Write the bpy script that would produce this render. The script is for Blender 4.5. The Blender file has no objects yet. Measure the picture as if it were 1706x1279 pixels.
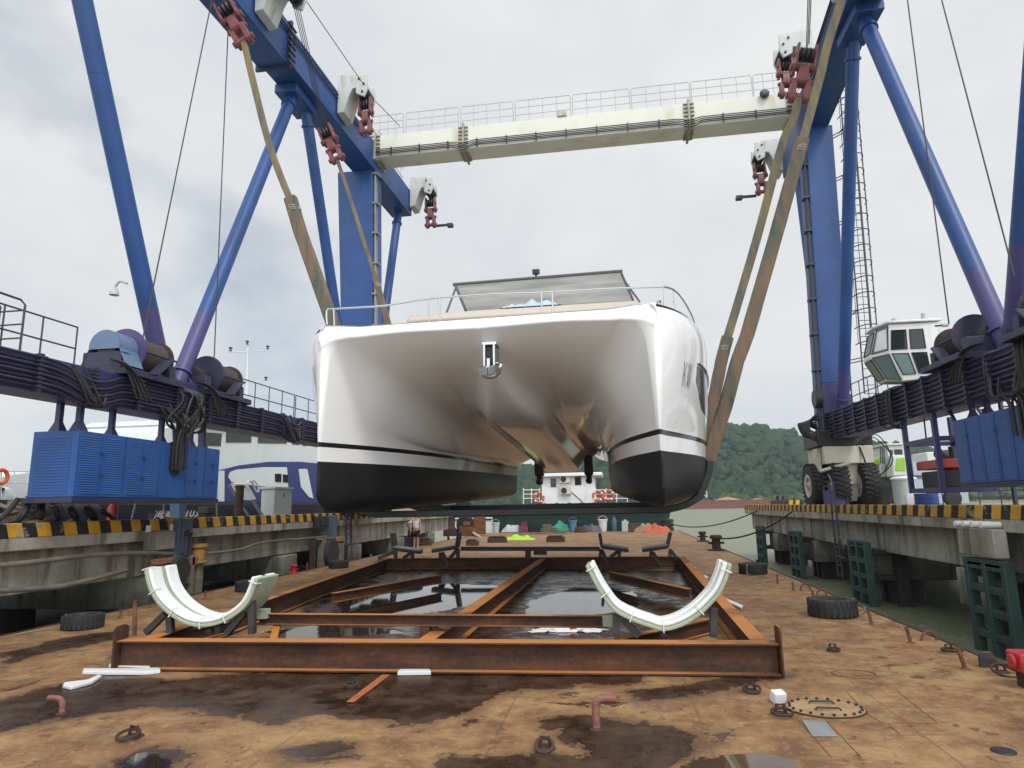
import bpy, bmesh, math, random
import numpy as np
from mathutils import Vector, Matrix, noise
random.seed(7)
R_ = math.radians
scene = bpy.context.scene
COL = scene.collection
# ------------------------------------------------------------------ camera
W, H, F = 1706, 1279, 1100.0
_yaw, _pit, _rol = R_(8.5426), R_(10.4886), R_(-1.0575)
_f = Vector((-math.sin(_yaw), math.cos(_yaw), 0)); _r = Vector((math.cos(_yaw), math.sin(_yaw), 0)); _u = Vector((0, 0, 1))
_f2 = _f*math.cos(_pit)+_u*math.sin(_pit); _u2 = _u*math.cos(_pit)-_f*math.sin(_pit)
_r3 = _r*math.cos(_rol)+_u2*math.sin(_rol); _u3 = _u2*math.cos(_rol)-_r*math.sin(_rol)
CAM = Vector((0, 0, 2.0))
cd = bpy.data.cameras.new('camera'); cd.lens = F/W*36; cd.sensor_width = 36; cd.clip_start = .05; cd.clip_end = 5000
cam = bpy.data.objects.new('camera', cd); COL.objects.link(cam)
m = Matrix((_r3, _u3, -_f2)).transposed().to_4x4(); m.translation = CAM
cam.matrix_world = m
scene.camera = cam
def _ray(x, y): return _r3*((x-W/2)/F) - _u3*((y-H/2)/F) + _f2
def PY(x, y, Y): d = _ray(x, y); return CAM + d*(Y/d.y)
def PX(x, y, X): d = _ray(x, y); return CAM + d*(X/d.x)
def PZ(x, y, Z=0.0): d = _ray(x, y); return CAM + d*((Z-2)/d.z)
V = Vector
# ------------------------------------------------------------------ mesh builder
ORG = {}
class MB:
    def __init__(s): s.v = []; s.f = []; s.m = []; s.mi = 0
    def add(s, vs, fs):
        n = len(s.v); s.v += [Vector(p) for p in vs]
        for f in fs: s.f.append([i+n for i in f]); s.m.append(s.mi)
        return s
    def mat(s, i): s.mi = i; return s
    def box(s, c, d, rot=None):
        c = Vector(c); x, y, z = d[0]/2, d[1]/2, d[2]/2
        p = [Vector(q) for q in ((-x,-y,-z),(x,-y,-z),(x,y,-z),(-x,y,-z),(-x,-y,z),(x,-y,z),(x,y,z),(-x,y,z))]
        if rot is not None: p = [rot @ q for q in p]
        return s.add([c+q for q in p], [(3,2,1,0),(4,5,6,7),(0,1,5,4),(1,2,6,5),(2,3,7,6),(3,0,4,7)])
    def bb(s, x0, x1, y0, y1, z0, z1): return s.box(((x0+x1)/2,(y0+y1)/2,(z0+z1)/2), (abs(x1-x0),abs(y1-y0),abs(z1-z0)))
    def hexa(s, b, t):   # 4 bottom, 4 top points
        return s.add(list(b)+list(t), [(3,2,1,0),(4,5,6,7),(0,1,5,4),(1,2,6,5),(2,3,7,6),(3,0,4,7)])
    def frame(s, p, q, up=(0,0,1)):
        p, q = Vector(p), Vector(q); t = (q-p).normalized(); up = Vector(up)
        if abs(t.dot(up)) > .97: up = Vector((0,1,0)) if abs(t.y) < .9 else Vector((1,0,0))
        a = t.cross(up).normalized(); b = a.cross(t).normalized()
        return p, q, t, a, b
    def beam(s, p, q, w, h, up=(0,0,1)):
        p, q, t, a, b = s.frame(p, q, up); a = a*(w/2); b = b*(h/2)
        return s.hexa([p-a-b, p+a-b, q+a-b, q-a-b], [p-a+b, p+a+b, q+a+b, q-a+b])
    def ibeam(s, p, q, w, h, tf=.02, tw=.014, up=(0,0,1)):
        p, q, t, a, b = s.frame(p, q, up)
        s.beam(p+b*(h/2-tf/2), q+b*(h/2-tf/2), w, tf, up); s.beam(p-b*(h/2-tf/2), q-b*(h/2-tf/2), w, tf, up)
        return s.beam(p, q, tw, h-2*tf, up)
    def tube(s, pts, r, n=8, closed=False, up=(0,0,1), sec=None, caps=True):
        pts = [Vector(p) for p in pts]; k = len(pts)
        rs = r if isinstance(r, (list, tuple)) else [r]*k
        rows = []; a0 = None
        for i in range(k):
            if closed: t = (pts[(i+1) % k]-pts[i-1])
            else: t = pts[min(i+1, k-1)]-pts[max(i-1, 0)]
            t.normalize()
            if a0 is None:
                u = Vector(up)
                if abs(t.dot(u)) > .97: u = Vector((0,1,0)) if abs(t.y) < .9 else Vector((1,0,0))
                a0 = t.cross(u).normalized()
            else: a0 = (a0 - t*a0.dot(t)).normalized()
            b = t.cross(a0)
            if sec: rows.append([pts[i] + a0*(x*rs[i]) + b*(y*rs[i]) for x, y in sec])
            else: rows.append([pts[i] + (a0*math.cos(2*math.pi*j/n) + b*math.sin(2*math.pi*j/n))*rs[i] for j in range(n)])
        n = len(rows[0]); vs = [p for w in rows for p in w]; fs = []
        for i in range(k if closed else k-1):
            i2 = (i+1) % k
            for j in range(n): fs.append((i*n+j, i*n+(j+1) % n, i2*n+(j+1) % n, i2*n+j))
        if caps and not closed: fs.append(tuple(range(n))[::-1]); fs.append(tuple((k-1)*n+j for j in range(n)))
        return s.add(vs, fs)
    def lathe(s, prof, o, ax=(0,0,1), n=24, cap=True):
        o = Vector(o); ax = Vector(ax).normalized(); u = Vector((1,0,0)) if abs(ax.x) < .9 else Vector((0,1,0))
        a = ax.cross(u).normalized(); b = ax.cross(a); vs = []; fs = []
        for r, z in prof:
            for j in range(n):
                t = 2*math.pi*j/n; vs.append(o+ax*z+(a*math.cos(t)+b*math.sin(t))*r)
        k = len(prof)
        for i in range(k-1):
            for j in range(n): fs.append((i*n+j, i*n+(j+1) % n, (i+1)*n+(j+1) % n, (i+1)*n+j))
        if cap:
            if prof[0][0] > 1e-4: fs.append(tuple(range(n))[::-1])
            if prof[-1][0] > 1e-4: fs.append(tuple((k-1)*n+j for j in range(n)))
        return s.add(vs, fs)
    def cyl(s, p, q, r, n=16):
        p, q = Vector(p), Vector(q); return s.lathe([(r,0),(r,(q-p).length)], p, q-p, n)
    def prism(s, poly, vec):
        poly = [Vector(p) for p in poly]; vec = Vector(vec); n = len(poly)
        fs = [tuple(range(n))[::-1], tuple(range(n, 2*n))] + [(i, (i+1) % n, n+(i+1) % n, n+i) for i in range(n)]
        return s.add(poly+[p+vec for p in poly], fs)
    def grid(s, rows, flip=False):
        n = len(rows[0]); fs = []
        for i in range(len(rows)-1):
            for j in range(n-1):
                f = (i*n+j, i*n+j+1, (i+1)*n+j+1, (i+1)*n+j); fs.append(f[::-1] if flip else f)
        return s.add([p for r in rows for p in r], fs)
    def build(s, name, mat, parent=None, bevel=0, smooth=40, origin=None, fixn=True, kind=None):
        if parent is None:
            if origin is None:
                lo = [min(p[i] for p in s.v) for i in range(3)]; hi = [max(p[i] for p in s.v) for i in range(3)]
                origin = Vector(((lo[0]+hi[0])/2, (lo[1]+hi[1])/2, lo[2]))
            org = Vector(origin)
        else: org = ORG[parent.name]
        me = bpy.data.meshes.new(name)
        me.from_pydata([p-org for p in s.v], [], s.f)
        mats = mat if isinstance(mat, (list, tuple)) else [mat]
        for mm in mats: me.materials.append(mm)
        if len(mats) > 1: me.polygons.foreach_set('material_index', s.m)
        if smooth >= 179: me.shade_smooth()
        bm = bmesh.new(); bm.from_mesh(me) if smooth < 179 else None
        if smooth >= 179: fixn = False; smooth = -1
        if fixn: bmesh.ops.recalc_face_normals(bm, faces=bm.faces[:])
        if smooth > 0:
            for f in bm.faces: f.smooth = True
            a = R_(smooth)
            for e in bm.edges:
                if len(e.link_faces) != 2 or e.calc_face_angle(0) > a: e.smooth = False
        if smooth >= 0: bm.to_mesh(me)
        bm.free()
        o = bpy.data.objects.new(name, me); COL.objects.link(o)
        if parent is None: o.location = org
        else: o.parent = parent
        ORG[o.name] = org
        if bevel:
            b = o.modifiers.new('bevel', 'BEVEL'); b.width = bevel; b.segments = 2; b.limit_method = 'ANGLE'; b.angle_limit = R_(40)
            b.harden_normals = False
        if kind: o['kind'] = kind
        return o
def tag(o, label, cat, group=None):
    o['label'] = label; o['category'] = cat
    if group: o['group'] = group
    return o
def thing(name, label, cat, loc, group=None):
    o = bpy.data.objects.new(name, None); COL.objects.link(o); o.location = loc; o.empty_display_size = .2
    ORG[o.name] = Vector(loc)
    return tag(o, label, cat, group)
def dup(root, loc, rot=None, label=None, scale=None):
    def cp(o, par):
        c = o.copy(); COL.objects.link(c)
        if par: c.parent = par
        for ch in o.children: cp(ch, c)
        return c
    c = cp(root, None); c.location = loc; ORG[c.name] = Vector(loc)
    if rot is not None:
        if isinstance(rot, (int, float)): c.rotation_euler = (0, 0, rot)
        else: c.rotation_euler = rot
    if scale: c.scale = (scale,)*3 if isinstance(scale, (int, float)) else scale
    if label: c['label'] = label
    return c
def catenary(p, q, sag, n=14):
    p, q = Vector(p), Vector(q)
    return [p.lerp(q, i/n) - Vector((0,0,sag*4*(i/n)*(1-i/n))) for i in range(n+1)]
def crv(pts, n=6):
    pts = [Vector(p) for p in pts]; out = []
    for i in range(len(pts)-1):
        p0 = pts[max(i-1,0)]; p1 = pts[i]; p2 = pts[i+1]; p3 = pts[min(i+2,len(pts)-1)]
        for k in range(n):
            t = k/n; out.append(.5*((2*p1)+(p2-p0)*t+(2*p0-5*p1+4*p2-p3)*t*t+(3*p1-p0-3*p2+p3)*t**3))
    return out+[pts[-1]]
# ------------------------------------------------------------------ materials
class NT:
    def __init__(s, name):
        s.m = bpy.data.materials.new(name); s.m.use_nodes = True; s.t = s.m.node_tree; s.t.nodes.clear()
        s.out = s.t.nodes.new('ShaderNodeOutputMaterial'); s.b = s.t.nodes.new('ShaderNodeBsdfPrincipled')
        s.t.links.new(s.b.outputs[0], s.out.inputs[0]); s.co = s.t.nodes.new('ShaderNodeNewGeometry').outputs['Position']
        s.tc = s.t.nodes.new('ShaderNodeTexCoord').outputs['Object']
    def lk(s, a, b): s.t.links.new(a, b)
    def val(s, inp, v):
        if isinstance(v, bpy.types.NodeSocket): s.lk(v, inp)
        elif isinstance(v, (tuple, list)) and len(v) == 3 and inp.type == 'RGBA': inp.default_value = (*v, 1)
        else: inp.default_value = v
    def noise(s, scale, detail=4, rough=.55, vec=None, dist=0, scl=None):
        n = s.t.nodes.new('ShaderNodeTexNoise'); n.inputs['Scale'].default_value = scale; n.inputs['Detail'].default_value = detail
        n.inputs['Roughness'].default_value = rough; n.inputs['Distortion'].default_value = dist
        v = vec if vec is not None else s.co
        if scl:
            mp = s.t.nodes.new('ShaderNodeMapping'); mp.inputs['Scale'].default_value = scl; s.lk(v, mp.inputs[0]); v = mp.outputs[0]
        s.lk(v, n.inputs['Vector']); return n.outputs['Fac']
    def ss(s, x, a, b, lo=0., hi=1.):
        n = s.t.nodes.new('ShaderNodeMapRange'); n.interpolation_type = 'SMOOTHSTEP'
        for i, v in enumerate((x, a, b, lo, hi)): s.val(n.inputs[i], v)
        return n.outputs[0]
    def math(s, op, a, b=0., clamp=False):
        n = s.t.nodes.new('ShaderNodeMath'); n.operation = op; n.use_clamp = clamp; s.val(n.inputs[0], a); s.val(n.inputs[1], b); return n.outputs[0]
    def mix(s, f, a, b):
        n = s.t.nodes.new('ShaderNodeMix'); n.data_type = 'RGBA'; s.val(n.inputs[0], f); s.val(n.inputs[6], a); s.val(n.inputs[7], b); return n.outputs[2]
    def mixf(s, f, a, b):
        n = s.t.nodes.new('ShaderNodeMix'); s.val(n.inputs[0], f); s.val(n.inputs[2], a); s.val(n.inputs[3], b); return n.outputs[0]
    def mul(s, a, b):
        n = s.t.nodes.new('ShaderNodeMix'); n.data_type = 'RGBA'; n.blend_type = 'MULTIPLY'; n.inputs[0].default_value = 1
        s.val(n.inputs[6], a); s.val(n.inputs[7], b); return n.outputs[2]
    def ramp(s, x, stops):
        n = s.t.nodes.new('ShaderNodeValToRGB'); e = n.color_ramp.elements
        while len(e) < len(stops): e.new(.5)
        for i, (p, c) in enumerate(stops): e[i].position = p; e[i].color = (*c, 1)
        s.lk(x, n.inputs[0]); return n.outputs[0]
    def attr(s, name):
        n = s.t.nodes.new('ShaderNodeAttribute'); n.attribute_name = name; return n.outputs['Fac']
    def xyz(s, vec=None):
        n = s.t.nodes.new('ShaderNodeSeparateXYZ'); s.lk(vec if vec is not None else s.co, n.inputs[0]); return n.outputs
    def bump(s, h, strength=.3, dist=.02):
        n = s.t.nodes.new('ShaderNodeBump'); n.inputs['Strength'].default_value = strength; n.inputs['Distance'].default_value = dist
        s.lk(h, n.inputs['Height']); s.lk(n.outputs[0], s.b.inputs['Normal'])
        return n
    def set(s, col=None, rough=None, metal=None, spec=None, coat=None):
        for k, v in (('Base Color', col), ('Roughness', rough), ('Metallic', metal), ('Specular IOR Level', spec), ('Coat Weight', coat)):
            if v is not None: s.val(s.b.inputs[k], v)
        return s.m
def paint(name, col, rough=.45, metal=0., var=.25, dirt=None, dirt_amt=.35, scale=1.2, bump=.06, streak=True, spec=.5, coat=None):
    n = NT(name); c2 = tuple(max(0, x*(1-var)) for x in col); c3 = tuple(min(1, x*(1+var*.5)) for x in col)
    a = n.noise(scale, 6, .6); c = n.ramp(a, [(.3, c2), (.5, col), (.72, c3)])
    if dirt:
        d = n.noise(scale*1.7, 8, .65, scl=(1, 1, .22) if streak else None)
        c = n.mix(n.math('MULTIPLY', n.ss(d, .52, .72), dirt_amt), c, dirt)
    n.set(c, n.mixf(a, max(.02, rough-.1), min(1, rough+.12)), metal, spec, coat)
    if bump: n.bump(n.noise(60, 3), bump, .004)
    return n.m
def rusty(name, cols, rough=.8, scale=1.5, bump=.3, top=None):
    n = NT(name); a = n.noise(scale, 10, .68, scl=(.7, .7, 2.6)); b = n.noise(scale*9, 6, .6)
    k = len(cols); c = n.ramp(n.mixf(.3, a, b), [(.32+.36*i/(k-1), cc) for i, cc in enumerate(cols)])
    if top is not None:   # bright flash rust where water lies and dries on upward faces
        g = n.t.nodes.new('ShaderNodeNewGeometry'); nz = n.xyz(g.outputs['Normal'])[2]
        c = n.mix(n.math('MULTIPLY', n.ss(nz, .7, .95), n.ss(n.noise(.45, 4), top[1], top[1]+.16)), c, top[0])
    n.set(c, rough, 0); n.bump(b, bump, .006); return n.m
M = {}
M['blue'] = paint('blue_paint', (.013, .062, .225), .45, var=.28, dirt=(.05, .09, .19), dirt_amt=.55, scale=.8)
M['blue2'] = paint('blue_panel_paint', (.017, .085, .30), .5, var=.22, dirt=(.06, .10, .18), dirt_amt=.6, scale=1.6)
M['indigo'] = paint('indigo_paint', (.04, .036, .125), .45, var=.2, dirt=(.03, .03, .06), scale=.8)
M['indigo_d'] = paint('dark_indigo_paint', (.03, .029, .062), .5, var=.3, dirt=(.02, .02, .025), scale=1.0)
M['violet'] = paint('violet_paint', (.062, .055, .17), .45, var=.2, dirt=(.03, .03, .1), scale=.8)
M['crane_white'] = paint('crane_white_paint', (.68, .68, .60), .45, var=.08, dirt=(.42, .38, .22), dirt_amt=.5, scale=.7)
M['bracket'] = paint('bracket_grey_white_paint', (.50, .52, .50), .45, var=.08, dirt=(.22, .2, .15), dirt_amt=.6, scale=2)
M['white'] = paint('white_paint', (.78, .79, .79), .35, var=.05, dirt=(.5, .47, .4), dirt_amt=.35)
M['cream'] = paint('bogie_cream_paint', (.55, .52, .44), .55, var=.12, dirt=(.2, .14, .08), dirt_amt=.7, scale=1.6)
M['hook'] = paint('hook_red_paint', (.21, .065, .07), .5, var=.35, dirt=(.07, .02, .02), dirt_amt=.6, scale=2.5)
M['dark'] = paint('black_paint', (.02, .02, .023), .5, var=.4, scale=3)
M['cable'] = paint('black_rubber_cable', (.02, .02, .022), .55, var=.4, scale=3, bump=0)
M['rope_steel'] = paint('steel_wire_rope', (.06, .06, .065), .5, .5, scale=9, bump=0)
M['rail'] = paint('grey_railing_paint', (.4, .41, .42), .5, var=.1, bump=0)
M['rail_d'] = paint('dark_railing_paint', (.045, .045, .07), .5, var=.2, bump=0)
M['steel'] = paint('grey_steel', (.24, .25, .26), .45, .3, var=.3, dirt=(.12, .08, .06))
M['rubber'] = paint('tyre_rubber', (.022, .022, .023), .8, var=.45, dirt=(.09, .08, .065), dirt_amt=.5, scale=4, bump=.3, streak=False)
M['concrete'] = None
# ------------------------------------------------------------------ sky, sun
w = bpy.data.worlds.new('World'); scene.world = w; w.use_nodes = True
t = w.node_tree; t.nodes.clear()
def wn(k): return t.nodes.new(k)
SUN_EL, SUN_AZ = R_(52), R_(142)       # azimuth from +Y towards +X
sky = wn('ShaderNodeTexSky'); sky.sky_type = 'NISHITA'; sky.sun_disc = False; sky.sun_elevation = SUN_EL; sky.sun_rotation = SUN_AZ
bg1 = wn('ShaderNodeBackground'); bg1.inputs[1].default_value = .1; t.links.new(sky.outputs[0], bg1.inputs[0])
tc = wn('ShaderNodeTexCoord'); mp = wn('ShaderNodeMapping'); mp.inputs['Scale'].default_value = (1, 1, 1.9); t.links.new(tc.outputs['Generated'], mp.inputs[0])
mp.inputs['Location'].default_value = (.35, .1, .2)
def wnoise(sc, det, rough, dist=0):
    n = wn('ShaderNodeTexNoise'); n.inputs['Scale'].default_value = sc; n.inputs['Detail'].default_value = det; n.inputs['Roughness'].default_value = rough
    n.inputs['Distortion'].default_value = dist; t.links.new(mp.outputs[0], n.inputs['Vector']); return n.outputs['Fac']
def wramp(x, st):
    n = wn('ShaderNodeValToRGB'); e = n.color_ramp.elements
    while len(e) < len(st): e.new(.5)
    for i, (p, c) in enumerate(st): e[i].position = p; e[i].color = (*c, 1)
    t.links.new(x, n.inputs[0]); return n.outputs[0]
cl = wramp(wnoise(2.6, 7, .52, .35), [(.3, (.68, .715, .765)), (.46, (.755, .78, .805)), (.6, (.82, .83, .84)), (.74, (.87, .875, .875))])
bg2 = wn('ShaderNodeBackground'); t.links.new(cl, bg2.inputs[0])
# added sky glow low behind the camera, lifting the yacht's front and underside
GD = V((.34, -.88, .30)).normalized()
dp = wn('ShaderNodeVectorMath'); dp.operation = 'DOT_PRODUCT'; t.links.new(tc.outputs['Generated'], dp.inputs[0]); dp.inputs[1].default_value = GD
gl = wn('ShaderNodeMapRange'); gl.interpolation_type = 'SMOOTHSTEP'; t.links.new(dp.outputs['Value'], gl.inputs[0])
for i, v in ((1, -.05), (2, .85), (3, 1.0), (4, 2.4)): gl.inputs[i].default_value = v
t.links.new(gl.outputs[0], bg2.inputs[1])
gap = wramp(wnoise(1.7, 5, .55, .2), [(.56, (0, 0, 0)), (.74, (.55, .55, .55))])
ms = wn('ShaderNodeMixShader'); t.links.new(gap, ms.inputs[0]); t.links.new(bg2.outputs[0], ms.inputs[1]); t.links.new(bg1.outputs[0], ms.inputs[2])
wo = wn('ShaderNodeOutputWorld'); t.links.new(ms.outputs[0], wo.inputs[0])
sd = bpy.data.lights.new('sun', 'SUN'); sd.energy = 1.5; sd.angle = R_(12); sd.color = (1, .96, .9)
so = bpy.data.objects.new('sun', sd); COL.objects.link(so)
sdir = V((math.sin(SUN_AZ)*math.cos(SUN_EL), math.cos(SUN_AZ)*math.cos(SUN_EL), math.sin(SUN_EL)))
so.rotation_euler = sdir.to_track_quat('Z', 'Y').to_euler(); so.location = (20, 40, 60)
scene.view_settings.view_transform = 'Standard'; scene.view_settings.look = 'None'; scene.view_settings.exposure = 0; scene.view_settings.gamma = 1
scene.view_settings.use_curve_mapping = False
scene.cycles.max_bounces = 7; scene.cycles.transparent_max_bounces = 8; scene.cycles.glossy_bounces = 4; scene.cycles.volume_bounces = 0
scene.cycles.sample_clamp_indirect = 6
WZ = -.9
hb_ = MB(); hb_.bb(-420, 620, -40, 830, -7.2, 92)
nh = NT('river_haze'); nh.t.nodes.remove(nh.b); pv_ = nh.t.nodes.new('ShaderNodeVolumePrincipled'); pv_.inputs['Density'].default_value = .00028; pv_.inputs['Color'].default_value = (.74, .88, 1.0, 1); pv_.inputs['Anisotropy'].default_value = .2
nh.lk(pv_.outputs[0], nh.out.inputs['Volume']); hz_ = hb_.build('haze', nh.m, kind='stuff', smooth=0)
# ------------------------------------------------------------------ water
n = NT('river_water')
a = n.noise(1.5, 4, .55, scl=(1, .6, 1)); b = n.noise(7, 3, .5, scl=(1, .7, 1))
n.set(n.mix(n.noise(.08, 3), (.15, .17, .10), (.19, .205, .13)), .42, 0, 1.0); n.b.inputs['IOR'].default_value = 1.33
n.bump(n.mixf(.35, a, b), 1.0, .26); M['water'] = n.m
mb = MB()
ys = [-60, -20, 0, 10, 20, 40, 70, 120, 200, 400, 800, 1600, 3500]; xs = [-2500, -800, -300, -100, -40, -10, 0, 10, 40, 100, 300, 800, 2500]
mb.grid([[V((x, y, WZ)) for x in xs] for y in ys])
mb.build('water', M['water'], kind='structure', origin=(0, 0, WZ), fixn=False)
mb = MB(); mb.grid([[V((x, y, -6)) for x in (-2500, 2500)] for y in (-100, 3500)])
mb.build('ground', paint('river_bed_mud', (.05, .045, .03), .9), kind='structure', origin=(0, 0, -6), fixn=False)
# ------------------------------------------------------------------ barge deck
BX0, BX1, BY0, BY1 = -10.35, 4.55, 1.5, 51.5
def poly_px(pts): return [PZ(x, y).xy for x, y in pts]
def sdist(p, poly):   # signed distance, inside positive
    x, y = p; ins = False; dm = 1e9; k = len(poly)
    for i in range(k):
        x1, y1 = poly[i]; x2, y2 = poly[(i+1) % k]
        if (y1 > y) != (y2 > y) and x < (x2-x1)*(y-y1)/(y2-y1)+x1: ins = not ins
        dx, dy = x2-x1, y2-y1; u = max(0, min(1, ((x-x1)*dx+(y-y1)*dy)/(dx*dx+dy*dy+1e-12)))
        d = (x-x1-u*dx)**2+(y-y1-u*dy)**2
        if d < dm: dm = d
    return math.sqrt(dm) if ins else -math.sqrt(dm)
WET = [[(-60,1185),(60,1150),(200,1120),(260,1132),(560,1112),(900,1112),(1060,1120),(1080,1140),(900,1150),(830,1160),(790,1190),(700,1205),(560,1200),(530,1190),(470,1210),(350,1190),(250,1180),(120,1195),(0,1215),(-60,1220)],
       [(440,1068),(560,975),(650,948),(1140,950),(1190,1010),(1090,1062),(900,1075)],
       [(300,1110),(330,1068),(1010,1080),(1290,1100),(1260,1122),(900,1125),(600,1122)],
       [(165,1300),(190,1262),(250,1245),(310,1248),(330,1262),(300,1300)],
       [(880,1200),(960,1185),(1060,1205),(1150,1215),(1180,1240),(1090,1300),(980,1300),(960,1240)],
       [(750,1262),(860,1255),(1000,1262),(1000,1300),(740,1300)],
       [(470,1250),(560,1238),(590,1245),(560,1262),(480,1268)],
       [(0,1090),(110,1062),(200,1050),(215,1060),(100,1085),(0,1112)],
       [(1040,1150),(1170,1135),(1290,1118),(1330,1125),(1180,1155),(1080,1165)]]
PUD = [[(560,1000),(640,985),(740,972),(840,975),(830,1000),(700,1025),(560,1030)],
       [(880,1000),(960,978),(1060,985),(1070,1010),(960,1030),(870,1025)],
       [(440,1052),(520,1040),(640,1045),(690,1055),(560,1062),(450,1066)],
       [(880,1052),(1010,1042),(1020,1052),(940,1060)],
       [(180,1300),(205,1262),(255,1250),(300,1262),(290,1300)],
       [(-60,1195),(15,1180),(30,1190),(-60,1220)],
       [(505,1168),(600,1160),(640,1170),(540,1182)],
       [(690,1112),(560,1108),(420,1112),(430,1122),(600,1124)],
       [(1120,1258),(1330,1252),(1330,1300),(1100,1300)],
       [(900,1170),(1000,1162),(1060,1170),(980,1180)]]
WET = [poly_px(p) for p in WET]; PUD = [poly_px(p) for p in PUD]
rows = []; y = BY0
while y < BY1: rows.append(y); y += .055 if y < 9 else min(1.2, .055+(y-9)*.012)
rows.append(BY1); cols = [BX0+(BX1-BX0)*i/170 for i in range(171)]
mb = MB(); mb.grid([[V((x, y, 0)) for x in cols] for y in rows])
deck = mb.build('barge_deck', M['rubber'], kind='structure', origin=(0, 0, 0), fixn=False, smooth=0)
me = deck.data
wa = me.attributes.new('wet', 'FLOAT', 'POINT'); pa = me.attributes.new('pud', 'FLOAT', 'POINT')
wv = []; pv = []
for v in me.vertices:
    p = (v.co.x, v.co.y); d = max(sdist(p, q) for q in WET); wv.append(max(-1, min(1, d/.28)))
    d = max(sdist(p, q) for q in PUD); pv.append(max(-1, min(1, d/.13)))
wa.data.foreach_set('value', wv); pa.data.foreach_set('value', pv)
n = NT('rusty_wet_deck_plate')
nA = n.noise(.55, 9, .62, dist=.4); nB = n.noise(2.4, 10, .66, dist=.3); nC = n.noise(11, 8, .7); nD = n.noise(55, 5, .7); nE = n.noise(1.1, 8, .6, dist=.8)
dry = n.ramp(n.mixf(.62, nA, nB), [(.33, (.115, .055, .028)), (.42, (.21, .115, .055)), (.49, (.31, .185, .09)), (.56, (.41, .275, .13)), (.66, (.50, .37, .19))])
dry = n.mix(n.math('MULTIPLY', n.ss(n.noise(.8, 7, .6, dist=.6), .54, .66), .45), dry, (.29, .125, .048))     # orange rust
dry = n.mix(n.math('MULTIPLY', n.ss(nE, .56, .7), .6), dry, (.19, .155, .12))                  # grey-brown worn paint
dry = n.mix(n.math('MULTIPLY', n.ss(n.noise(3.1, 9, .7, dist=.5), .57, .66), .85), dry, (.10, .045, .025))   # dark rust scabs
dry = n.mix(n.math('MULTIPLY', n.ss(nC, .50, .66), .5), dry, (.55, .41, .23))
dry = n.mix(n.math('MULTIPLY', n.ss(n.noise(26, 8, .75), .56, .68), .5), dry, (.13, .065, .036))
dry = n.mix(n.math('MULTIPLY', n.ss(n.noise(5.5, 10, .74, dist=.8), .56, .64), .6), dry, (.28, .115, .05))
dry = n.mul(dry, n.ramp(nD, [(.25, (.44, .37, .32)), (.5, (.74, .665, .59)), (.8, (.78, .71, .63))]))
wetf = n.math('ADD', n.attr('wet'), n.math('MULTIPLY', n.math('SUBTRACT', n.mixf(.45, n.mixf(.4, nE, nC), nB), .5), 6.5))
far = n.ss(n.noise(.9, 10, .68, dist=.9), .60, .63)
yy = n.xyz()[1]
wet = n.math('MAXIMUM', n.ss(wetf, -.02, .2), n.math('MULTIPLY', far, .8))
pudf = n.math('ADD', n.attr('pud'), n.math('MULTIPLY', n.math('SUBTRACT', n.mixf(.55, nB, n.noise(1.6, 10, .68, dist=1.2)), .5), 7.0))
pud = n.ss(pudf, .3, .5)
wv2 = n.ss(n.mixf(.5, nB, n.noise(5, 9, .7, dist=.6)), .38, .62)
wetcol = n.mul(n.mix(.25, dry, (.22, .15, .12)), n.mix(wv2, (.11, .095, .095), (.25, .21, .195))); col = n.mix(wet, dry, wetcol)
col = n.mix(n.math('MULTIPLY', n.math('SUBTRACT', n.ss(wetf, -.5, .0), wet, True), .5), col, n.mul(dry, (.38, .33, .30)))
col = n.mix(n.math('MULTIPLY', pud, .75), col, (.022, .016, .013))
xy = n.xyz()
def seam(c, step, off, wd):
    q = n.math('ABSOLUTE', n.math('SUBTRACT', n.math('FRACT', n.math('ADD', n.math('DIVIDE', c, step), off)), .5))
    return n.ss(q, 0, wd/step, 1, 0)
sm = n.math('MAXIMUM', seam(xy[0], 1.83, .12, .018), seam(xy[1], 6.1, .28, .018))
sm = n.math('MULTIPLY', sm, n.ss(nB, .36, .5))
col = n.mix(n.math('MULTIPLY', sm, .45), col, (.07, .035, .02))
rough = n.mixf(pud, n.mixf(wet, .82, n.mixf(n.ss(nB, .4, .6), .20, .5)), .035)
n.set(col, rough, 0, .5)
hgt = n.math('ADD', n.math('MULTIPLY', nC, .5), n.math('ADD', n.math('MULTIPLY', nD, .25), n.math('MULTIPLY', sm, .5)))
bp = n.bump(hgt, .4, .012); n.lk(n.mixf(pud, n.mixf(wet, .42, .2), .006), bp.inputs['Strength'])
deck.data.materials[0] = n.m; M['deck'] = n.m
# barge hull under the deck sheet, with a rounded edge bar
M['rust'] = rusty('brown_rust', [(.05, .022, .012), (.10, .042, .02), (.17, .07, .03), (.26, .11, .04)], .85, 2)
M['rust_d'] = rusty('dark_rust', [(.022, .014, .011), (.045, .024, .016), (.08, .036, .02)], .8, 3)
mb = MB(); mb.bb(BX0, BX1, BY0, BY1, -1.9, -.006)
for x in (BX0, BX1): mb.beam((x, BY0, -.03), (x, BY1, -.03), .06, .09)
mb.build('barge_hull', M['rust_d'], kind='structure')
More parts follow.
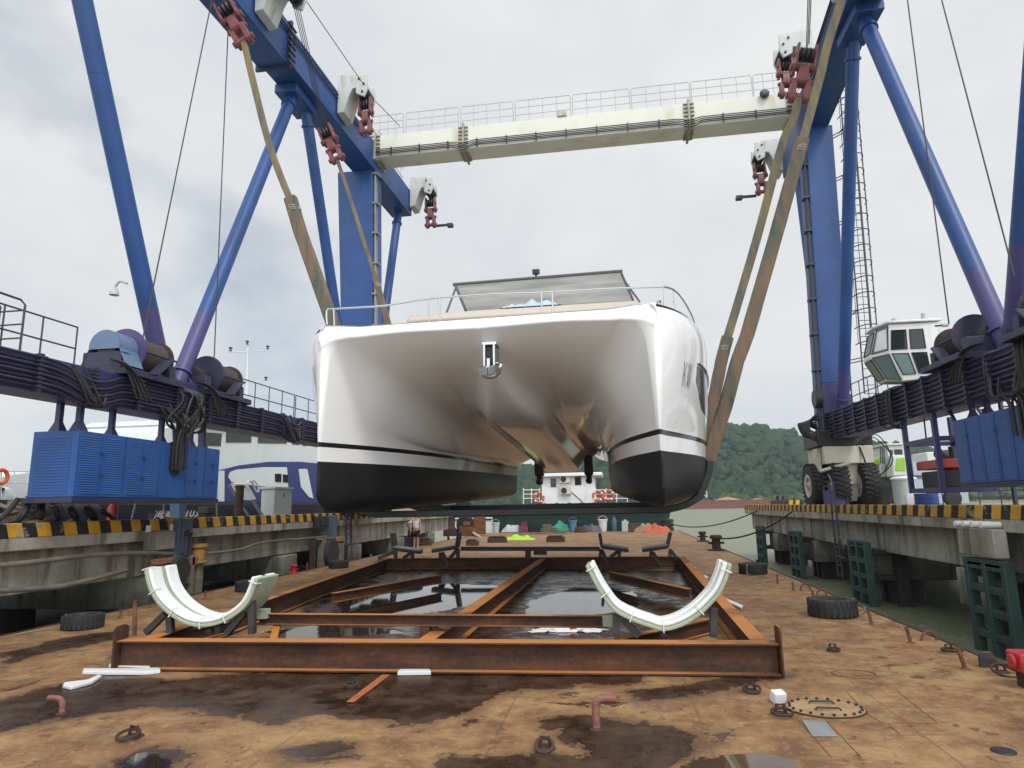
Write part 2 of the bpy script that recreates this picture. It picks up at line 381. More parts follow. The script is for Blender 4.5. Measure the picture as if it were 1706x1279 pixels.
# ------------------------------------------------------------------ piers
n = NT('weathered_concrete')
a = n.noise(.9, 8, .6); st = n.noise(1.6, 8, .65, scl=(1.4, 1.4, .16))
c = n.ramp(a, [(.32, (.19, .18, .145)), (.5, (.32, .305, .26)), (.66, (.44, .43, .38))])
c = n.mix(n.math('MULTIPLY', n.ss(st, .49, .63), .8), c, (.10, .095, .07))
zz = n.xyz()[2]
c = n.mix(n.math('MULTIPLY', n.ss(n.math('ADD', zz, n.math('MULTIPLY', a, 1.2)), 1.25, .2), .8), c, (.045, .048, .03))    # tide-mark slime, carried higher to paint in shade under the pier
c = n.mix(n.math('MULTIPLY', n.ss(n.noise(9, 8, .75), .56, .66), .6), c, (.13, .12, .1))
n.set(c, .85); n.bump(n.noise(18, 8, .65), .3, .02); M['concrete'] = n.m
def stripes(name, yel, blk, wear):
    n = NT(name); y = n.xyz()[1]; z = n.xyz()[2]
    q = n.math('FRACT', n.math('DIVIDE', n.math('ADD', y, n.math('MULTIPLY', z, .35)), .62))
    c = n.mix(n.ss(q, .5, .53), yel, blk)
    c = n.mix(n.ss(n.noise(3.5, 8, .68), wear, wear+.1), c, (.3, .28, .22))
    c = n.mul(c, n.ramp(n.noise(1.1, 6, .6), [(.3, (.6, .55, .5)), (.6, (1, 1, 1))]))
    n.set(c, .7); n.bump(n.noise(30, 5), .2, .01); return n.m
M['stripe'] = stripes('yellow_black_kerb_paint', (.60, .33, .02), (.012, .012, .014), .555)
M['green_steel'] = paint('dark_green_fender_steel', (.028, .062, .055), .6, var=.3, dirt=(.05, .03, .018), dirt_amt=.6, scale=2)
M['black_water'] = paint('tarred_pile', (.02, .021, .018), .7, var=.4, dirt=(.045, .045, .025), dirt_amt=.5, scale=2)
PL, PR = -10.75, 7.05
def pier(sgn, edge, y0, y1, label):
    root = thing('pier', label, 'pier', (edge+sgn*3, (y0+y1)/2, WZ))
    X = lambda d: edge+sgn*d
    mb = MB(); mb.bb(X(0), X(7.5), y0, y1, 1.36, 1.72); mb.build('deck_slab', M['concrete'], root, .02)
    for a in np.arange(y0, y1-.1, 6.0):     # kerb cast in lengths
        mb = MB(); mb.bb(X(-.012), X(.28), a+.02, min(a+5.98, y1), 1.59, 1.86)
        mb.build('kerb', M['stripe'], root, .02)
    mb = MB(); mb.bb(X(.35), X(.95), y0, y1, .55, 1.357); mb.bb(X(5.2), X(6.1), y0, y1, .6, 1.357); mb.build('girder', M['concrete'], root, .02)
    for y in np.arange(y0+1.5, y1, 6.0):
        mb = MB(); mb.bb(X(.25), X(6.6), y-.75, y+.75, -.25, .52); mb.build('pile_cap', M['concrete'], root, .03)
        mb = MB(); mb.cyl((X(1.2), y, -6), (X(1.2), y, -.24), .5, 18); mb.cyl((X(4.6), y, -6), (X(4.6), y, -.24), .5, 18)
        mb.build('pile', M['black_water'], root)
    return root
pr_ = pier(1, PR, 2.0, 38.6, 'concrete pier with yellow and black kerb carrying the wheeled crane leg, across open water')
pl_ = pier(-1, PL, 2.0, 44.0, 'concrete pier with yellow and black kerb alongside the barge, blue power cabinet above it')
# fender frames on the right pier: ladder-like green plates with windows
def fender_frame(y, wid, label, first=None):
    if first is not None: return dup(first, (PR-.14, y, WZ-1.2), label=label)
    root = thing('pier_fender', label, 'pier fender', (PR-.14, y, WZ-1.2), 'green steel fender frames on the pier face')
    mb = MB(); z0, z1 = WZ-1.2, .85
    for dy in (-wid/2, 0, wid/2): mb.bb(PR-.24, PR-.06, y+dy-.07, y+dy+.07, z0, z1)
    zs = np.arange(z0+.3, z1+.01, .42)
    for z in list(zs)+[z1-.06]: mb.bb(PR-.225, PR-.075, y-wid/2+.07, y+wid/2-.07, z-.07, z+.07)
    mb.build('front_lattice', M['green_steel'], root, .012)
    for dy in (-wid/2+.1, 0, wid/2-.1):
        mb = MB(); mb.bb(PR+.55, PR+.85, y+dy-.12, y+dy+.12, z0, z1-.1); mb.build('pile', M['black_water'], root)
    mb = MB()
    for z in (z1-.3, z1-1.0): mb.bb(PR-.07, PR+.56, y-wid/2+.05, y+wid/2-.05, z-.06, z+.06)
    mb.build('rubber_block', M['rubber'], root)
    return root
ff = fender_frame(20.9, 1.3, 'green steel fender frame right of the pier ladder, standing in the water')
fender_frame(14.1, 1.3, 'large green steel fender frame nearest the right picture edge', ff)
fender_frame(27.8, 1.3, 'green steel fender frame just left of the pier ladder', ff)
fender_frame(34.2, 1.3, 'farthest green fender frame at the river end of the pier', ff)
# ladder on the right pier face
root = thing('pier_ladder', 'dark steel ladder hanging down the concrete pier face below the big tyres', 'ladder', (PR-.12, 22.9, -.4))
mb = MB()
for dy in (-.22, .22): mb.beam((PR-.12, 22.9+dy, -.4), (PR-.12, 22.9+dy, 2.6), .05, .05)
mb.build('side_rail', M['rail_d'], root)
mb = MB()
for z in np.arange(-.3, 1.9, .28): mb.cyl((PR-.12, 22.68, z), (PR-.12, 23.12, z), .018, 8)
mb.build('rung', M['rail_d'], root)
mb = MB(); mb.beam((PR-.12, 22.7, .9), (PR-.3, 21.7, .55), .04, .04); mb.beam((PR-.12, 22.7, .25), (PR-.3, 21.7, .3), .04, .04); mb.build('bracket', M['rail_d'], root)
# expansion joint block and pipes on the right pier near the power cabinet
root = thing('mooring_recess', 'concrete block with four pale pipe stubs under the kerb, below the blue cabinet', 'mooring block', (PR-.1, 14.2, .5))
mb = MB(); mb.bb(PR-.26, PR-.02, 13.55, 14.85, .9, 1.42); mb.build('block', M['concrete'], root, .02)
for k in range(4):
    y = 13.72+k*.32; mb = MB(); mb.cyl((PR-.36, y, 1.5), (PR-.02, y, 1.5), .055, 12); mb.build('pipe_stub', M['white'], root)
# ------------------------------------------------------------------ far shore
n = NT('forest_canopy')
a = n.noise(.03, 6, .65); b = n.noise(.25, 6, .7)
n.set(n.ramp(n.mixf(.5, a, b), [(.34, (.020, .045, .018)), (.5, (.036, .070, .026)), (.66, (.06, .10, .035))]), .8, 0, .2); n.bump(n.noise(1.3, 6, .75), 1.0, 1.6); M['forest'] = n.m
def hz(pts, x):
    xs, ys = zip(*pts); return float(np.interp(x, xs, ys))
HY = 640
prof_px = [(560,842),(700,838),(800,815),(870,790),(960,765),(1060,748),(1130,726),(1180,718),(1215,717),(1240,719),(1262,725),(1290,731),(1310,738),(1335,742),(1350,745),(1365,742),(1400,746),(1440,752),(1480,757),(1525,768),(1560,790),(1600,812),(1640,824),(1706,829),(1800,834)]
ridge = [(PY(x, y, HY).x, PY(x, y, HY).z) for x, y in prof_px]
def hillz(x, y):
    top = hz(ridge, x); u = (y-(HY-230))/230
    if u < 0: return WZ
    s = math.sin(min(1, u)*math.pi/2)**1.15
    z = (top-1)*s*(1 if u <= 1 else max(0, 1-(u-1)*.8)) + 1
    return z + 3.5*noise.noise((x*.012, y*.012, 3))*min(1, u*2)
mb = MB(); rows = []
for y in np.arange(HY-232, HY+160, 14): rows.append([V((x, y, hillz(x, y)-3)) for x in np.arange(-330, 560, 14)])
mb.grid(rows); mb.build('hill', M['forest'], kind='structure')
mb = MB(); rnd = random.Random(3)
ico = bmesh.new(); bmesh.ops.create_icosphere(ico, subdivisions=2, radius=1); iv = [v.co.copy() for v in ico.verts]; fi = [[v.index for v in f.verts] for f in ico.faces]; ico.free()
def crown(mb, c, r, seed, sq=.8):
    vs = []
    for p in iv:
        d = 1+.5*noise.noise(p*1.5+V((seed*7.3, seed*3.1, 0)))+.55*noise.noise(p*3.7+V((0, seed*5.7, 2)))
        vs.append(V(c)+V((p.x*r*d, p.y*r*d, p.z*r*d*sq)))
    mb.add(vs, fi)
k = 0
while k < 5000:
    x = rnd.uniform(-90, 400); y = HY-230+rnd.random()**1.1*252
    z = hillz(x, y)
    if z < 0: continue
    r = rnd.uniform(1.5, 3.3)*(1 if rnd.random() < .85 else 1.8)
    crown(mb, (x, y, z+r*.25), r, k, rnd.uniform(.75, 1.15)); k += 1
mb.build('forest', M['forest'], kind='stuff', smooth=179, fixn=False)
# low bank and shrubs along the far shore, on the right
M['bank'] = paint('river_bank_earth', (.20, .17, .10), .9, var=.3, scale=.2)
mb = MB(); mb.grid([[V((x, y, WZ+h)) for x in np.arange(-160, 420, 20)] for y, h in ((395, -.3), (402, 1.2), (420, 2.6), (470, 3.0))])
mb.build('shore', M['bank'], kind='structure')
n = NT('shore_shrub_leaves'); n.set(n.ramp(n.noise(.5, 5), [(.3, (.04, .08, .02)), (.6, (.085, .14, .04)), (.8, (.13, .18, .06))]), .8, 0, .2); n.bump(n.noise(2.0, 6, .75), 1.0, 1.0); M['shrub'] = n.m
mb = MB()
for k in range(520):
    x = rnd.uniform(30, 380); y = rnd.uniform(402, 435); r = rnd.uniform(1.2, 3.4)*(1+.5*noise.noise((x*.05, 0, 0)))
    crown(mb, (x, y, 2.4+r*.3), r, k+9000, rnd.uniform(.6, 1.0))
mb.build('shore_shrubs', M['shrub'], kind='stuff', smooth=179, fixn=False)
M['wall_w'] = paint('white_render_wall', (.62, .64, .64), .7, var=.08, scale=.3); M['win'] = paint('far_window_glass', (.06, .075, .09), .15, var=.2)
M['wall_g'] = paint('grey_render_wall', (.40, .45, .50), .7, var=.08, scale=.3)
M['tile'] = paint('red_roof', (.30, .09, .06), .7, var=.2, scale=.3)
def house(px0, px1, pyt, pyb, Y, nx, nz, wall, label, roof=None, depth=9):
    a = PY(px0, pyb, Y); b = PY(px1, pyt, Y); x0, x1, z0, z1 = a.x, b.x, 1.5, b.z
    root = thing('shore_building', label, 'building', ((x0+x1)/2, Y+depth/2, z0))
    mb = MB(); mb.bb(x0, x1, Y, Y+depth, z0, z1); mb.build('wall', M[wall], root)
    mb = MB(); mb.bb(x0-.4, x1+.4, Y-.4, Y+depth+.4, z1+.01, z1+.55); mb.build('roof', M[roof or wall], root)
    for i in range(nx):
        for j in range(nz):
            cx = x0+(i+.5)*(x1-x0)/nx; cz = z0+(j+.62)*(z1-z0)/nz; mb = MB()
            ww = (x1-x0)/nx*.27; hh = (z1-z0)/nz*.24
            mb.bb(cx-ww, cx+ww, Y-.06, Y+.1, cz-hh, cz+hh); mb.build('window', M['win'], root)
    return root
house(1156, 1178, 818, 834, 415, 4, 2, 'wall_w', 'low white shore building with pinkish front, just right of the yacht hull', 'tile')
house(1177, 1207, 815, 831, 440, 5, 3, 'wall_w', 'white three-storey building on the far shore with flat roof and dark windows')
house(1242, 1255, 812, 825, 440, 3, 3, 'wall_g', 'small grey block standing among the trees at the foot of the hill')
house(1298, 1323, 811, 825, 440, 5, 3, 'wall_w', 'pale block nearest the crane tyres at the foot of the hill')
house(1500, 1600, 783, 812, 300, 9, 2, 'wall_g', 'long grey shed on the far bank between the crane legs')
# long red-brown barge lying across the river
p0 = PY(1148, 842, 330); p1 = PY(1295, 842, 330)
root = thing('sand_barge', 'long red-brown barge with a heap of orange sand lying across the river', 'barge', ((p0.x+p1.x)/2, 334, WZ))
M['redhull'] = paint('red_hull_paint', (.17, .055, .04), .7, var=.25, dirt=(.09, .045, .03), scale=.4)
mb = MB(); mb.prism([(p0.x-30, 330, WZ-.4), (p1.x, 330, WZ-.4), (p1.x+3.5, 330, 2.6), (p0.x-30, 330, 2.6)], (0, 9, 0)); mb.build('hull', M['redhull'], root)
mb = MB(); mb.bb(p0.x-30, p1.x+3, 329.9, 330.2, 2.6, 3.1); mb.build('coaming', M['redhull'], root)
for cx, ww, hh in ((1212, 9, 1.9), (1262, 6, 1.0)):
    c = PY(cx, 835, 334).x; mb = MB()
    mb.grid([[V((c+ww*math.cos(a)*(1-q), 334.5+3.6*math.sin(a)*(1-q), 2.6+hh*q*(1+.15*math.sin(a*3+q*5)))) for a in np.linspace(0, 2*math.pi, 25)] for q in (0, .3, .6, .85, .99)])
    mb.build('sand_heap', paint('orange_sand', (.36, .20, .09), .95, var=.2, scale=.6), root)
# ------------------------------------------------------------------ gantry crane
CR = thing('gantry_crane', 'huge blue wheeled gantry crane with white cross beam, straddling barge and hanging yacht', 'crane', (-1, 16, 1.72))
DY = 26.0
def seg_prism(mb, secs):   # list of 4-point sections
    for a, b in zip(secs[:-1], secs[1:]): mb.hexa(a, b)
# lower beams (rise slightly away from the camera)
def lbz(side, y):
    return (4.13+.01*(y-9), 4.78+.014*(y-9)) if side < 0 else (4.10+.009*(y-14), 5.0+.018*(y-14))
LX = {-1: (-10.0, -10.8), 1: (8.0, 8.8)}
for s in (-1, 1):
    mb = MB(); xi, xo = LX[s]; sec = []
    for y in (2.6, 27.4):
        b, tp = lbz(s, y); sec.append([V((xi, y, b)), V((xo, y, b)), V((xo, y, tp)), V((xi, y, tp))])
    mb.hexa(sec[0], sec[1]); lb = mb.build('lower_beam', M['indigo'], CR, .015)
    # cable pipes along the inner face, with clamps
    for k in range(8):
        mb = MB(); pts = []
        for y in np.arange(4, 26.6, .5):
            b, tp = lbz(s, y); z = b+.07+(tp-b-.12)*k/7
            dip = 0
            for c in (11.2, 19.3): 
                if s < 0: dip += .22*math.exp(-((y-c)/.5)**2)*(1+.3*k/7)
            pts.append((xi-s*(.055+.03*(k % 2)+dip*.5), y, z-dip))
        mb.tube(crv(pts, 3), .03, 6); mb.build('cable_pipe', M['indigo_d'], lb)
    mb = MB()
    for y in np.arange(5, 26.6, 1.25 if s < 0 else 1.0):
        b, tp = lbz(s, y)
        mb = MB(); mb.bb(xi-s*.0, xi-s*.13, y-.04, y+.04, b-.02, tp+.01)
        for k in range(8): mb.bb(xi-s*.1, xi-s*.155, y-.09, y+.09, b+.05+(tp-b-.12)*k/7, b+.09+(tp-b-.12)*k/7)
        mb.build('pipe_clamp', M['indigo_d'], lb)
# columns
def col_sec(pts, z): return [V((x, y, z)) for x, y in pts]
cL = MB(); cL.hexa([V((-11.03, DY, 4.9)), V((-9.78, DY, 4.9)), V((-9.78, DY+1.2, 4.9)), V((-11.03, DY+1.2, 4.9))],
                   [V((-11.66, DY, 16.9)), V((-10.03, DY, 16.9)), V((-10.03, DY+1.2, 16.9)), V((-11.66, DY+1.2, 16.9))])
cl = cL.build('column', M['blue'], CR, .02)
cR = MB(); lo = [(7.87, 8.93), 5.0]; 
def cRx(z): u = (z-5.1)/11.8; return 7.87+.46*u, 8.93+.42*u
def ringR(z): a, b = cRx(z); return [V((a, DY, z)), V((b, DY, z)), V((b, DY+1.2, z)), V((a, DY+1.2, z))]
cR.mat(1).hexa(ringR(4.2), ringR(6.35)); cR.mat(0).hexa(ringR(6.35), ringR(16.9))
cr = cR.build('column', [M['blue'], M['indigo']], CR, .02)
for c, xf in ((cl, lambda z: -9.78-.25*(z-4.9)/12+.1), (cr, lambda z: cRx(z)[0]-.1)):
    mb = MB(); mb.tube([(xf(z), DY+.1, z) for z in (4.6, 8, 12, 16.8)], .055, 8); mb.tube([(xf(z), DY+.3, z) for z in (4.6, 8, 12, 16.8)], .04, 8)
    for z in np.arange(5.5, 16.8, 1.4): mb.bb(xf(z)-.14, xf(z)+.14, DY+.0, DY+.4, z-.04, z+.04)
    mb.build('conduit', M['steel' if c is cl else 'rail_d'], c)
# base plates of the column + grimy hose cluster + fender cylinder
for sx, cx in ((1, 8.4), (-1, -10.4)):
    mb = MB(); mb.bb(cx-.95, cx+.95, DY-.35, DY+1.5, 3.95, 4.55); mb.build('slewing_base', M['dark'], CR, .03)
mb = MB()
for k in range(9):
    a = (7.6+.05*(k % 4), DY-.25+.1*k, 5.2-.08*k); b = (7.55+.1*(k % 3), DY-.3+.1*k, 4.0+.05*k)
    mb.tube(crv([a, (7.3-.03*k, DY-.2+.08*k, 4.9), (7.25, DY-.3+.1*k, 4.4), b]), .035, 6)
mb.build('hose_bundle', M['cable'], CR)
mb = MB(); mb.lathe([(.32,0),(.34,.05),(.34,.2),(.32,.25)], (7.55, DY-.1, 5.75), (1, 0, 0), 20); mb.build('hose_reel', M['dark'], CR)
mb = MB(); p = PY(1398, 690, 25.6); q = PY(1412, 656, 25.6); mb.cyl(p, p.lerp(q, .72), .09, 12); mb.cyl(p.lerp(q, .72), q, .055, 12); mb.cyl(q, q+(q-p).normalized()*.12, .1, 12)
mb.build('buffer_cylinder', M['white'], CR)
# upper beams
def ubx(s, y): return (-10.3+(y-15.9)*.036) if s < 0 else (8.74+(y-19.2)*.075-1.08)
def ub_sec(s, y, z0, z1, wd=1.05):
    xi = ubx(s, y); xo = xi+s*wd; return [V((xi, y, z0)), V((xo, y, z0)), V((xo, y, z1)), V((xi, y, z1))]
for s in (-1, 1):
    yend = 31.0 if s < 0 else 30.4
    mb = MB(); mb.hexa(ub_sec(s, 4.5, 16.72, 18.3), ub_sec(s, 18.6, 16.72, 18.3)); mb.hexa(ub_sec(s, 18.6, 16.9, 18.22), ub_sec(s, yend, 16.9, 18.22))
    ub = mb.build('upper_beam', M['blue'], CR, .02)
    mb = MB()   # bolted splice ring with little ribs
    for y in (18.55,):
        a = ub_sec(s, y-.05, 16.62, 18.38, 1.05); b = ub_sec(s, y+.05, 16.62, 18.38, 1.05)
        for q in (a, b):
            for i, d in enumerate((-s*.1, s*.1, s*.1, -s*.1)): q[i].x += d
        mb.hexa(a, b)
        xi = ubx(s, y)-s*.06
        for k in range(7): mb.bb(xi-s*.0, xi-s*.07, y-.28, y+.28, 16.75+.23*k, 16.79+.23*k)
    mb.build('splice_flange', M['indigo_d'], ub)
    mb = MB()   # walkway edge and handrail on top at the far part
    xi = ubx(s, 28)
    for y in np.arange(26.8, yend-.5, .8): mb.cyl((xi+s*.2, y, 18.2), (xi+s*.2, y, 19.25), .02, 6)
    for z in (18.75, 19.25): mb.tube([(xi+s*.2, 26.8, z), (xi+s*.2, yend-.6, z)], .02, 6)
    mb.build('handrail', M['rail'], ub)
    mb = MB(); mb.tube([(ubx(s, y)-s*.06, y, 18.0) for y in np.arange(5, 26, 2.5)], .03, 6); mb.tube([(ubx(s, y)-s*.06, y, 17.85) for y in np.arange(5, 26, 2.5)], .03, 6)
    mb.build('conduit', M['indigo_d'], ub)
# leg tubes, upper paint blue, foot violet
def leg(p, q, r, zp, top=None):
    p, q = V(p), V(q); u = (zp-p.z)/(q.z-p.z); mid = p.lerp(q, max(.02, min(.98, u)))
    mb = MB(); mb.mat(1).tube([p, mid], r, 24); mb.mat(0).tube([mid, q], r, 24)
    d = (q-p).normalized()
    mb.mat(1).lathe([(r*1.28,0),(r*1.28,.06)], p+d*.62, d, 24)
    mb.mat(0).lathe([(r*1.015,0),(r*1.02,.03),(r*1.015,.06)], p.lerp(q, .55), d, 24)
    mb.lathe([(r*1.25,0),(r*1.25,.07)], q-d*.75, d, 24)
    o = mb.build('leg_tube', [M['blue'], M['violet']], CR); return o
def through(a, b, za, zb):   # extend the line a-b to the heights za, zb
    a, b = V(a), V(b); d = b-a
    return a+d*((za-a.z)/d.z), a+d*((zb-a.z)/d.z)
LEGS = []
# left
a = PX(272, 628, -10.6); b = PX(137, 0, -10.75); p, q = through(a, b, 4.85, 16.8); LEGS.append(leg(p, q, .205, 6.75)); N1L = p
a = PX(299, 630, -10.6); b = PX(487, 160, -10.85); p, q = through(a, b, 4.85, 16.8); LEGS.append(leg(p, q, .205, 7.15))
U2L = q
LEGS.append(leg((-10.45, DY-.25, 4.9), V((U2L.x+.1, U2L.y+.75, 16.8)), .2, 6.5))
LEGS.append(leg((-10.45, DY+1.3, 4.9), (ubx(-1, 30.4)-.5, 30.4, 16.9), .2, 6.5))
# right
a = PX(1668, 552, 8.6); b = PX(1437, 25, 8.3); p, q = through(a, b, 5.0, 16.8); LEGS.append(leg(p, q, .21, 7.15)); U2R = q; N1R = p
LEGS.append(leg((8.45, DY-.25, 5.05), V((U2R.x+.02, U2R.y+.9, 16.8)), .205, 6.6))
LEGS.append(leg((8.45, DY+1.3, 5.0), (ubx(1, 29.6)+.5, 29.6, 16.9), .2, 6.6))
a = PX(1690, 545, 8.6); b = PX(1712, 270, 8.45); p, q = through(a, b, 5.0, 16.8); LEGS.append(leg(p, q, .205, 7.15))
# hanging lamp arm on the nearest left leg
mb = MB(); p = PX(212, 472, -10.5); mb.tube(crv([p, p+V((-.18,.0,.06)), p+V((-.27,0,-.02)), p+V((-.3,0,-.1))]), .025, 8); mb.lathe([(.03,0),(.09,-.1),(.1,-.17)], p+V((-.3,0,-.08)), (0,0,1), 14); mb.build('floodlight', M['rail'], CR)
# gusset nodes under the upper beams
for u in (U2L, U2R):
    mb = MB(); mb.bb(u.x-.42, u.x+.42, u.y-.55, u.y+1.15, 16.55, 16.9); mb.build('gusset_node', M['blue'], CR, .03)
for n_ in (N1L, N1R):
    mb = MB(); mb.bb(n_.x-.45, n_.x+.45, n_.y-.9, n_.y+.9, 4.7, 5.12)
    for dy in (-.6, 0, .6): mb.hexa([V((n_.x-.3, n_.y+dy-.03, 5.1)), V((n_.x+.3, n_.y+dy-.03, 5.1)), V((n_.x+.3, n_.y+dy+.03, 5.1)), V((n_.x-.3, n_.y+dy+.03, 5.1))], [V((n_.x-.08, n_.y+dy-.03, 5.5)), V((n_.x+.08, n_.y+dy-.03, 5.5)), V((n_.x+.08, n_.y+dy+.03, 5.5)), V((n_.x-.08, n_.y+dy+.03, 5.5))])
    mb.build('gusset_node', M['indigo'], CR, .02)
# white cross beam
mb = MB(); XA, XB = -9.95, 8.0; Z0, Z1 = 17.45, 18.5; mb.bb(XA, XB, DY, DY+1.05, Z0, Z1)
xb = mb.build('cross_beam', M['crane_white'], CR, .015)
sp = [XA+.05, PY(772, 240, DY).x, PY(1148, 195, DY).x, XB-.1]
M['flange'] = paint('rust_streaked_flange', (.36, .33, .26), .6, var=.3, dirt=(.16, .09, .04), dirt_amt=.8, scale=3)
for x in sp:
    mb = MB(); mb.bb(x-.045, x+.045, DY-.13, DY+1.18, Z0-.13, Z1+.13)
    for k in range(6):
        mb.bb(x-.22, x+.22, DY-.1, DY-.002, Z0+.08+.18*k, Z0+.105+.18*k)
        mb.bb(x-.2, x+.2, DY+.08+.17*k, DY+.1+.17*k, Z0-.1, Z0-.002)
    mb.build('splice_flange', M['flange'], xb)
for k in range(4):
    pts = []
    for x in np.arange(XA+.1, XB-.1, .3):
        d = min(abs(x-q) for q in sp[1:3]); z = Z0+.10+.075*k - .26*math.exp(-(d/.3)**2)*(1-.12*k); pts.append((x, DY-.09-.1*math.exp(-(d/.32)**2), z))
    mb = MB(); mb.tube(crv(pts, 3), .021, 6); mb.build('cable_run', M['cable'], xb)
for x in np.arange(XA+.8, XB-.3, 1.3): mb = MB(); mb.bb(x-.02, x+.02, DY-.11, DY-.02, Z0+.02, Z0+.4); mb.build('cable_clip', M['cable'], xb)
bpx = [(620, 672), (676, 763), (767, 854), (858, 950), (954, 1049), (1053, 1150), (1154, 1255), (1259, 1325)]
for a, b in bpx:
    x0 = PY(a, 180, DY).x; x1 = PY(b, 160, DY).x; mb = MB(); zt = Z1+1.02
    mb.tube([(x0, DY+.06, Z1), (x0, DY+.06, zt-.08), (x0+.06, DY+.06, zt), (x1-.06, DY+.06, zt), (x1, DY+.06, zt-.08), (x1, DY+.06, Z1)], .018, 6)
    for z in (Z1+.33, Z1+.68): mb.tube([(x0, DY+.06, z), (x1, DY+.06, z)], .013, 6)
    for k in (1, 2, 3): mb.tube([(x0+(x1-x0)*k/4, DY+.06, Z1), (x0+(x1-x0)*k/4, DY+.06, zt)], .012, 6)
    mb.build('railing_panel', M['rail'], xb)
for px, py, w_ in ((936, 185, .34),):
    c = PY(px, py, DY-.05); mb = MB(); mb.bb(c.x-.2, c.x+.2, DY-.06, DY+.3, Z1+.01, Z1+.3); mb.build('junction_box', M['cream'], xb, .01)
c = PY(1274, 152, DY-.15); mb = MB(); mb.lathe([(.12,0),(.19,.06),(.19,.16),(.08,.26)], c+V((0,-.05,-.02)), (0, 1, -.4), 18); mb.build('floodlight', M['rail_d'], xb)
c = PY(608, 203, DY); mb = MB(); mb.cyl((c.x, DY, 18.3), (c.x, DY, c.z-.1), .04, 8); mb.bb(c.x-.13, c.x+.17, DY-.12, DY+.12, c.z-.12, c.z+.12); mb.build('floodlight', M['rail'], xb)
# hoist heads: white brackets on the inner faces carrying the top sheaves
def head(s, y, z, drop=True):
    x = ubx(s, y); mb = MB(); i = -s    # towards the slip
    prof = [V((x+i*.02, y-.45, z-1.55)), V((x+i*.3, y-.45, z-1.5)), V((x+i*.5, y-.45, z-.8)), V((x+i*.62, y-.45, z-.55)), V((x+i*1.0, y-.45, z-.5)), V((x+i*1.05, y-.45, z-.12)), V((x+i*.95, y-.45, z+.04)), V((x+i*.02, y-.45, z+.12))]
    mb.prism(prof, (0, .9, 0)); h = mb.build('hoist_bracket', M['bracket'], CR, .02)
    mb = MB()
    for dy in (-.48, .38):
        mb = MB(); mb.prism([V((x+i*.72, y+dy, z-.05)), V((x+i*1.2, y+dy, z-.02)), V((x+i*1.25, y+dy, z-.6)), V((x+i*1.12, y+dy, z-.95)), V((x+i*.8, y+dy, z-.8))], (0, .1, 0)); mb.build('sheave_cheek', M['bracket'], h, .01)
    for dy in (-.3, -.12, .06, .24): mb = MB(); mb.lathe([(.1,0),(.24,.0),(.22,.03),(.24,.06),(.1,.06)], V((x+i*1.0, y+dy, z-.62)), (0, 1, 0), 20); mb.build('sheave', M['dark'], h)
    for dx, dz in ((.9, -.18), (1.1, -.42), (1.05, -.75)): mb = MB(); mb.cyl((x+i*dx, y-.52, z+dz), (x+i*dx, y-.46, z+dz), .045, 10); mb.build('axle_pin', M['dark'], h)
    return V((x+i*1.0, y, z-.72))
HL = {k: head(-1, y, z) for k, (y, z) in {'a': (11.6, 18.6), 'b': (16.9, 18.6), 'c': (22.6, 18.75), 'd': (31.0, 18.75)}.items()}
HR = {k: head(1, y, z) for k, (y, z) in {'a': (14.0, 18.6), 'b': (18.8, 18.6), 'c': (23.4, 18.95), 'd': (30.6, 18.75)}.items()}
# thin wire ropes from winch to beam, and along the beam
def rope(p, q, r=.014, sag=0):
    mb = MB(); mb.tube(catenary(p, q, sag) if sag else [p, q], r, 6); return mb.build('wire_rope', M['rope_steel'], CR)
rope(PX(233, 588, -10.35), PX(348, 0, -10.3)+V((0, .2, .6)), .016)
rope(PX(356, 616, -10.3), PX(380, 50, -10.1), .016)
rope(PX(1581, 540, 8.1), PX(1512, 0, 7.9), .017); rope(PX(1690, 460, 8.1), PX(1569, 0, 7.9), .017)
rope(HL['b']+V((.1, 0, .3)), HL['c']+V((.1, 0, .3)), .016); rope(HL['c']+V((.1, 0, .2)), V((XA+1.2, DY-.1, Z1+.3)), .016)
rope(HL['d']+V((.1,0,.1)), PX(715, 352, -8.9), .012)
rope(HR['c']+V((0, 0, -.3)), PY(1300, 145, DY), .012)
# outrigger stops at the far ends
for s, h in ((-1, HL['d']), (1, HR['d'])):
    mb = MB(); mb.beam(h+V((-s*.1, .6, -1.5)), h+V((-s*1.0, .6, -1.5)), .12, .1); mb.bb(h.x-s*.75, h.x-s*1.05, h.y+.45, h.y+.75, h.z-1.62, h.z-1.46); mb.build('stop_arm', M['rail_d'], CR)
M['drum'] = paint('rusty_rope_drum', (.05, .036, .032), .7, var=.5, scale=5)
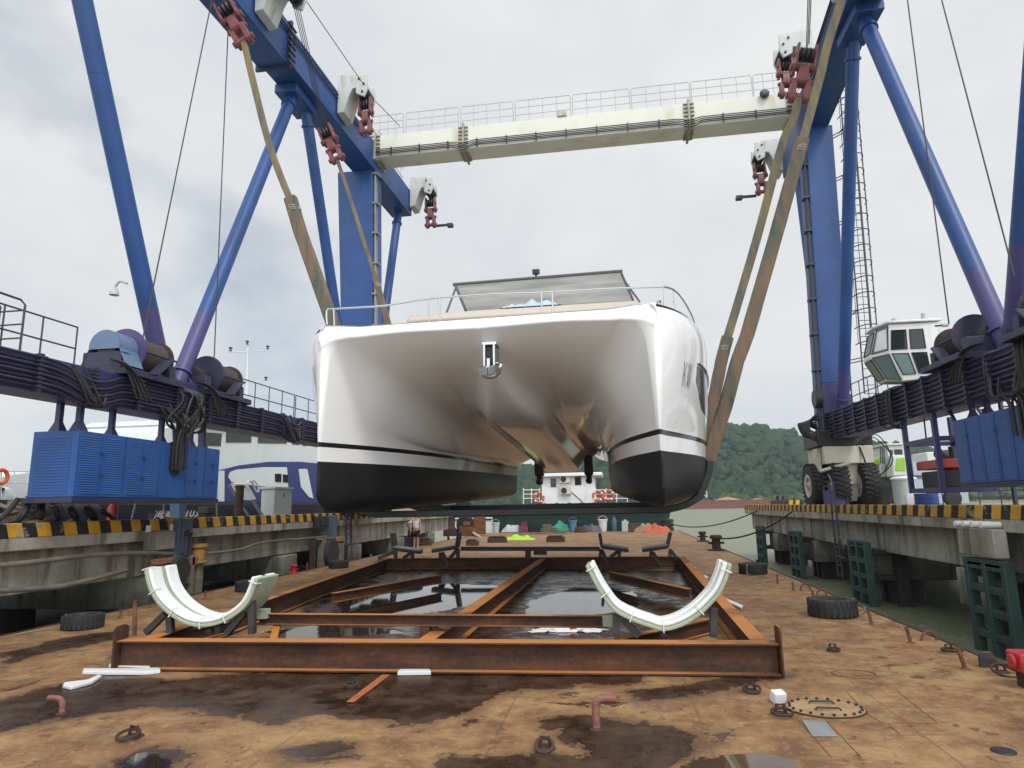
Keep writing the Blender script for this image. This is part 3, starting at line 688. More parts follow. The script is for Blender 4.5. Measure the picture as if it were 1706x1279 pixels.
# winches on the lower beams
def winch(s, y, hood, tone):
    x = (LX[s][0]+LX[s][1])/2; b, tp = lbz(s, y); z = tp+.62
    mb = MB(); mb.bb(x-.75, x+.62, y-.75, y+1.1, tp+.0, tp+.14); mb.bb(x-.5, x+.4, y-.7, y-.45, tp+.1, tp+.5); mb.bb(x-.5, x+.4, y+.85, y+1.05, tp+.1, tp+.5)
    wv_ = mb.build('winch', M['indigo_d'], CR, .015)
    mb = MB(); mb.lathe([(.36, 0), (.36, .95)], (x, y-.1, z), (0, 1, 0), 28)
    for k in range(16): mb.lathe([(.36,0),(.385,.028),(.36,.056)], (x, y-.08+.057*k, z), (0, 1, 0), 28, False)
    mb.build('rope_drum', M['drum'], wv_)
    mb = MB(); mb.lathe([(.15,0),(.52,.0),(.52,.05),(.15,.05)], (x, y-.16, z), (0, 1, 0), 32); mb.build('drum_flange', M[tone], wv_); mb = MB(); mb.lathe([(.15,0),(.45,.0),(.45,.04),(.15,.04)], (x, y+.86, z), (0, 1, 0), 32); mb.build('drum_flange', M['drum'], wv_)
    if hood:
        mb = MB(); pr = []
        for a in np.linspace(-.15, math.pi+.15, 15): pr.append(V((x+.36*math.cos(a), y-.72, z-.05+.36*math.sin(a)+.04)))
        pr = [V((x+.52, y-.72, z-.42))]+pr+[V((x-.52, y-.72, z-.42))]
        for j in range(len(pr)-1):
            mb.add([pr[j], pr[j+1], pr[j+1]+V((0, .55, 0)), pr[j]+V((0, .55, 0))], [(0,1,2,3)])
        mb.prism(pr[1:-1], (0, .02, 0)); mb.build('motor_hood', M['blue_grey'], wv_, smooth=30)
    mb = MB(); mb.lathe([(.2,0),(.22,.05),(.22,.42),(.15,.48)], (x+.02, y-.68, z-.1), (0, 1, 0), 20); mb.build('motor', M['dark'], wv_)
    mb = MB(); mb.beam((x-s*.62, y+.0, tp+.1), (x-s*.58, y+.5, z-.1), .26, .04); mb.tube([(x-s*.45, y-.1, z), (x-s*.5, y+.92, z-.02)], .025, 8); mb.build('rope_guide', M['indigo_d'], wv_)
    mb = MB()
    for k in range(4): mb.tube(crv([(x-s*.2, y-.75, z-.3), (x-s*(.55+.05*k), y-.8-.05*k, z-.45), (x-s*.66, y-.7+.1*k, tp-.1), (x-s*.68, y-.5+.15*k, tp-.5)]), .022, 6)
    mb.build('hose', M['cable'], wv_)
M['blue_grey'] = paint('blue_grey_hood_paint', (.11, .18, .29), .45, var=.15)
yw = PX(205, 590, -10.5).y; winch(-1, yw+.05, True, 'violet'); yw = PX(345, 630, -10.5).y; winch(-1, yw-.1, False, 'indigo_d')
yw = PX(1600, 565, 8.5).y; winch(1, yw-.75, False, 'indigo_d'); winch(1, 12.9, False, 'indigo_d')
# handrails on the lower beams
def beam_rail(s, y0, y1, n, mat):
    x = LX[s][1]+s*-.08; mb = MB(); P = lambda y, h: V((x, y, lbz(s, y)[1]+h))
    for h in (.95, .5, .08): mb.tube([P(y0, h), P(y1, h)], .017, 6)
    for k in range(n+1): y = y0+(y1-y0)*k/n; mb.tube([P(y, 0), P(y, .95)], .017, 6)
    mb.build('railing_panel', M[mat], CR)
beam_rail(-1, 5.0, 11.6, 8, 'rail_d'); beam_rail(-1, 16.8, 21.0, 5, 'rail_d'); beam_rail(-1, 21.1, 25.0, 4, 'rail_d')
beam_rail(1, 22.2, 25.4, 4, 'rail_d')
p = PX(32, 590, -10.1); mb = MB(); b, tp = lbz(-1, p.y)     # hooped gate at the walkway end
for dx in (0, -.5): mb.tube([(p.x+dx, p.y, tp), (p.x+dx, p.y, tp+.85), (p.x+dx-.1, p.y, tp+.95), (p.x+dx-.1, p.y-.9, tp+.95)], .02, 6)
for h in (.25, .5, .75): mb.tube([(p.x, p.y, tp+h), (p.x-.5, p.y, tp+h)], .015, 6)
mb.build('access_gate', M['rail_d'], CR)
# power packs hung under the beams: louvred blue cabinets
def power_pack(s, y0, y1, z0, z1, doors, slot):
    x0 = LX[s][0]+(-.02 if s < 0 else .0); x1 = x0+s*1.0
    mb = MB(); mb.bb(x0-.0+s*.03, x1, y0+.03, y1, z0+.02, z1); pk = mb.build('power_cabinet', M['blue2'], CR, .015)
    mb = MB(); mb.bb(x0-s*.02, x1+s*.05, y0-.02, y1+.02, z0-.08, z0+.018); mb.build('base_frame', M['indigo_d'], pk)
    L_ = y1-y0
    for k, (u0, u1, lou) in enumerate(doors):
        a, b = y0+L_*u0+.015, y0+L_*u1-.015
        mb = MB(); mb.bb(x0, x0+s*.03, a, b, z0+.03, z1-.02)
        if lou:
            for half in (0, 1):
                ya, yb = a+(b-a)*(.5*half+.06), a+(b-a)*(.5*half+.44)
                for z in np.arange(z0+.1, z1-.08, .045): mb.hexa([V((x0, ya, z-.012)), V((x0-s*.012, ya+.01, z-.012)), V((x0-s*.012, yb-.01, z-.012)), V((x0, yb, z-.012))], [V((x0, ya, z+.014)), V((x0-s*.002, ya, z+.014)), V((x0-s*.002, yb, z+.014)), V((x0, yb, z+.014))])
            mb.bb(x0, x0-s*.016, (a+b)/2-.012, (a+b)/2+.012, z0+.06, z1-.06)
        d = mb.build('louvred_door' if lou else 'cabinet_door', M['blue2'], pk)
        for z in (z0+.45, z1-.4):
            if slot and y0+L_*slot[0] < (a+b)/2 < y0+L_*slot[1]: continue
            mb = MB(); mb.bb(x0-s*.02, x0-s*.045, (a+b)/2-.05, (a+b)/2+.04, z-.02, z+.02); mb.build('door_latch', M['indigo'], pk)
    mb = MB()   # end panel ribs
    for z in np.arange(z0+.1, z1-.08, .055): mb.bb(x0+s*.15, x1-s*.1, y0+.03, y0+.018, z-.012, z+.012)
    mb.bb(x0+s*.03, x1, y0+.032, y0+.008, z0+.03, z0+.06); mb.build('end_panel', M['blue2'], pk)
    if slot:
        a, b = y0+L_*slot[0], y0+L_*slot[1]; c = (a+b)/2; r = (b-a)/2; mb = MB()
        poly = [V((x0-s*.012, a, z1+.02)), V((x0-s*.012, a, z1-.55))]+[V((x0-s*.012, c-r*math.cos(t), z1-.55-r*math.sin(t))) for t in np.linspace(.2, math.pi-.2, 7)]+[V((x0-s*.012, b, z1-.55)), V((x0-s*.012, b, z1+.02))]
        mb.prism(poly, (s*.02, 0, 0)); mb.build('cable_slot', M['dark'], pk)
        mb = MB(); rn = random.Random(11)
        for k in range(13):
            y = a+(b-a)*(.08+.84*rn.random()); xx = x0-s*(.03+.12*rn.random()); top = rn.uniform(-.5, .5); zb = lbz(s, y)[0]
            mb.tube(crv([(xx, y+top*1.6, zb+.5*rn.random()), (xx-s*.1, y+top*1.1, zb-.05), (xx-s*.04, y+top*.3, (zb+z1)/2+.0), (xx, y, z1-.1), (xx+s*.02, y+.03, z1-.62)]), .028, 6)
        mb.build('hose_bundle', M['cable'], pk)
    for u in (.02, .28, .62, .86, .97):
        for dx in ((.2, .65) if u < .1 else (.5,)):
            y = y0+L_*u+.12; zb = lbz(s, y)[0]; mb = MB(); xx = x0+s*dx if s < 0 else x0+s*dx*.9
            mb.bb(xx-.05, xx+.05, y-.05, y+.05, z1, max(zb, z1+.3) if abs(xx) > 0 else zb)
            mb.hexa([V((xx-.13, y-.11, z1-.01)), V((xx+.13, y-.11, z1-.01)), V((xx+.13, y+.11, z1-.01)), V((xx-.13, y+.11, z1-.01))], [V((xx-.05, y-.05, z1+.2)), V((xx+.05, y-.05, z1+.2)), V((xx+.05, y+.05, z1+.2)), V((xx-.05, y+.05, z1+.2))])
            mb.build('hanger', M['indigo'], pk)
power_pack(-1, 11.12, 15.75, 2.30, 3.58, [(0, .275, 1), (.275, .51, 1), (.51, .71, 0), (.71, .868, 1), (.868, 1, 0)], (.575, .665))
power_pack(1, 11.2, 17.0, 2.30, 3.80, [(.8, 1, 1), (.6, .8, 1), (.3, .6, 0), (0, .3, 0)], (.42, .55))
# loose cable loops on the beams
mb = MB(); rn = random.Random(5)
for k in range(10):
    y0 = N1L.y-.3+rn.uniform(-.4, .5); b, tp = lbz(-1, y0); x = -9.85+.04*rn.random()
    mb = MB(); mb.tube(crv([(x-.2, y0, tp+.05), (x, y0+.1, tp-.1), (x+.06, y0+rn.uniform(-.15, .25), (b+tp)/2), (x, y0+rn.uniform(-.3, .3), b-.15), (x-.15, y0+.2, b-.3)]), rn.uniform(.018, .032), 6); mb.build('hose', M['cable'], CR)
for k in range(12):
    y0 = rn.choice((11.0, 19.2))+rn.uniform(-.25, .25); b, tp = lbz(-1, y0); x = -9.88
    mb = MB(); mb.tube(crv([(x, y0-.3, tp-.1*rn.random()), (x+.1, y0-.1, (b+tp)/2-.1), (x+.12, y0+.12, b-.02-.15*rn.random()), (x, y0+.35, b+.3)]), rn.uniform(.016, .03), 6); mb.build('hose', M['cable'], CR)
mb = MB()
for k in range(16):
    y0 = rn.choice((15.2, 15.0, 13.6, 20.2))+rn.uniform(-.35, .35); b, tp = lbz(1, y0); x = 7.88
    mb = MB(); mb.tube(crv([(x+.25, y0, tp+.05), (x, y0-.05, tp-.05), (x-.1, y0-.15, (b+tp)/2), (x-.06, y0-.2+.2*rn.random(), b-.1), (x+.1, y0-.3, b-.35*rn.random())]), rn.uniform(.018, .034), 6); mb.build('hose', M['cable'], CR)
# generator cradle hung from the right beam
mb = MB(); XG, YG0, YG1, ZG0 = 8.05, 18.0, 19.75, 2.15
for x in (XG, XG+1.2):
    for y in (YG0, YG1): mb.bb(x-.06, x+.06, y-.06, y+.06, ZG0, lbz(1, y)[0]+.05)
for z in (ZG0, 3.42):
    for x in (XG, XG+1.2): mb.bb(x-.05, x+.05, YG0+.06, YG1-.06, z, z+.12)
    for y in (YG0, YG1): mb.bb(XG+.06, XG+1.14, y-.05, y+.05, z, z+.12)
gen = mb.build('generator_frame', M['indigo'], CR, .01)
M['red'] = paint('orange_red_enamel', (.42, .06, .03), .45, var=.15, dirt=(.1, .03, .02))
mb = MB(); mb.bb(XG+.12, XG+1.1, YG0+.15, YG1-.15, 2.75, 2.98); mb.lathe([(.26,0),(.3,.06),(.3,.7),(.22,.78)], (XG+.55, YG0+.3, 2.5), (0, 1, 0), 18); mb.build('engine', M['red'], gen, .02)
mb = MB(); mb.bb(XG+.2, XG+1.0, YG0+.2, YG1-.2, 2.28, 2.7); mb.cyl((XG+.5, YG0+.4, 2.9), (XG+.5, YG0+.4, 3.3), .07, 12); mb.cyl((XG+.7, YG1-.7, 2.98), (XG+.7, YG1-.2, 3.2), .14, 14); mb.build('engine_block', M['dark'], gen, .02)
mb = MB(); mb.tube(catenary((XG+.3, 19.2, 4.1), (XG+.2, 19.0, 3.5), .02), .02, 6); mb.tube(catenary((XG+.5, 19.3, 4.1), (XG+.3, 18.6, 3.5), .02), .02, 6); mb.build('cable', M['cable'], gen)
# tie struts beside the generator
mb = MB(); mb.beam((8.3, 17.7, 4.15), (8.3, 17.1, 3.3), .06, .06); mb.beam((8.9, 17.6, 4.15), (8.9, 17.0, 3.5), .06, .06); mb.build('tie_strut', M['indigo'], CR)
# access ladder beside the right cabinet
mb = MB()
for x in (9.1, 9.55): mb.bb(x-.03, x+.03, 16.95, 17.05, 1.75, 4.5)
for z in np.arange(2.0, 4.4, .3): mb.cyl((9.1, 17.0, z), (9.55, 17.0, z), .018, 6)
mb.build('access_ladder', M['rail_d'], CR)
# operator cab
CXm = PY(1478, 540, 18.4); cx0 = PY(1480, 560, 18.4).x; cx1 = PY(1566, 560, 18.4).x; zt = PY(1480, 540, 18.4).z; zb = PY(1490, 636, 18.4).z
xl = PY(1460, 550, 18.9).x; cy0, cy1 = 18.4, 19.5; zm = zb+(zt-zb)*.52
M['glass'] = (lambda n: (n.set((.025, .035, .035), .03, 0, .5), n.m)[1])(NT('tinted_cab_glass'))
M['glass_l'] = (lambda n: (n.set((.18, .25, .25), .03, 0, .5), n.m)[1])(NT('pale_cab_glass'))
A = [V((xl+.12, cy0+.5, zb+.12)), V((cx0+.22, cy0, zb)), V((cx1, cy0, zb+.06)), V((cx1, cy1, zb+.06)), V((xl+.12, cy1, zb+.12))]
B = [V((xl-.22, cy0+.5, zm)), V((cx0-.02, cy0, zm)), V((cx1+.05, cy0, zm)), V((cx1+.05, cy1, zm)), V((xl-.22, cy1, zm))]
C_ = [V((xl+.0, cy0+.5, zt)), V((cx0+.05, cy0, zt)), V((cx1, cy0, zt)), V((cx1, cy1, zt)), V((xl+.0, cy1, zt))]
mb = MB(); mb.add(A+B+C_, [(4,3,2,1,0)]+[(i, (i+1) % 5, 5+(i+1) % 5, 5+i) for i in range(5)]+[(5+i, 5+(i+1) % 5, 10+(i+1) % 5, 10+i) for i in range(5)]+[(10,11,12,13,14)])
cab = mb.build('operator_cab', M['white'], CR, .03)
def pane(q, mat, inset=.1):    # q: 4 corners counter-clockwise seen from outside
    q = [V(p) for p in q]; c = sum(q, V())/4; nn = (q[1]-q[0]).cross(q[3]-q[0]).normalized()
    ins = [p+(c-p).normalized()*inset for p in q]; mb = MB(); mb.prism([p+nn*.012 for p in ins], -nn*.03); w_ = mb.build('cab_window', mat, cab, .006)
    mb = MB(); mb.tube([p+nn*.014 for p in ins], .016, 6, True); mb.build('window_seal', M['dark'], cab)
xq = lambda z0, z1, u: None
def lerp(a, b, u): return a.lerp(b, u)
fa, fb, fc = (A[1], A[2]), (B[1], B[2]), (C_[1], C_[2])
for u0, u1, mm in ((0.0, .36, 'glass_l'), (.37, .70, 'glass')):
    pane([lerp(*fa, u0)+V((0, 0, .12)), lerp(*fa, u1)+V((0, 0, .12)), lerp(*fb, u1), lerp(*fb, u0)], M[mm], .07)
    pane([lerp(*fb, u0), lerp(*fb, u1), lerp(*fc, u1)-V((0, 0, .12)), lerp(*fc, u0)-V((0, 0, .12))], M['glass'], .07)
pane([A[0], A[1], B[1], B[0]], M['glass_l'], .06); pane([B[0], B[1], C_[1], C_[0]], M['glass_l'], .06)
pane([A[4], A[0], B[0], B[4]], M['glass_l'], .1); pane([B[4], B[0], C_[0], C_[4]], M['glass'], .1)
mb = MB(); mb.prism([p+V((0, 0, .015))+(p-sum(C_, V())/5).normalized()*.1 for p in C_], (0, 0, .07)); mb.build('cab_roof', M['white'], cab, .02)
mb = MB(); mb.cyl((cx1-.25, cy0+.2, zt+.08), (cx1-.25, cy0+.2, zt+.3), .05, 10); mb.cyl((cx0+.35, cy0+.4, zt+.08), (cx0+.35, cy0+.4, zt+.25), .06, 10); mb.cyl((cx1+.05, cy0-.06, zt-.12), (cx1+.2, cy0-.06, zt-.12), .05, 10); mb.build('roof_lamp', M['rail'], cab)
mb = MB(); q = lerp(*fb, .82); mb.bb(q.x-.02, q.x+.22, cy0-.012, cy0+.01, q.z-.03, q.z+.01); mb.bb(q.x+.1, q.x+.28, cy0-.01, cy0+.01, q.z+.62, q.z+.66); mb.build('cab_plate', M['dark'], cab)
# caged ladder on the right column
zs = np.arange(5.4, 17.4, .3); 
def ldx(z): u = (z-5.4)/12; return 9.5+.12*u
la = PY(1450, 655, 25.7); lb_ = PY(1408, 150, 25.7)
def LP(u): return la.lerp(lb_, u)
mb = MB()
for dx in (-.2, .2): mb.tube([LP(0)+V((dx, 0, 0)), LP(1)+V((dx, 0, 0))], .028, 6)
for k in range(41): p = LP(k/40); mb.tube([p+V((-.2,0,0)), p+V((.2,0,0))], .014, 6)
lad = mb.build('caged_ladder', M['rail_d'], CR)
mb = MB()
for k in range(6, 41, 2):
    p = LP(k/40); mb.tube([p+V((.2*math.cos(a)+.36*math.cos(a)*max(0, -math.sin(a))*0, -.36*math.sin(a)*1.8-.0, 0))+V((.17*math.cos(a), 0, 0)) for a in np.linspace(0, math.pi, 12)], .02, 6)
for a in (.35, 1.0, math.pi/2, 2.1, 2.8): mb.tube([LP(6/40)+V((.37*math.cos(a), -.65*math.sin(a), 0)), LP(1)+V((.37*math.cos(a), -.65*math.sin(a), 0))], .012, 6)
mb.build('ladder_cage', M['rail_d'], lad)
mb = MB()
for k in range(4, 40, 6): p = LP(k/40); mb.tube([p+V((-.2,0,0)), p+V((-.6,.5,0))], .02, 6); mb.tube([p+V((-.2,0,.12)), p+V((-.6,.5,.12))], .02, 6)
mb.build('ladder_stay', M['rail_d'], lad)
# wheel bogies under the columns
def bogie(s):
    cx = 8.45 if s > 0 else -10.5; i = -s; cy = DY+.6
    mb = MB(); mb.bb(cx-.85, cx+.85, cy-1.0, cy+1.0, 3.3, 3.94); mb.bb(cx-.5, cx+.5, cy-.75, cy+.75, 2.55, 3.3)
    mb.hexa([V((cx-.3, cy-.5, 1.95)), V((cx+.3, cy-.5, 1.95)), V((cx+.3, cy+.5, 1.95)), V((cx-.3, cy+.5, 1.95))], [V((cx-.42, cy-.6, 2.56)), V((cx+.42, cy-.6, 2.56)), V((cx+.42, cy+.6, 2.56)), V((cx-.42, cy+.6, 2.56))])
    mb.bb(cx-1.02, cx-.87, cy-.75, cy-.2, 2.9, 3.9)
    bg = mb.build('wheel_bogie', M['cream'], CR, .03)
    mb = MB(); mb.cyl((cx-1.05, cy-1.1, 3.05), (cx-.1, cy-1.35, 3.3), .06, 10); mb.build('steering_ram', M['cream'], bg)
    mb = MB(); mb.tube(crv([(cx+.4, cy-1.0, 3.9), (cx+.5, cy-1.15, 3.2), (cx+.42, cy-1.05, 2.6), (cx+.5, cy-.9, 2.2)]), .03, 6); mb.tube(crv([(cx+.5, cy-1.0, 3.95), (cx+.9, cy-1.3, 4.3), (cx+1.3, cy-1.3, 3.6), (cx+1.2, cy-.9, 3.0)]), .02, 6); mb.tube(crv([(cx+.3, cy-1.0, 3.95), (cx+.8, cy-1.3, 4.2), (cx+1.4, cy-1.2, 3.4), (cx+1.0, cy-.8, 2.8)]), .02, 6); mb.build('hose', M['cable'], bg)
    mb = MB(); r, wd = .80, .58
    prof = [(.42, -wd/2+.02), (.62, -wd/2), (.74, -wd/2+.04), (.80, -wd/2+.13), (.805, 0), (.80, wd/2-.13), (.74, wd/2-.04), (.62, wd/2), (.42, wd/2-.02)]
    c0 = V((0, 0, 0)); mb.lathe(prof, c0, (1, 0, 0), 44, False)
    for k in range(30):
        for sd_ in (-1, 1):
            a = 2*math.pi*(k+.25*sd_)/30; rot = Matrix.Rotation(-a, 3, 'X')
            mb.box(rot @ V((sd_*wd*.24, 0, r+.012)), (wd*.46, .085, .06), rot @ Matrix.Rotation(sd_*.25, 3, 'Z'))
    tyre = mb.build('tyre_proto', M['rubber'], None, origin=(0, 0, 0))
    mb = MB(); mb.lathe([(.06,-.3),(.12,-.3),(.13,-.2),(.28,-.16),(.3,-.27),(.37,-.29),(.43,-.285),(.43,.285),(.3,.27),(.28,.1)], c0, (1, 0, 0), 30, False)
    for k in range(8): a = k*math.pi/4; mb.cyl((-.23, .2*math.cos(a), .2*math.sin(a)), (-.17, .2*math.cos(a), .2*math.sin(a)), .025, 8)
    rim = mb.build('rim_proto', M['rimw'], None, origin=(0, 0, 0))
    bg_org = ORG[bg.name]; first = True
    for dx, dy in ((-.98, -.1), (-.62, .95), (.62, -.55), (.62, .95), (-.45, -.75)):
        if (dx, dy) == (-.62, .95): continue
        for pr_o, nm in ((tyre, 'tyre'), (rim, 'rim')):
            o = pr_o if first else pr_o.copy()
            if not first: COL.objects.link(o)
            o.name = nm; o.parent = bg; o.location = V((cx+dx, cy+dy, 1.72+.82))-bg_org
        first = False
M['rimw'] = paint('dirty_white_rim', (.5, .48, .44), .55, var=.2, dirt=(.15, .1, .06), scale=4)
bogie(1); bogie(-1)
mb = MB(); mb.bb(7.35, 8.1, 25.2, 25.3, 1.86, 2.35); mb.tube([(7.35, 25.15, 1.86), (7.35, 25.15, 2.5), (8.1, 25.15, 2.5), (8.1, 25.15, 1.86)], .025, 6); mb.build('wheel_guard', M['indigo'], CR)

# ------------------------------------------------------------------ hook blocks
def hook_block():
    root = thing('hook_block', '', 'hook block', (0, 0, 0), 'red hook blocks hanging from the crane')
    # local: top pin at origin, hangs along -Z, 1.55 long
    def plate(w_top, w_bot, z0, z1, y):
        pts = []
        for a in np.linspace(0, math.pi, 7): pts.append(V((w_top*math.cos(a), y, z0-w_top*.6+w_top*.6*math.sin(a))))
        pts += [V((-w_bot, y, z1+w_bot*.5))]+[V((-w_bot*math.cos(a), y, z1+w_bot*.5-w_bot*.5*math.sin(a))) for a in np.linspace(.4, math.pi-.4, 5)]+[V((w_bot, y, z1+w_bot*.5))]
        return pts
    for y in (-.26, .2):
        mb = MB(); mb.prism(plate(.2, .24, .05, -.78, y), (0, .06, 0)); mb.build('cheek_plate', M['hook'], root, .008)
    mb = MB()
    for y in (-.17, -.05, .07): mb.lathe([(.06,0),(.2,0),(.17,.045),(.2,.09),(.06,.09)], (0, y, -.25), (0, 1, 0), 22)
    mb.build('sheave', M['dark'], root)
    mb = MB(); mb.prism(plate(.15, .19, -.6, -1.15, -.13), (0, .26, 0)); mb.cyl((-.0, -.34, -.62), (0, .34, -.62), .1, 12); mb.cyl((0, -.3, -.25), (0, .3, -.25), .07, 12); mb.build('swivel', M['hook'], root, .012)
    mb = MB()
    for y in (-.24, .1): mb.prism(plate(.12, .15, -.95, -1.62, y), (0, .14, 0))
    mb.cyl((0, -.32, -1.45), (0, .32, -1.45), .09, 12); mb.cyl((0, -.3, -1.02), (0, .3, -1.02), .07, 12); mb.build('shackle', M['hook'], root, .01)
    return root
hb = hook_block(); first_hb = [True]
def place_hook(p, q, label, ropes_from=None, sc=1.0, yawz=0):
    p, q = V(p), V(q); d = (p-q).normalized()
    o = hb if first_hb[0] else dup(hb, p)
    first_hb[0] = False
    zq = d.to_track_quat('Z', 'Y')
    o.rotation_mode = 'QUATERNION'; o.rotation_quaternion = zq; o.location = p; o.scale = (sc,)*3; o['label'] = label; ORG[o.name] = p
    if ropes_from is not None:
        mb = MB()
        for k in range(6): off = V((.03*(k % 2), -.25+.1*k, 0)); mb.tube([p+off*.8, V(ropes_from)+off], .013, 5)
        mb.build('wire_rope', M['rope_steel'], CR)
    return p+(q-p).normalized()*1.45*sc
YS1, YS2 = 15.0, 20.6
h1 = place_hook(PY(372, 5, YS1), PY(425, 102, YS1), 'red hook block at top left, its sling running down to the near bow', PY(350, -45, YS1), 1.0)
h2 = place_hook(PY(540, 212, YS2), PY(570, 285, YS2), 'red hook block hanging on a long bundle of wires left of the blue column', HL['b']+V((0, 0, .1)), .95)
hc = place_hook(HL['c']+V((.05, -.1, -.12)), HL['c']+V((.12, -.1, -3)), 'red hook block hanging straight down close under the white bracket left of the cross beam', HL['c'], .95)
hd = place_hook(HL['d']+V((0, 0, -.25)), HL['d']+V((.05, 0, -3)), 'far red hook block at the end of the left beam, beyond the column', HL['d'], 1.0)
g2 = place_hook(PY(1345, 78, YS2), PY(1326, 185, YS2), 'dark red hook block tilted over the right end of the white beam', HR['b'], 1.25)
gc = place_hook(HR['c']+V((0, -.1, -.1)), HR['c']+V((-.1, -.1, -3)), 'pinkish hook block hanging straight under the white bracket at top right', HR['c'], .95)
gd = place_hook(HR['d']+V((0, 0, -.15)), HR['d']+V((.1, 0, -3)), 'far red hook block at the end of the right beam', HR['d'], 1.0)
# ------------------------------------------------------------------ catamaran
BA, BP = R_(2.0), R_(1.0); BC = V((-2.3, 11.5, 1.9))
def BW(u, s, z): return BC + V((u*math.cos(BA)+s*math.sin(BA), -u*math.sin(BA)+s*math.cos(BA), z+s*math.sin(BP)))
YT = thing('catamaran', 'white power catamaran with black bottom hanging in the crane slings', 'catamaran', BC)
def ci(xs, ys, x):   # monotone cubic
    xs = list(xs); n = len(xs)
    if x <= xs[0]: return ys[0]
    if x >= xs[-1]: return ys[-1]
    d = [(ys[i+1]-ys[i])/(xs[i+1]-xs[i]) for i in range(n-1)]
    mm = [d[0]]+[0 if d[i-1]*d[i] <= 0 else 2*d[i-1]*d[i]/(d[i-1]+d[i]) for i in range(1, n-1)]+[d[-1]]
    i = max(j for j in range(n-1) if xs[j] <= x); h = xs[i+1]-xs[i]; t = (x-xs[i])/h
    return (2*t**3-3*t*t+1)*ys[i]+(t**3-2*t*t+t)*h*mm[i]+(-2*t**3+3*t*t)*ys[i+1]+(t**3-t*t)*h*mm[i+1]
HC, WL, S0, S1 = 3.1, .98, 1.25, 1.34
S = [0, .06, .14, .28, .5, .75, 1, 1.3, 1.6, 2, 2.4, 2.8, 3.2, 3.6, 4.1, 4.7, 5.4, 6.2, 7, 8, 9, 10, 11, 12, 13]
def prm(s):
    P = {}
    P['zn'] = ci([0,.3,.8,1.3,2,2.8,3.5,5,8,13], [3.29,3.06,2.72,2.46,2.18,1.97,1.86,1.72,1.5,1.08], s)
    P['zt'] = ci([0,.3,.8,1.5,2.5,3.5,5,7,10,13], [3.30,3.10,2.86,2.64,2.42,2.29,2.17,2.06,1.95,1.8], s)
    P['wn'] = ci([0,.6,1,1.5,2.2,3,3.6,13], [.04,.05,.09,.17,.34,.55,.62,.62], s)
    P['iw'] = ci([0,.3,1,2,3,4.5,7,13], [.035,.13,.36,.62,.80,.98,1.2,1.42], s)     # inner half width at waterline
    P['ow'] = ci([0,.3,1,2,3,4.5,7,13], [.03,.13,.42,.78,1.02,1.2,1.3,1.3], s)
    P['ib'] = ci([0,.3,1,2,4.5,13], [.03,.10,.27,.52,.80,1.3], s); P['ob'] = ci([0,.3,1,2,4.5,13], [.03,.10,.31,.58,.9,1.0], s)
    P['os'] = ci([0,.15,.4,.8,1.5,2.5,4,6,13], [.07,.22,.44,.67,.93,1.12,1.26,1.34,1.34], s)   # sheer outer
    P['kz'] = ci([0,.15,.4,.9,2,13], [.36,.2,.09,.02,0,.12], s)
    P['sh'] = ci([0,.8,2,13], [3.53,3.53,3.52,3.62], s)
    return P
def spl(pts, n):
    o = crv([V((p[0], 0, p[1])) for p in pts], n); return [(p.x, p.z) for p in o]
NG = 8
def half(s):
    P = prm(s); k = P['kz']; zn, zt, wn = P['zn'], P['zt'], P['wn']; xi = HC-P['iw']
    f = min(1, s/1.2)
    roof_o = HC-P['iw']-1.2+.5*(1-f)
    side = min(zt, zn+(zt-zn)*.75)
    g1 = [(0, zn), (wn*.5, zn+.005*f)]; 
    top = [(wn, zn+.03*f), (wn+.12+.10*f, side), (wn+.34+.16*f, zt), ((wn+.5+roof_o)/2, zt+.02), (roof_o, zt-.02), (xi-.62+.17*(1-f), zt-.13*f-.03), (xi-.20+.06*(1-f), max(S1+.12, zt-.58*f-.18)), (xi-.045, S1+(max(S1+.12, zt-.58*f-.18)-S1)*.5), (xi, S1)]
    a = [(p, 0) for p in g1+spl(top, 4)]
    wl = WL-.0
    b = [((xi, S1), 1), ((xi+.004, S0), 1)]
    c = [((xi+.004, S0), 0), ((xi+.02, wl), 0)]
    kb = lambda z: k+z*(1-k/WL)
    bl = spl([(xi+.02, wl), (HC-(P['iw']*.72+P['ib']*.28)+.0, kb(.58)), (HC-P['ib'], kb(.23)), (HC-P['ib']*.5, kb(.07)), (HC-.03, k)], 4)
    bo = spl([(HC+.03, k), (HC+P['ob']*.5, kb(.07)), (HC+P['ob'], kb(.23)), (HC+(P['ow']*.72+P['ob']*.28), kb(.58)), (HC+P['ow']-.02, wl)], 4)
    xo = HC+P['ow']
    d = [(p, 2) for p in bl+bo]
    e = [((xo-.02, wl), 0), ((xo-.004, S0), 0)]
    g = [((xo-.004, S0), 1), ((xo, S1), 1)]
    so = HC+P['os']
    h = [(p, 0) for p in spl([(xo, S1), (xo*.62+so*.38+.02, 1.95), (xo*.3+so*.7+.03, 2.6), (so+.01, 3.15), (so-.02, P['sh']-.10), (so-.10, P['sh'])], 4)]
    return [a, b, c, d, e, g, h]
mb = MB(); MAP = {0: 0, 1: 1, 2: 2}
def add_strip(rows, mi, mirror):
    mb.mat(mi).grid([[BW(-u if mirror else u, s, z) for (u, z), s in r] for r in rows], flip=mirror)
secs = [half(s) for s in S]
ng = len(secs[0])
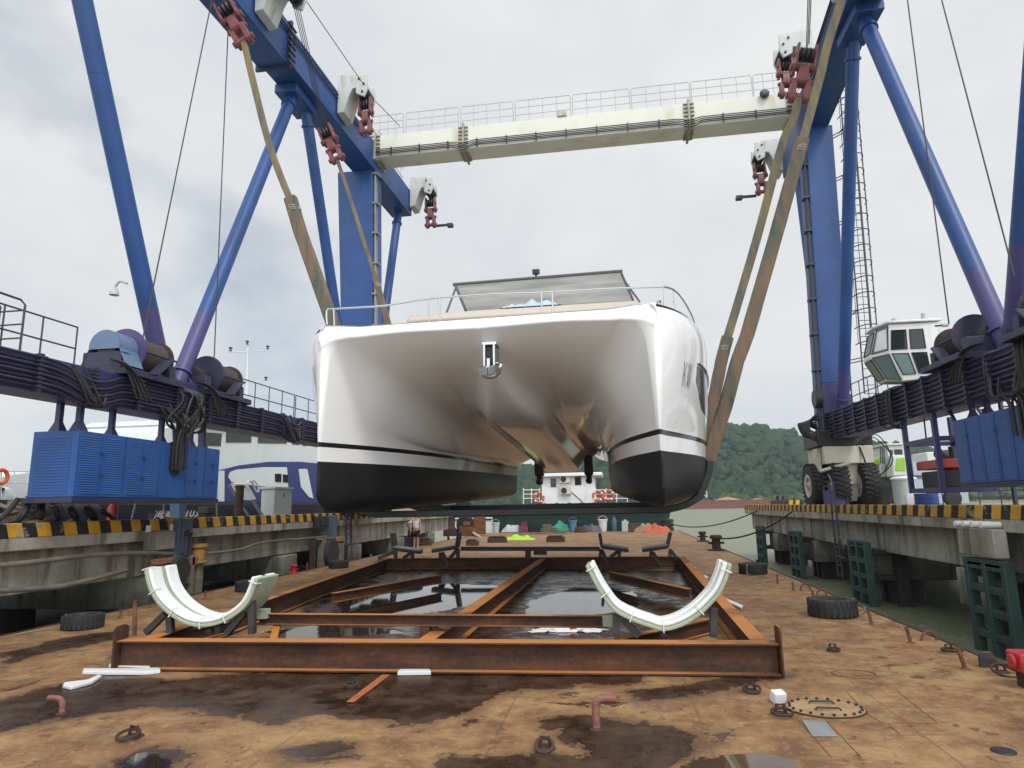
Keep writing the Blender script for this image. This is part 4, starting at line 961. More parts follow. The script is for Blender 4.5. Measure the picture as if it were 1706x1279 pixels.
for mirror in (False, True):
    for gi in range(ng):
        rows = []
        first = secs[0][gi]; r0 = []
        for (u, z), _ in first:     # rounded stem / rounded lower lip of the fore deck
            k = min(1, max(0, (z-3.12)/.17)); k = k*k*(3-2*k)
            if gi not in (0, 6): k = 0
            r0.append(((HC+(u-HC)*k, z+.012*k), -.045+.03*k))
        if gi in (0, 6):
            rr = []
            rows.append(r0)
        else: rows.append(r0)
        for s, sc in zip(S, secs): rows.append([((u, z), s) for (u, z), _ in sc[gi]])
        add_strip(rows, first[0][1], mirror)
# front lip between the bows: from the underside row up to deck level
lip = []
def kk(z): k = min(1, max(0, (z-3.12)/.17)); return k*k*(3-2*k)
inn_ = [(HC+(u-HC)*kk(z), z+.012*kk(z), -.045+.03*kk(z)) for (u, z), _ in secs[0][0] if z >= 3.12]+[(HC, 3.11, -.045)]
out_ = [(HC+(u-HC)*kk(z), z+.012*kk(z), -.045+.03*kk(z)) for (u, z), _ in secs[0][6] if z >= 3.12]
st_ = inn_+out_
full = [(-u, z, d) for u, z, d in st_[::-1]]+st_[1:]
prof_l = [(0, 0), (-.015, .10), (.0, .3), (.035, .62), (.07, .86), (.125, 1.0)]
rowsL = [[BW(u, d+ds, z+dz*max(0, 3.545+.05*min(1, max(0, (abs(u)-HC+.75)/.5))-z)) for u, z, d in full] for ds, dz in prof_l]
mb.mat(0).grid(rowsL, flip=True)
M['gel'] = None
n = NT('white_gelcoat'); n.set((.84, .84, .84), .09, 0, .5); n.b.inputs['Coat Weight'].default_value = .15; n.b.inputs['Coat Roughness'].default_value = .03
n.bump(n.noise(1.6, 2), .02, .05); M['gel'] = n.m
M['stripe_b'] = paint('black_gloss_stripe', (.012, .012, .014), .12, var=.1, bump=0)
n = NT('black_antifouling'); a = n.noise(1.3, 6, .6); n.set(n.ramp(a, [(.3, (.012, .013, .015)), (.7, (.024, .025, .027))]), n.mixf(a, .36, .5), 0, .4)
n.bump(n.noise(30, 5), .08, .006); M['anti'] = n.m
hull = mb.build('hull', [M['gel'], M['stripe_b'], M['anti']], YT, smooth=48, fixn=False)
bm = bmesh.new(); bm.from_mesh(hull.data); bmesh.ops.remove_doubles(bm, verts=bm.verts[:], dist=.004)
bmesh.ops.recalc_face_normals(bm, faces=bm.faces[:])
for f in bm.faces: f.smooth = True
for e in bm.edges: e.smooth = not (len(e.link_faces) != 2 or e.calc_face_angle(0) > R_(62))
bm.to_mesh(hull.data); bm.free()
# transoms
mb = MB(); s = 13.0; P = prm(s)
for sg in (1, -1):
    sec = half(s); pts = [BW(sg*u, s+.01, z) for g in sec[1:] for (u, z), _ in g]; pts.append(BW(sg*(HC-P['iw']-.1), s+.01, P['sh']))
    mb.prism(pts, BW(0, .05, 0)-BW(0, 0, 0))
mb.add([BW(-1.9, s+.02, 2.9), BW(1.9, s+.02, 2.9), BW(1.9, s+.02, 3.6), BW(-1.9, s+.02, 3.6)], [(0,1,2,3)])
mb.build('transom', M['gel'], YT)
# fore deck
mb = MB(); rows = []
for s in S:
    P = prm(s); so = HC+P['os']-.10; r = []
    for u in np.linspace(-so, so, 33):
        e = min(1, max(0, (abs(u)-(HC-.75))/.5)); e = e*e*(3-2*e)
        zc = (3.535 if s > .05 else 3.525)+.0*s; z = (zc-.0)*(1-e)+(P['sh']+.05*max(0, 1-s/1.5))*e+ (0 if s > .3 else 0)
        if s == 0: z = 3.54+.05*e
        r.append(BW(u, s+(.09 if s == 0 else 0), z))
    rows.append(r)
mb.grid(rows); mb.build('foredeck', M['gel'], YT, fixn=False)
# coach roof and sun pads
def BPx(x, y, s0): return PY(x, y, s0)
M['pad'] = paint('beige_sun_pad_vinyl', (.50, .43, .37), .5, var=.06, dirt=(.36, .3, .26), dirt_amt=.3)
pl = PY(676, 536, 13.9); pr2 = PY(1072, 512, 13.9); zt_ = PY(680, 524, 13.9).z; 
mb = MB(); x0, x1 = pl.x, pr2.x; zb_ = 5.45
mb.hexa([V((x0+.25, 13.9, zb_)), V((x1-.2, 13.9, zb_)), V((x1-.3, 17.5, zb_+.05)), V((x0+.4, 17.5, zb_+.05))], [V((x0+.3, 13.95, 6.08)), V((x1-.25, 13.95, 6.08)), V((x1-.35, 17.5, 6.4)), V((x0+.45, 17.5, 6.4))])
cab_b = mb.build('coach_roof', M['dark'], YT, .03)
mb = MB(); mb.hexa([V((x0, 13.8, 6.10)), V((x1, 13.8, 6.10)), V((x1-.15, 17.6, 6.42)), V((x0+.15, 17.6, 6.42))], [V((x0+.1, 13.86, 6.30)), V((x1-.1, 13.86, 6.30)), V((x1-.25, 17.6, 6.66)), V((x0+.25, 17.6, 6.66))])
mb.build('roof_overhang', M['pad'], YT, .06)
# saloon behind, white body carrying the flybridge
mb = MB(); mb.hexa([V((x0+.5, 17.4, 5.5)), V((x1-.4, 17.4, 5.5)), V((x1-.1, 23, 5.6)), V((x0+.3, 23, 5.6))], [V((x0+.6, 17.5, 6.62)), V((x1-.5, 17.5, 6.62)), V((x1-.3, 23, 6.7)), V((x0+.4, 23, 6.7))]); mb.build('saloon', M['gel'], YT, .05)
# tinted flybridge windscreen
q = [PY(776, 517, 15.9), PY(1055, 500, 15.9), PY(1034, 452, 16.7), PY(758, 474, 16.7)]
n = NT('tinted_acrylic'); n.set(n.ramp(n.noise(1.1, 6, .6, scl=(.5, 1, 3)), [(.35, (.17, .17, .16)), (.65, (.30, .30, .28))]), .08, 0, .5); M['tint'] = n.m  # pale streaks in the colour stand in for cloud reflections
mb = MB(); mb.prism(q, (0, .04, 0)); ws = mb.build('flybridge_windscreen', M['tint'], YT)
M['ws_frame'] = paint('dark_grey_frame', (.07, .075, .075), .35, var=.2)
mb = MB(); mb.tube([q[3]+V((-.05,0,0)), q[2]+V((.05,0,0))], .05, 10); mb.tube([q[1], q[2]], .03, 8); mb.tube([q[0], q[3]], .035, 8); mb.build('windscreen_frame', M['ws_frame'], ws)
for a, b in ((q[3], PY(744, 521, 17.2)), (q[2], PY(1066, 503, 17.2))): mb = MB(); mb.tube([a+V((0,.05,-.1)), b], .03, 8); mb.build('windscreen_strut', M['steel'], ws)
for a in (q[3]+V((.12,-.05,-.12)), q[2]+V((-.14,-.05,-.12))): mb = MB(); mb.cyl(a, a+V((0, -.03, 0)), .06, 14); mb.build('screen_bolt', M['steel'], ws)
c = PY(893, 454, 16.7); mb = MB(); mb.box(c+V((0,0,.02)), (.19, .1, .13)); mb.cyl(c+V((0,0,-.12)), c+V((0,0,-.04)), .03, 8); mb.cyl(c+V((0,-.06,.02)), c+V((0,-.05,.02)), .05, 14); mb.build('searchlight', M['dark'], YT, .01)
# crumpled pale blue sheet lying on the roof
M['sheet'] = paint('pale_blue_sheet', (.42, .54, .62), .5, var=.15)
a = PY(838, 514, 14.6); b = PY(938, 500, 14.6); rows = []
for j in range(9):
    r = []
    for i in range(27):
        u = i/26; v = j/8; x = a.x+(b.x-a.x)*u+.05*noise.noise((i*.5, j*.5, 1)); edge = min(1, 6*u, 6*(1-u))*min(1, 4*v+.05, 4*(1-v)+.05)
        z = 6.37+edge*(.09+.22*max(0, noise.noise((u*5+2, v*2.4, 3)))+.10*abs(noise.noise((u*11, v*5, 7))))+.085*v*1.2
        r.append(V((x, 14.05+.9*v+.05*noise.noise((i*.7, j, 9)), z)))
    rows.append(r)
mb = MB(); mb.grid(rows); tag(mb.build('dust_sheet', M['sheet'], None, fixn=False, smooth=25), 'crumpled pale blue sheet lying on the yacht roof in front of the tinted windscreen', 'sheet')
# stainless bow rail
n = NT('polished_stainless'); n.set((.52, .52, .53), .14, 1.0); M['inox'] = n.m
RY = 11.85
pp = [PY(x, y, RY) for x, y in ((545, 517), (560, 514), (640, 509), (720, 497), (820, 490), (905, 487), (1010, 481), (1098, 478))]
tail = [PY(1108, 478, RY), PY(1124, 484, 12.3), PY(1140, 503, 13.2), PY(1154, 530, 14.4), PY(1161, 556, 15.2)]
mb = MB(); mb.tube(crv([PY(545, 540, RY)]+pp+tail, 5), .02, 10)
for x, y0, y1 in ((556, 515, 542), (714, 498, 540), (732, 496, 538), (902, 487, 528), (920, 486, 527), (1106, 479, 510)):
    mb.tube([PY(x, y0, RY), PY(x+1, y1, RY)], .018, 8)
mb.tube([PY(1122, 484, 12.3), PY(1124, 515, 12.3)], .018, 8); mb.tube([PY(1157, 543, 14.8), PY(1153, 548, 14.8)], .018, 8)
mb.build('bow_rail', M['inox'], YT)
c = PY(1098, 505, 11.9); mb = MB(); mb.lathe([(.05,0),(.03,.04),(.045,.08)], c-V((0,0,.04)), (0,0,1), 12); mb.build('cleat', M['inox'], YT)
# stem roller plate and folded anchor under the fore deck
ax = PY(816, 575, 11.6).x; ay = 11.62; z0 = PY(815, 571, ay).z; z1 = PY(815, 611, ay).z
mb = MB()
mb.bb(ax-.135, ax+.135, ay-.10, ay+.25, z0-.06, z0)
for dx in (-.11, .07): mb.bb(ax+dx, ax+dx+.04, ay-.12, ay+.35, z1-.02, z0-.06)
anc = mb.build('anchor_roller', M['inox'], YT, .006)
mb = MB(); mb.bb(ax-.07, ax+.07, ay-.02, ay+.3, z1, z0-.065); mb.build('roller_slot', M['dark'], anc)
mb = MB(); mb.bb(ax-.03, ax+.03, ay-.2, ay-.1, z1-.06, z1+.12)
mb.prism([V((ax-.2, ay-.1, z1-.02)), V((ax-.02, ay-.30, z1-.05)), V((ax-.0, ay-.28, z1-.20)), V((ax-.2, ay-.05, z1-.17))], (.0, .06, .03))
mb.prism([V((ax+.19, ay-.1, z1-.0)), V((ax+.02, ay-.30, z1-.05)), V((ax+.0, ay-.28, z1-.20)), V((ax+.2, ay-.05, z1-.17))], (.0, .06, .03))
mb.tube(crv([(ax-.21, ay-.06, z1-.04), (ax-.13, ay-.02, z1-.16), (ax, ay-.04, z1-.20), (ax+.12, ay-.02, z1-.16), (ax+.2, ay-.06, z1-.02), (ax+.18, ay-.02, z1+.05), (ax+.1, ay, z1+.05)]), .035, 8)
mb.build('anchor', M['inox'], YT, .008)
# skegs and keel fin below each hull
for sg in (1, -1):
    mb = MB(); a = BW(sg*HC, 4.6, .01); 
    mb.prism([BW(sg*HC-.05, 5.0, .02), BW(sg*HC-.05, 9.8, .02), BW(sg*HC-.05, 9.6, -.12), BW(sg*HC-.05, 6.2, -.12)], (.1, 0, 0)); mb.build('keel', M['anti'], YT, .02)
# sterndrives at the far end of the tunnel
for sg, u in ((1, .75), (-1, -.72)):
    mb = MB(); mb.box(BW(u*1.25, 13.2, 1.35), (.32, .5, .8)); mb.box(BW(u*1.25, 13.25, .85), (.2, .5, .4)); mb.lathe([(.05,0),(.12,.1),(.12,.5),(.06,.6)], BW(u*1.25, 12.9, .75), (0,1,0), 12); mb.build('stern_drive', M['dark'], YT, .05)
# hull window and lettering on the outer starboard topside
from mathutils.bvhtree import BVHTree
_bm = bmesh.new(); _bm.from_mesh(hull.data); BVH = BVHTree.FromBMesh(_bm); _bm.free()
def side(s, z, off=.014):   # point on the starboard outer topside
    o = BW(7, s, z)-ORG[hull.name]; d = BW(0, s, z)-BW(7, s, z)
    loc, nr, _, _ = BVH.ray_cast(o, d.normalized()); nr = nr if nr.x > 0 else -nr
    return loc+nr*off+ORG[hull.name]
def side_patch(name, s0, s1, z0f, z1f, mat, off, nseg=20):
    rows = []
    for k in range(nseg+1):
        s = s0+(s1-s0)*k/nseg; rows.append([side(s, z0f(k/nseg)+(z1f(k/nseg)-z0f(k/nseg))*j/5, off) for j in range(6)])
    mb = MB(); mb.grid(rows); return mb.build(name, mat, YT, fixn=False)
side_patch('hull_window', 1.35, 8.5, lambda t: 1.85+.5*(1-min(1, t*9)), lambda t: 2.55+.1*(1-t), M['stripe_b'], .008)
mb = MB(); mb.tube([side(1.3+7.2*k/14, 2.70-.1*(k/14), .02) for k in range(15)], .022, 8); mb.build('window_brow', M['inox'], YT)
def stroke(mb, a, b, w=.014):
    p = [side(a[0]+(b[0]-a[0])*k/8, a[1]+(b[1]-a[1])*k/8) for k in range(9)]; q = [side(a[0]+w+(b[0]-a[0])*k/8, a[1]+(b[1]-a[1])*k/8) for k in range(9)]
    mb.grid([p, q])
mb = MB(); s0, zt2, zb2 = .66, 2.62, 2.16; hw = .10
for a, b in (((s0, zt2), (s0, zb2)), ((s0+hw, zt2), (s0+.03, (zt2+zb2)/2-.03)), ((s0+.05, (zt2+zb2)/2), (s0+hw, zb2)),
             ((s0+.17, zt2), (s0+.215, zb2)), ((s0+.26, zt2), (s0+.215, zb2)), ((s0+.26, zt2), (s0+.305, zb2)), ((s0+.35, zt2), (s0+.305, zb2))): stroke(mb, a, b)
mb.build('hull_lettering', M['dark'], YT, fixn=False)
# ------------------------------------------------------------------ slings
n = NT('webbing_sling'); a = n.noise(4, 6, .6); n.set(n.ramp(n.noise(1.2, 6, .6, scl=(4, 4, .5)), [(.35, (.10, .095, .085)), (.5, (.16, .14, .095)), (.65, (.24, .18, .07))]), .8); n.bump(n.noise(80, 3), .3, .004); M['web'] = n.m
n = NT('worn_sling_sleeve'); n.set(n.ramp(n.noise(1.0, 7, .65, scl=(5, 5, .7)), [(.34, (.055, .085, .07)), (.44, (.10, .105, .08)), (.52, (.155, .11, .075)), (.6, (.20, .125, .08)), (.7, (.10, .115, .09))]), .85); n.bump(n.noise(14, 5, .6, scl=(1, 1, 2.5)), .5, .02); M['sleeve'] = n.m
SEC = [(1, .55), (.85, .7), (-.85, .7), (-1, .55), (-1, -.55), (-.85, -.7), (.85, -.7), (1, -.55)]
tops = {(YS1, -1): h1, (YS2, -1): h2, (YS2, 1): g2}
def sling(Y, left, right, label):
    root = thing('lifting_sling', label, 'sling', (BC.x, Y, 1.75), 'lifting slings under the yacht')
    s = (Y-BC.y); zk = BC.z+s*math.sin(BP)-.07; cx = BC.x+s*math.sin(BA); ob = HC+prm(s)['ob']; ow = HC+prm(s)['ow']
    belly = []
    for sg in (-1, 1):
        belly.append([V((cx+sg*(ow+.05), Y, zk+1.0)), V((cx+sg*(ow+.02), Y, zk+.75)), V((cx+sg*(ow-.13), Y, zk+.42)), V((cx+sg*ob, Y, zk+.2)), V((cx+sg*(HC+.3), Y, zk)), V((cx+sg*(HC-.6), Y, zk-.02))])
    path = belly[0]+belly[1][::-1]
    mb = MB(); mb.tube(crv(path, 5), .17, sec=[(y*.62, x) for x, y in SEC], up=(0, 1, 0)); mb.build('belly_strap', M['anti'], root)
    for sg, (web, slv, w0, w1) in ((-1, left), (1, right)):
        e = belly[0 if sg < 0 else 1][0]
        pts = [PY(x, y, Y) for x, y in slv]; 
        pts.append(e)
        mb = MB(); fine = [pts[i].lerp(pts[i+1], k/6) for i in range(len(pts)-1) for k in range(6)]+[pts[-1]]; rr = [w1*(1+.05*noise.noise((k*1.3, sg, Y))) for k in range(len(fine))]; mb.tube(fine, rr, sec=SEC, up=(0, 1, 0)); mb.build('sleeve', M['sleeve'], root)
        pts = [PY(x, y, Y) for x, y in web]; pts[0] = tops.get((Y, sg), pts[0]); mb = MB(); mb.tube(crv(pts, 4), w0, sec=SEC, up=(0, 1, 0)); wb = mb.build('strap', M['web'], root)
        mb = MB(); c = pts[-1]; d = (pts[-1]-pts[-2]).normalized()
        for k in range(3): mb.tube([c+d*(.05+.05*k)+V((w1*1.08*math.cos(t), .72*w1*math.sin(t)*1.1, .02*math.sin(3*t+k))) for t in np.linspace(0, 2*math.pi, 13)], .011, 5)
        mb.build('lashing', M['rail'], root)
sling(YS1, ([(412, 78), (424, 145), (447, 235), (470, 300), (488, 342)], [(484, 330), (500, 385), (525, 455), (555, 540)], .08, .155),
           ([(1412, -30), (1380, 70), (1365, 132), (1335, 242)], [(1337, 232), (1291, 397), (1245, 557), (1228, 602), (1209, 675), (1192, 725)], .095, .145),
      'nearer lifting sling, running from the top left hook block down under the bows')
sling(YS2, ([(567, 278), (585, 335), (607, 405), (628, 470)], [(624, 458), (640, 515), (653, 560)], .06, .095),
           ([(1334, 165), (1322, 198), (1303, 241), (1261, 397), (1208, 575)], [(1212, 562), (1202, 600), (1187, 675), (1175, 730)], .125, .175),
      'farther lifting sling, thinner on the left, running in front of the blue columns')
# ------------------------------------------------------------------ steel cradle
M['hrust'] = rusty('fresh_orange_rust', [(.018, .012, .009), (.042, .020, .012), (.09, .034, .015), (.17, .06, .02)], .8, 1.6, top=((.42, .165, .038), .33))
M['padw'] = paint('white_pad_vinyl', (.76, .78, .76), .5, var=.05, dirt=(.55, .6, .48), dirt_amt=.4, scale=3, streak=False)
M['padg'] = paint('pale_green_fibreglass', (.34, .41, .31), .5, var=.15, dirt=(.18, .24, .14), dirt_amt=.5, scale=4)
M['dsteel'] = rusty('dark_mill_steel', [(.018, .018, .02), (.04, .038, .036), (.075, .06, .05)], .6, 3, .15)
fa_, fb_ = PZ(200, 1112, .02), PZ(1298, 1122, .02); fa_.z = fb_.z = 0
bt = PY(760, 1068, (fa_.y+fb_.y)/2).z; HB = bt-.01
CD = thing('boat_cradle', 'long rusty steel beam cradle with two white padded arcs, on the deck', 'boat cradle', (fa_+fb_)/2)
zc = V((0, 0, HB/2+.012))
def ib(name, p, q, w_=.2, h_=None, z=None, mat='hrust'):
    h_ = h_ or HB; p, q = V((p[0], p[1], 0)), V((q[0], q[1], 0)); o = V((0, 0, (h_/2+.012) if z is None else z)); mb = MB(); mb.ibeam(p+o, q+o, w_, h_, .022, .014)
    return mb.build(name, M[mat], CD, .003)
fr = ib('front_beam', fa_, fb_, .24)
for p in (fa_, fb_):
    mb = MB(); s_ = -1 if p is fa_ else 1
    pts = [V((p.x+s_*.012, p.y-.13, .012)), V((p.x+s_*.012, p.y+.13, .012)), V((p.x+s_*.012, p.y+.13, HB+.16)), V((p.x+s_*.012, p.y+.06, HB+.2)), V((p.x+s_*.012, p.y-.09, HB+.2)), V((p.x+s_*.012, p.y-.13, HB+.16))]
    mb.prism(pts, (s_*.025, 0, 0)); mb.build('end_plate', M['hrust'], CD, .004)
ra_, rb_ = PZ(642, 962, .0), PZ(1143, 962, .0); ya = (ra_.y+rb_.y)/2
RY_ = 21.8
ra_ = V((PY(640, 950, RY_).x, RY_, 0)); rb_ = V((PY(1143, 950, RY_).x, RY_, 0))
ib('rear_beam', ra_, rb_, .22)
def topz(x, y): return PZ(x, y, HB)
la_, lb2 = topz(262, 1057), ra_+V((.1, -.12, 0)); ib('side_beam', (la_.x+.1, fa_.y+.14), (ra_.x+.12, RY_-.12), .2)
ib('side_beam', (PZ(1262, 1066, HB).x, fb_.y+.14), (rb_.x-.12, RY_-.12), .2)
sa = topz(708, 1064); sb = topz(890, 940)
ib('centre_beam', (sa.x, fa_.y+.28), (sb.x, RY_-.12), .22, HB-.03)
def brace(x0, y0, x1, y1, h_=.2, z=None, w_=.14): 
    a, b = topz(x0, y0), topz(x1, y1); ib('diagonal_brace', a, b, w_, h_, z if z is not None else HB-h_/2-.03)
brace(555, 985, 735, 955); brace(1015, 950, 1148, 978); brace(1030, 1060, 1180, 1026, .22); brace(250, 1058, 395, 1026, .2)
a = topz(452, 1063); b = PY(463, 1037, 9.4); mb = MB(); mb.beam((a.x, a.y, HB*.55), b, .1, .06); mb.build('diagonal_brace', M['hrust'], CD)
# raised cross member between the arcs
YM = 9.25; ma, mq = PY(432, 1030, YM), PY(1012, 1036, YM); zm_ = (ma.z+mq.z)/2
mb = MB(); mb.ibeam((ma.x, YM, zm_), (mq.x, YM, zm_), .12, .15, .014, .01); mb.build('cross_member', M['hrust'], CD, .003)
mb = MB(); c = PY(709, 1050, YM); mb.bb(c.x-.07, c.x+.07, YM-.06, YM+.06, .1, zm_-.078); mb.beam((c.x+.09, YM, zm_-.1), (c.x+.22, YM+.02, HB-.02), .05, .05, (0, 1, 0)); mb.build('post', M['hrust'], CD)
# padded arcs
def arc(pts, Y0, Y1):
    path = crv([PY(x, y, Y0) for x, y in pts], 3); c = sum(path, V())/len(path); T = .085
    nr = []
    for i in range(len(path)):
        t_ = (path[min(i+1, len(path)-1)]-path[max(i-1, 0)]).normalized(); n_ = V((-t_.z, 0, t_.x)); n_ = n_ if n_.dot(c+V((0, 0, .9))-path[i]) > 0 else -n_; nr.append(n_)
    def sweep(name, y0, y1, t0, t1, mat, bev=.012):
        mb = MB(); sec = []
        for p, n_ in zip(path, nr):
            a = p+n_*t0; b = p+n_*t1; sec.append([V((a.x, y0, a.z)), V((a.x, y1, a.z)), V((b.x, y1, b.z)), V((b.x, y0, b.z))])
        vs = [q for s_ in sec for q in s_]; fs = []
        for i in range(len(sec)-1):
            for j in range(4): fs.append((i*4+j, i*4+(j+1) % 4, i*4+4+(j+1) % 4, i*4+4+j))
        fs.append((3, 2, 1, 0)); k = (len(sec)-1)*4; fs.append((k, k+1, k+2, k+3)); mb.add(vs, fs); return mb.build(name, M[mat], CD, bev)
    base = sweep('arc_saddle', Y0, Y1, 0, .05, 'padg'); d = Y1-Y0
    sweep('arc_pad', Y0+.0, Y0+d*.42, .053, .105, 'padw', .02); sweep('arc_pad', Y0+d*.60, Y1, .053, .105, 'padw', .02); sweep('arc_channel', Y0+d*.43, Y0+d*.59, .053, .075, 'padg')
    for u in (.03, .18, .36, .52, .7, .97):
        mb = MB(); i = int(u*(len(path)-1)); p, n_ = path[i], nr[i]
        mb.tube([V((p.x+n_.x*q, y, p.z+n_.z*q)) for q, y in ((-.012, Y0+.1), (-.012, Y0-.012), (.115, Y0-.012), (.117, Y0+.1))], .007, 5); mb.build('tie_strap', M['white'], base)
    return path
LA = [(239,949), (246,980), (260,1005), (282,1026), (312,1042), (343,1045), (375,1036), (404,1016), (419,994), (430,964)]
RA = [(975,943), (989,971), (1003,994), (1022,1018), (1050,1034), (1083,1046), (1106,1052), (1135,1045), (1163,1029), (1186,1008), (1203,987), (1214,961), (1220,940)]
arc(LA, 8.62, 9.2); arc(RA, 8.72, 9.25)
def posts(lst, Y, mat='dsteel', w_=.085):
    for (x0, y0), (x1, y1) in lst:
        a, b = PY(x0, y0, Y), PY(x1, y1, Y); a.z = max(a.z, HB+.012)
        mb = MB(); mb.beam(a, b, w_, w_, (0, 1, 0)); mb.build('post', M[mat], CD, .004)
posts([((284, 1062), (283, 1027)), ((243, 1062), (276, 1022)), ((350, 1062), (349, 1047)), ((365, 1062), (364, 1042)), ((378, 1062), (407, 1020)), ((420, 1064), (420, 1000))], 8.75)
posts([((1027, 1068), (1026, 1024)), ((1065, 1068), (1033, 1026)), ((1106, 1068), (1106, 1054)), ((1189, 1068), (1189, 1012))], 8.85)
posts([((430, 1022), (447, 1022)), ((1004, 1034), (1022, 1034))], 9.2, 'padg', .13)
mb = MB(); p = PY(224, 1062, 8.6); q = PY(225, 1000, 8.6); mb.cyl((p.x, p.y, HB), q, .028, 8); mb.build('stake', M['rust'], CD)
# rear square saddles
YR = RY_-.02
def rear_saddle(pts, gap):
    P3 = [PY(x, y, YR) for x, y in pts]; mb = MB()
    for half_ in (P3[:3], P3[3:]):
        mb = MB()
        for a, b in zip(half_[:-1], half_[1:]): mb.beam(V((a.x, YR-.02, a.z)), V((b.x, YR-.02, b.z)), .09, .42, (0, 1, 0))
        sd_ = mb.build('square_saddle', M['dsteel'], CD, .01)
    mb = MB(); a, b = P3[1], P3[2]; mb.beam(V((a.x, YR, a.z+.06)), V((b.x, YR, b.z+.06)), .05, .5, (0, 0, 1)) if False else mb.hexa([V((a.x, YR-.26, a.z+.05)), V((b.x, YR-.26, b.z+.05)), V((b.x, YR+.22, b.z+.05)), V((a.x, YR+.22, a.z+.05))], [V((a.x, YR-.26, a.z+.1)), V((b.x, YR-.26, b.z+.1)), V((b.x, YR+.22, b.z+.1)), V((a.x, YR+.22, a.z+.1))])
    mb.build('saddle_pad', M['padg2'], sd_, .01); mb = MB(); a, b = P3[3], P3[4]; mb.hexa([V((a.x, YR-.26, a.z+.05)), V((b.x, YR-.26, b.z+.05)), V((b.x, YR+.22, b.z+.05)), V((a.x, YR+.22, a.z+.05))], [V((a.x, YR-.26, a.z+.1)), V((b.x, YR-.26, b.z+.1)), V((b.x, YR+.22, b.z+.1)), V((a.x, YR+.22, a.z+.1))])
    mb.build('saddle_pad', M['padg2'], sd_, .01)
M['padg2'] = paint('grey_green_pad', (.25, .29, .29), .6, var=.2, scale=3)
rear_saddle([(655, 888), (658, 914), (702, 920), (722, 918), (762, 912), (766, 887)], 0)
rear_saddle([(999, 888), (1003, 911), (1047, 917), (1070, 917), (1111, 911), (1117, 886)], 0)
posts([((659, 944), (659, 918)), ((672, 944), (684, 921)), ((687, 944), (687, 920)), ((734, 944), (734, 920)), ((737, 920), (748, 944)), ((750, 944), (761, 916)), ((763, 944), (763, 914)), ((630, 952), (656, 920)),
       ((1001, 944), (1001, 914)), ((1003, 916), (1014, 944)), ((1018, 944), (1030, 918)), ((1032, 944), (1032, 918)), ((1085, 944), (1085, 918)), ((1088, 920), (1102, 944)), ((1117, 944), (1117, 914)), ((1119, 918), (1138, 946))], YR, 'dsteel', .11)
mb = MB(); a, b = PY(768, 914, YR), PY(999, 914, YR); mb.beam(a, b, .14, .13); mb.build('cross_member', M['dsteel'], CD, .004)
posts([((880, 944), (880, 917))], YR, 'dsteel', .17)
mb = MB(); c = PY(900, 921, YR); mb.box(c, (.42, .12, .12)); mb.build('clamp_block', M['dsteel'], CD, .004)
# ------------------------------------------------------------------ tyres on the deck
def deck_tyre(label):
    root = thing('tyre', label, 'tyre', (0, 0, 0), 'old tyres lying on the barge deck')
    mb = MB(); prof = [(.255, .02), (.27, .0), (.37, .0), (.395, .04), (.40, .12), (.395, .24), (.37, .285), (.30, .30), (.25, .28), (.235, .24), (.30, .15), (.24, .05), (.255, .02)]
    mb.lathe(prof, (0, 0, .006), (0, 0, 1), 40, False); mb.build('casing', M['rubber'], root)
    mb = MB()
    for k in range(26):
        for sd_ in (0, 1):
            a = 2*math.pi*(k+.5*sd_)/26; r0 = Matrix.Rotation(a, 3, 'Z'); mb.box(r0 @ V((.397, 0, .08+.15*sd_)), (.025, .05, .12), r0 @ Matrix.Rotation(.2 if sd_ else -.2, 3, 'X'))
    mb.build('tread', M['rubber'], root)
    mb = MB(); mb.tube(crv([(.36, -.1, .30), (.42, -.12, .2), (.43, -.1, .02), (.8, .15, .03), (1.1, .5, .02)]), .016, 6); mb.build('rope_tail', M['manila'], root)
    return root
M['manila'] = paint('old_manila_rope', (.24, .19, .12), .9, var=.35, scale=6, bump=.3)
tp = deck_tyre('large dark tyre with a rope on the right deck edge, level with the cradle arcs')
tp.location = PZ(1398, 1031, 0)+V((0, .32, 0)); tp.rotation_euler = (0, 0, .4)
for x, y, sc, rz, lab in ((122, 1050, .82, 3.6, 'black tyre tied up at the left deck edge, nearest to the picture edge'), (408, 986, .86, 2.2, 'tyre lying behind the left padded arc'), (560, 947, .82, 1.0, 'small tyre at the left deck edge beyond the arc, by the pier'), (1258, 957, .95, 4.4, 'tyre with a little bollard on it at the right deck edge, beyond the arcs')):
    dup(tp, PZ(x, y, 0)+V((0, .25*sc, 0)), rz, lab, sc)
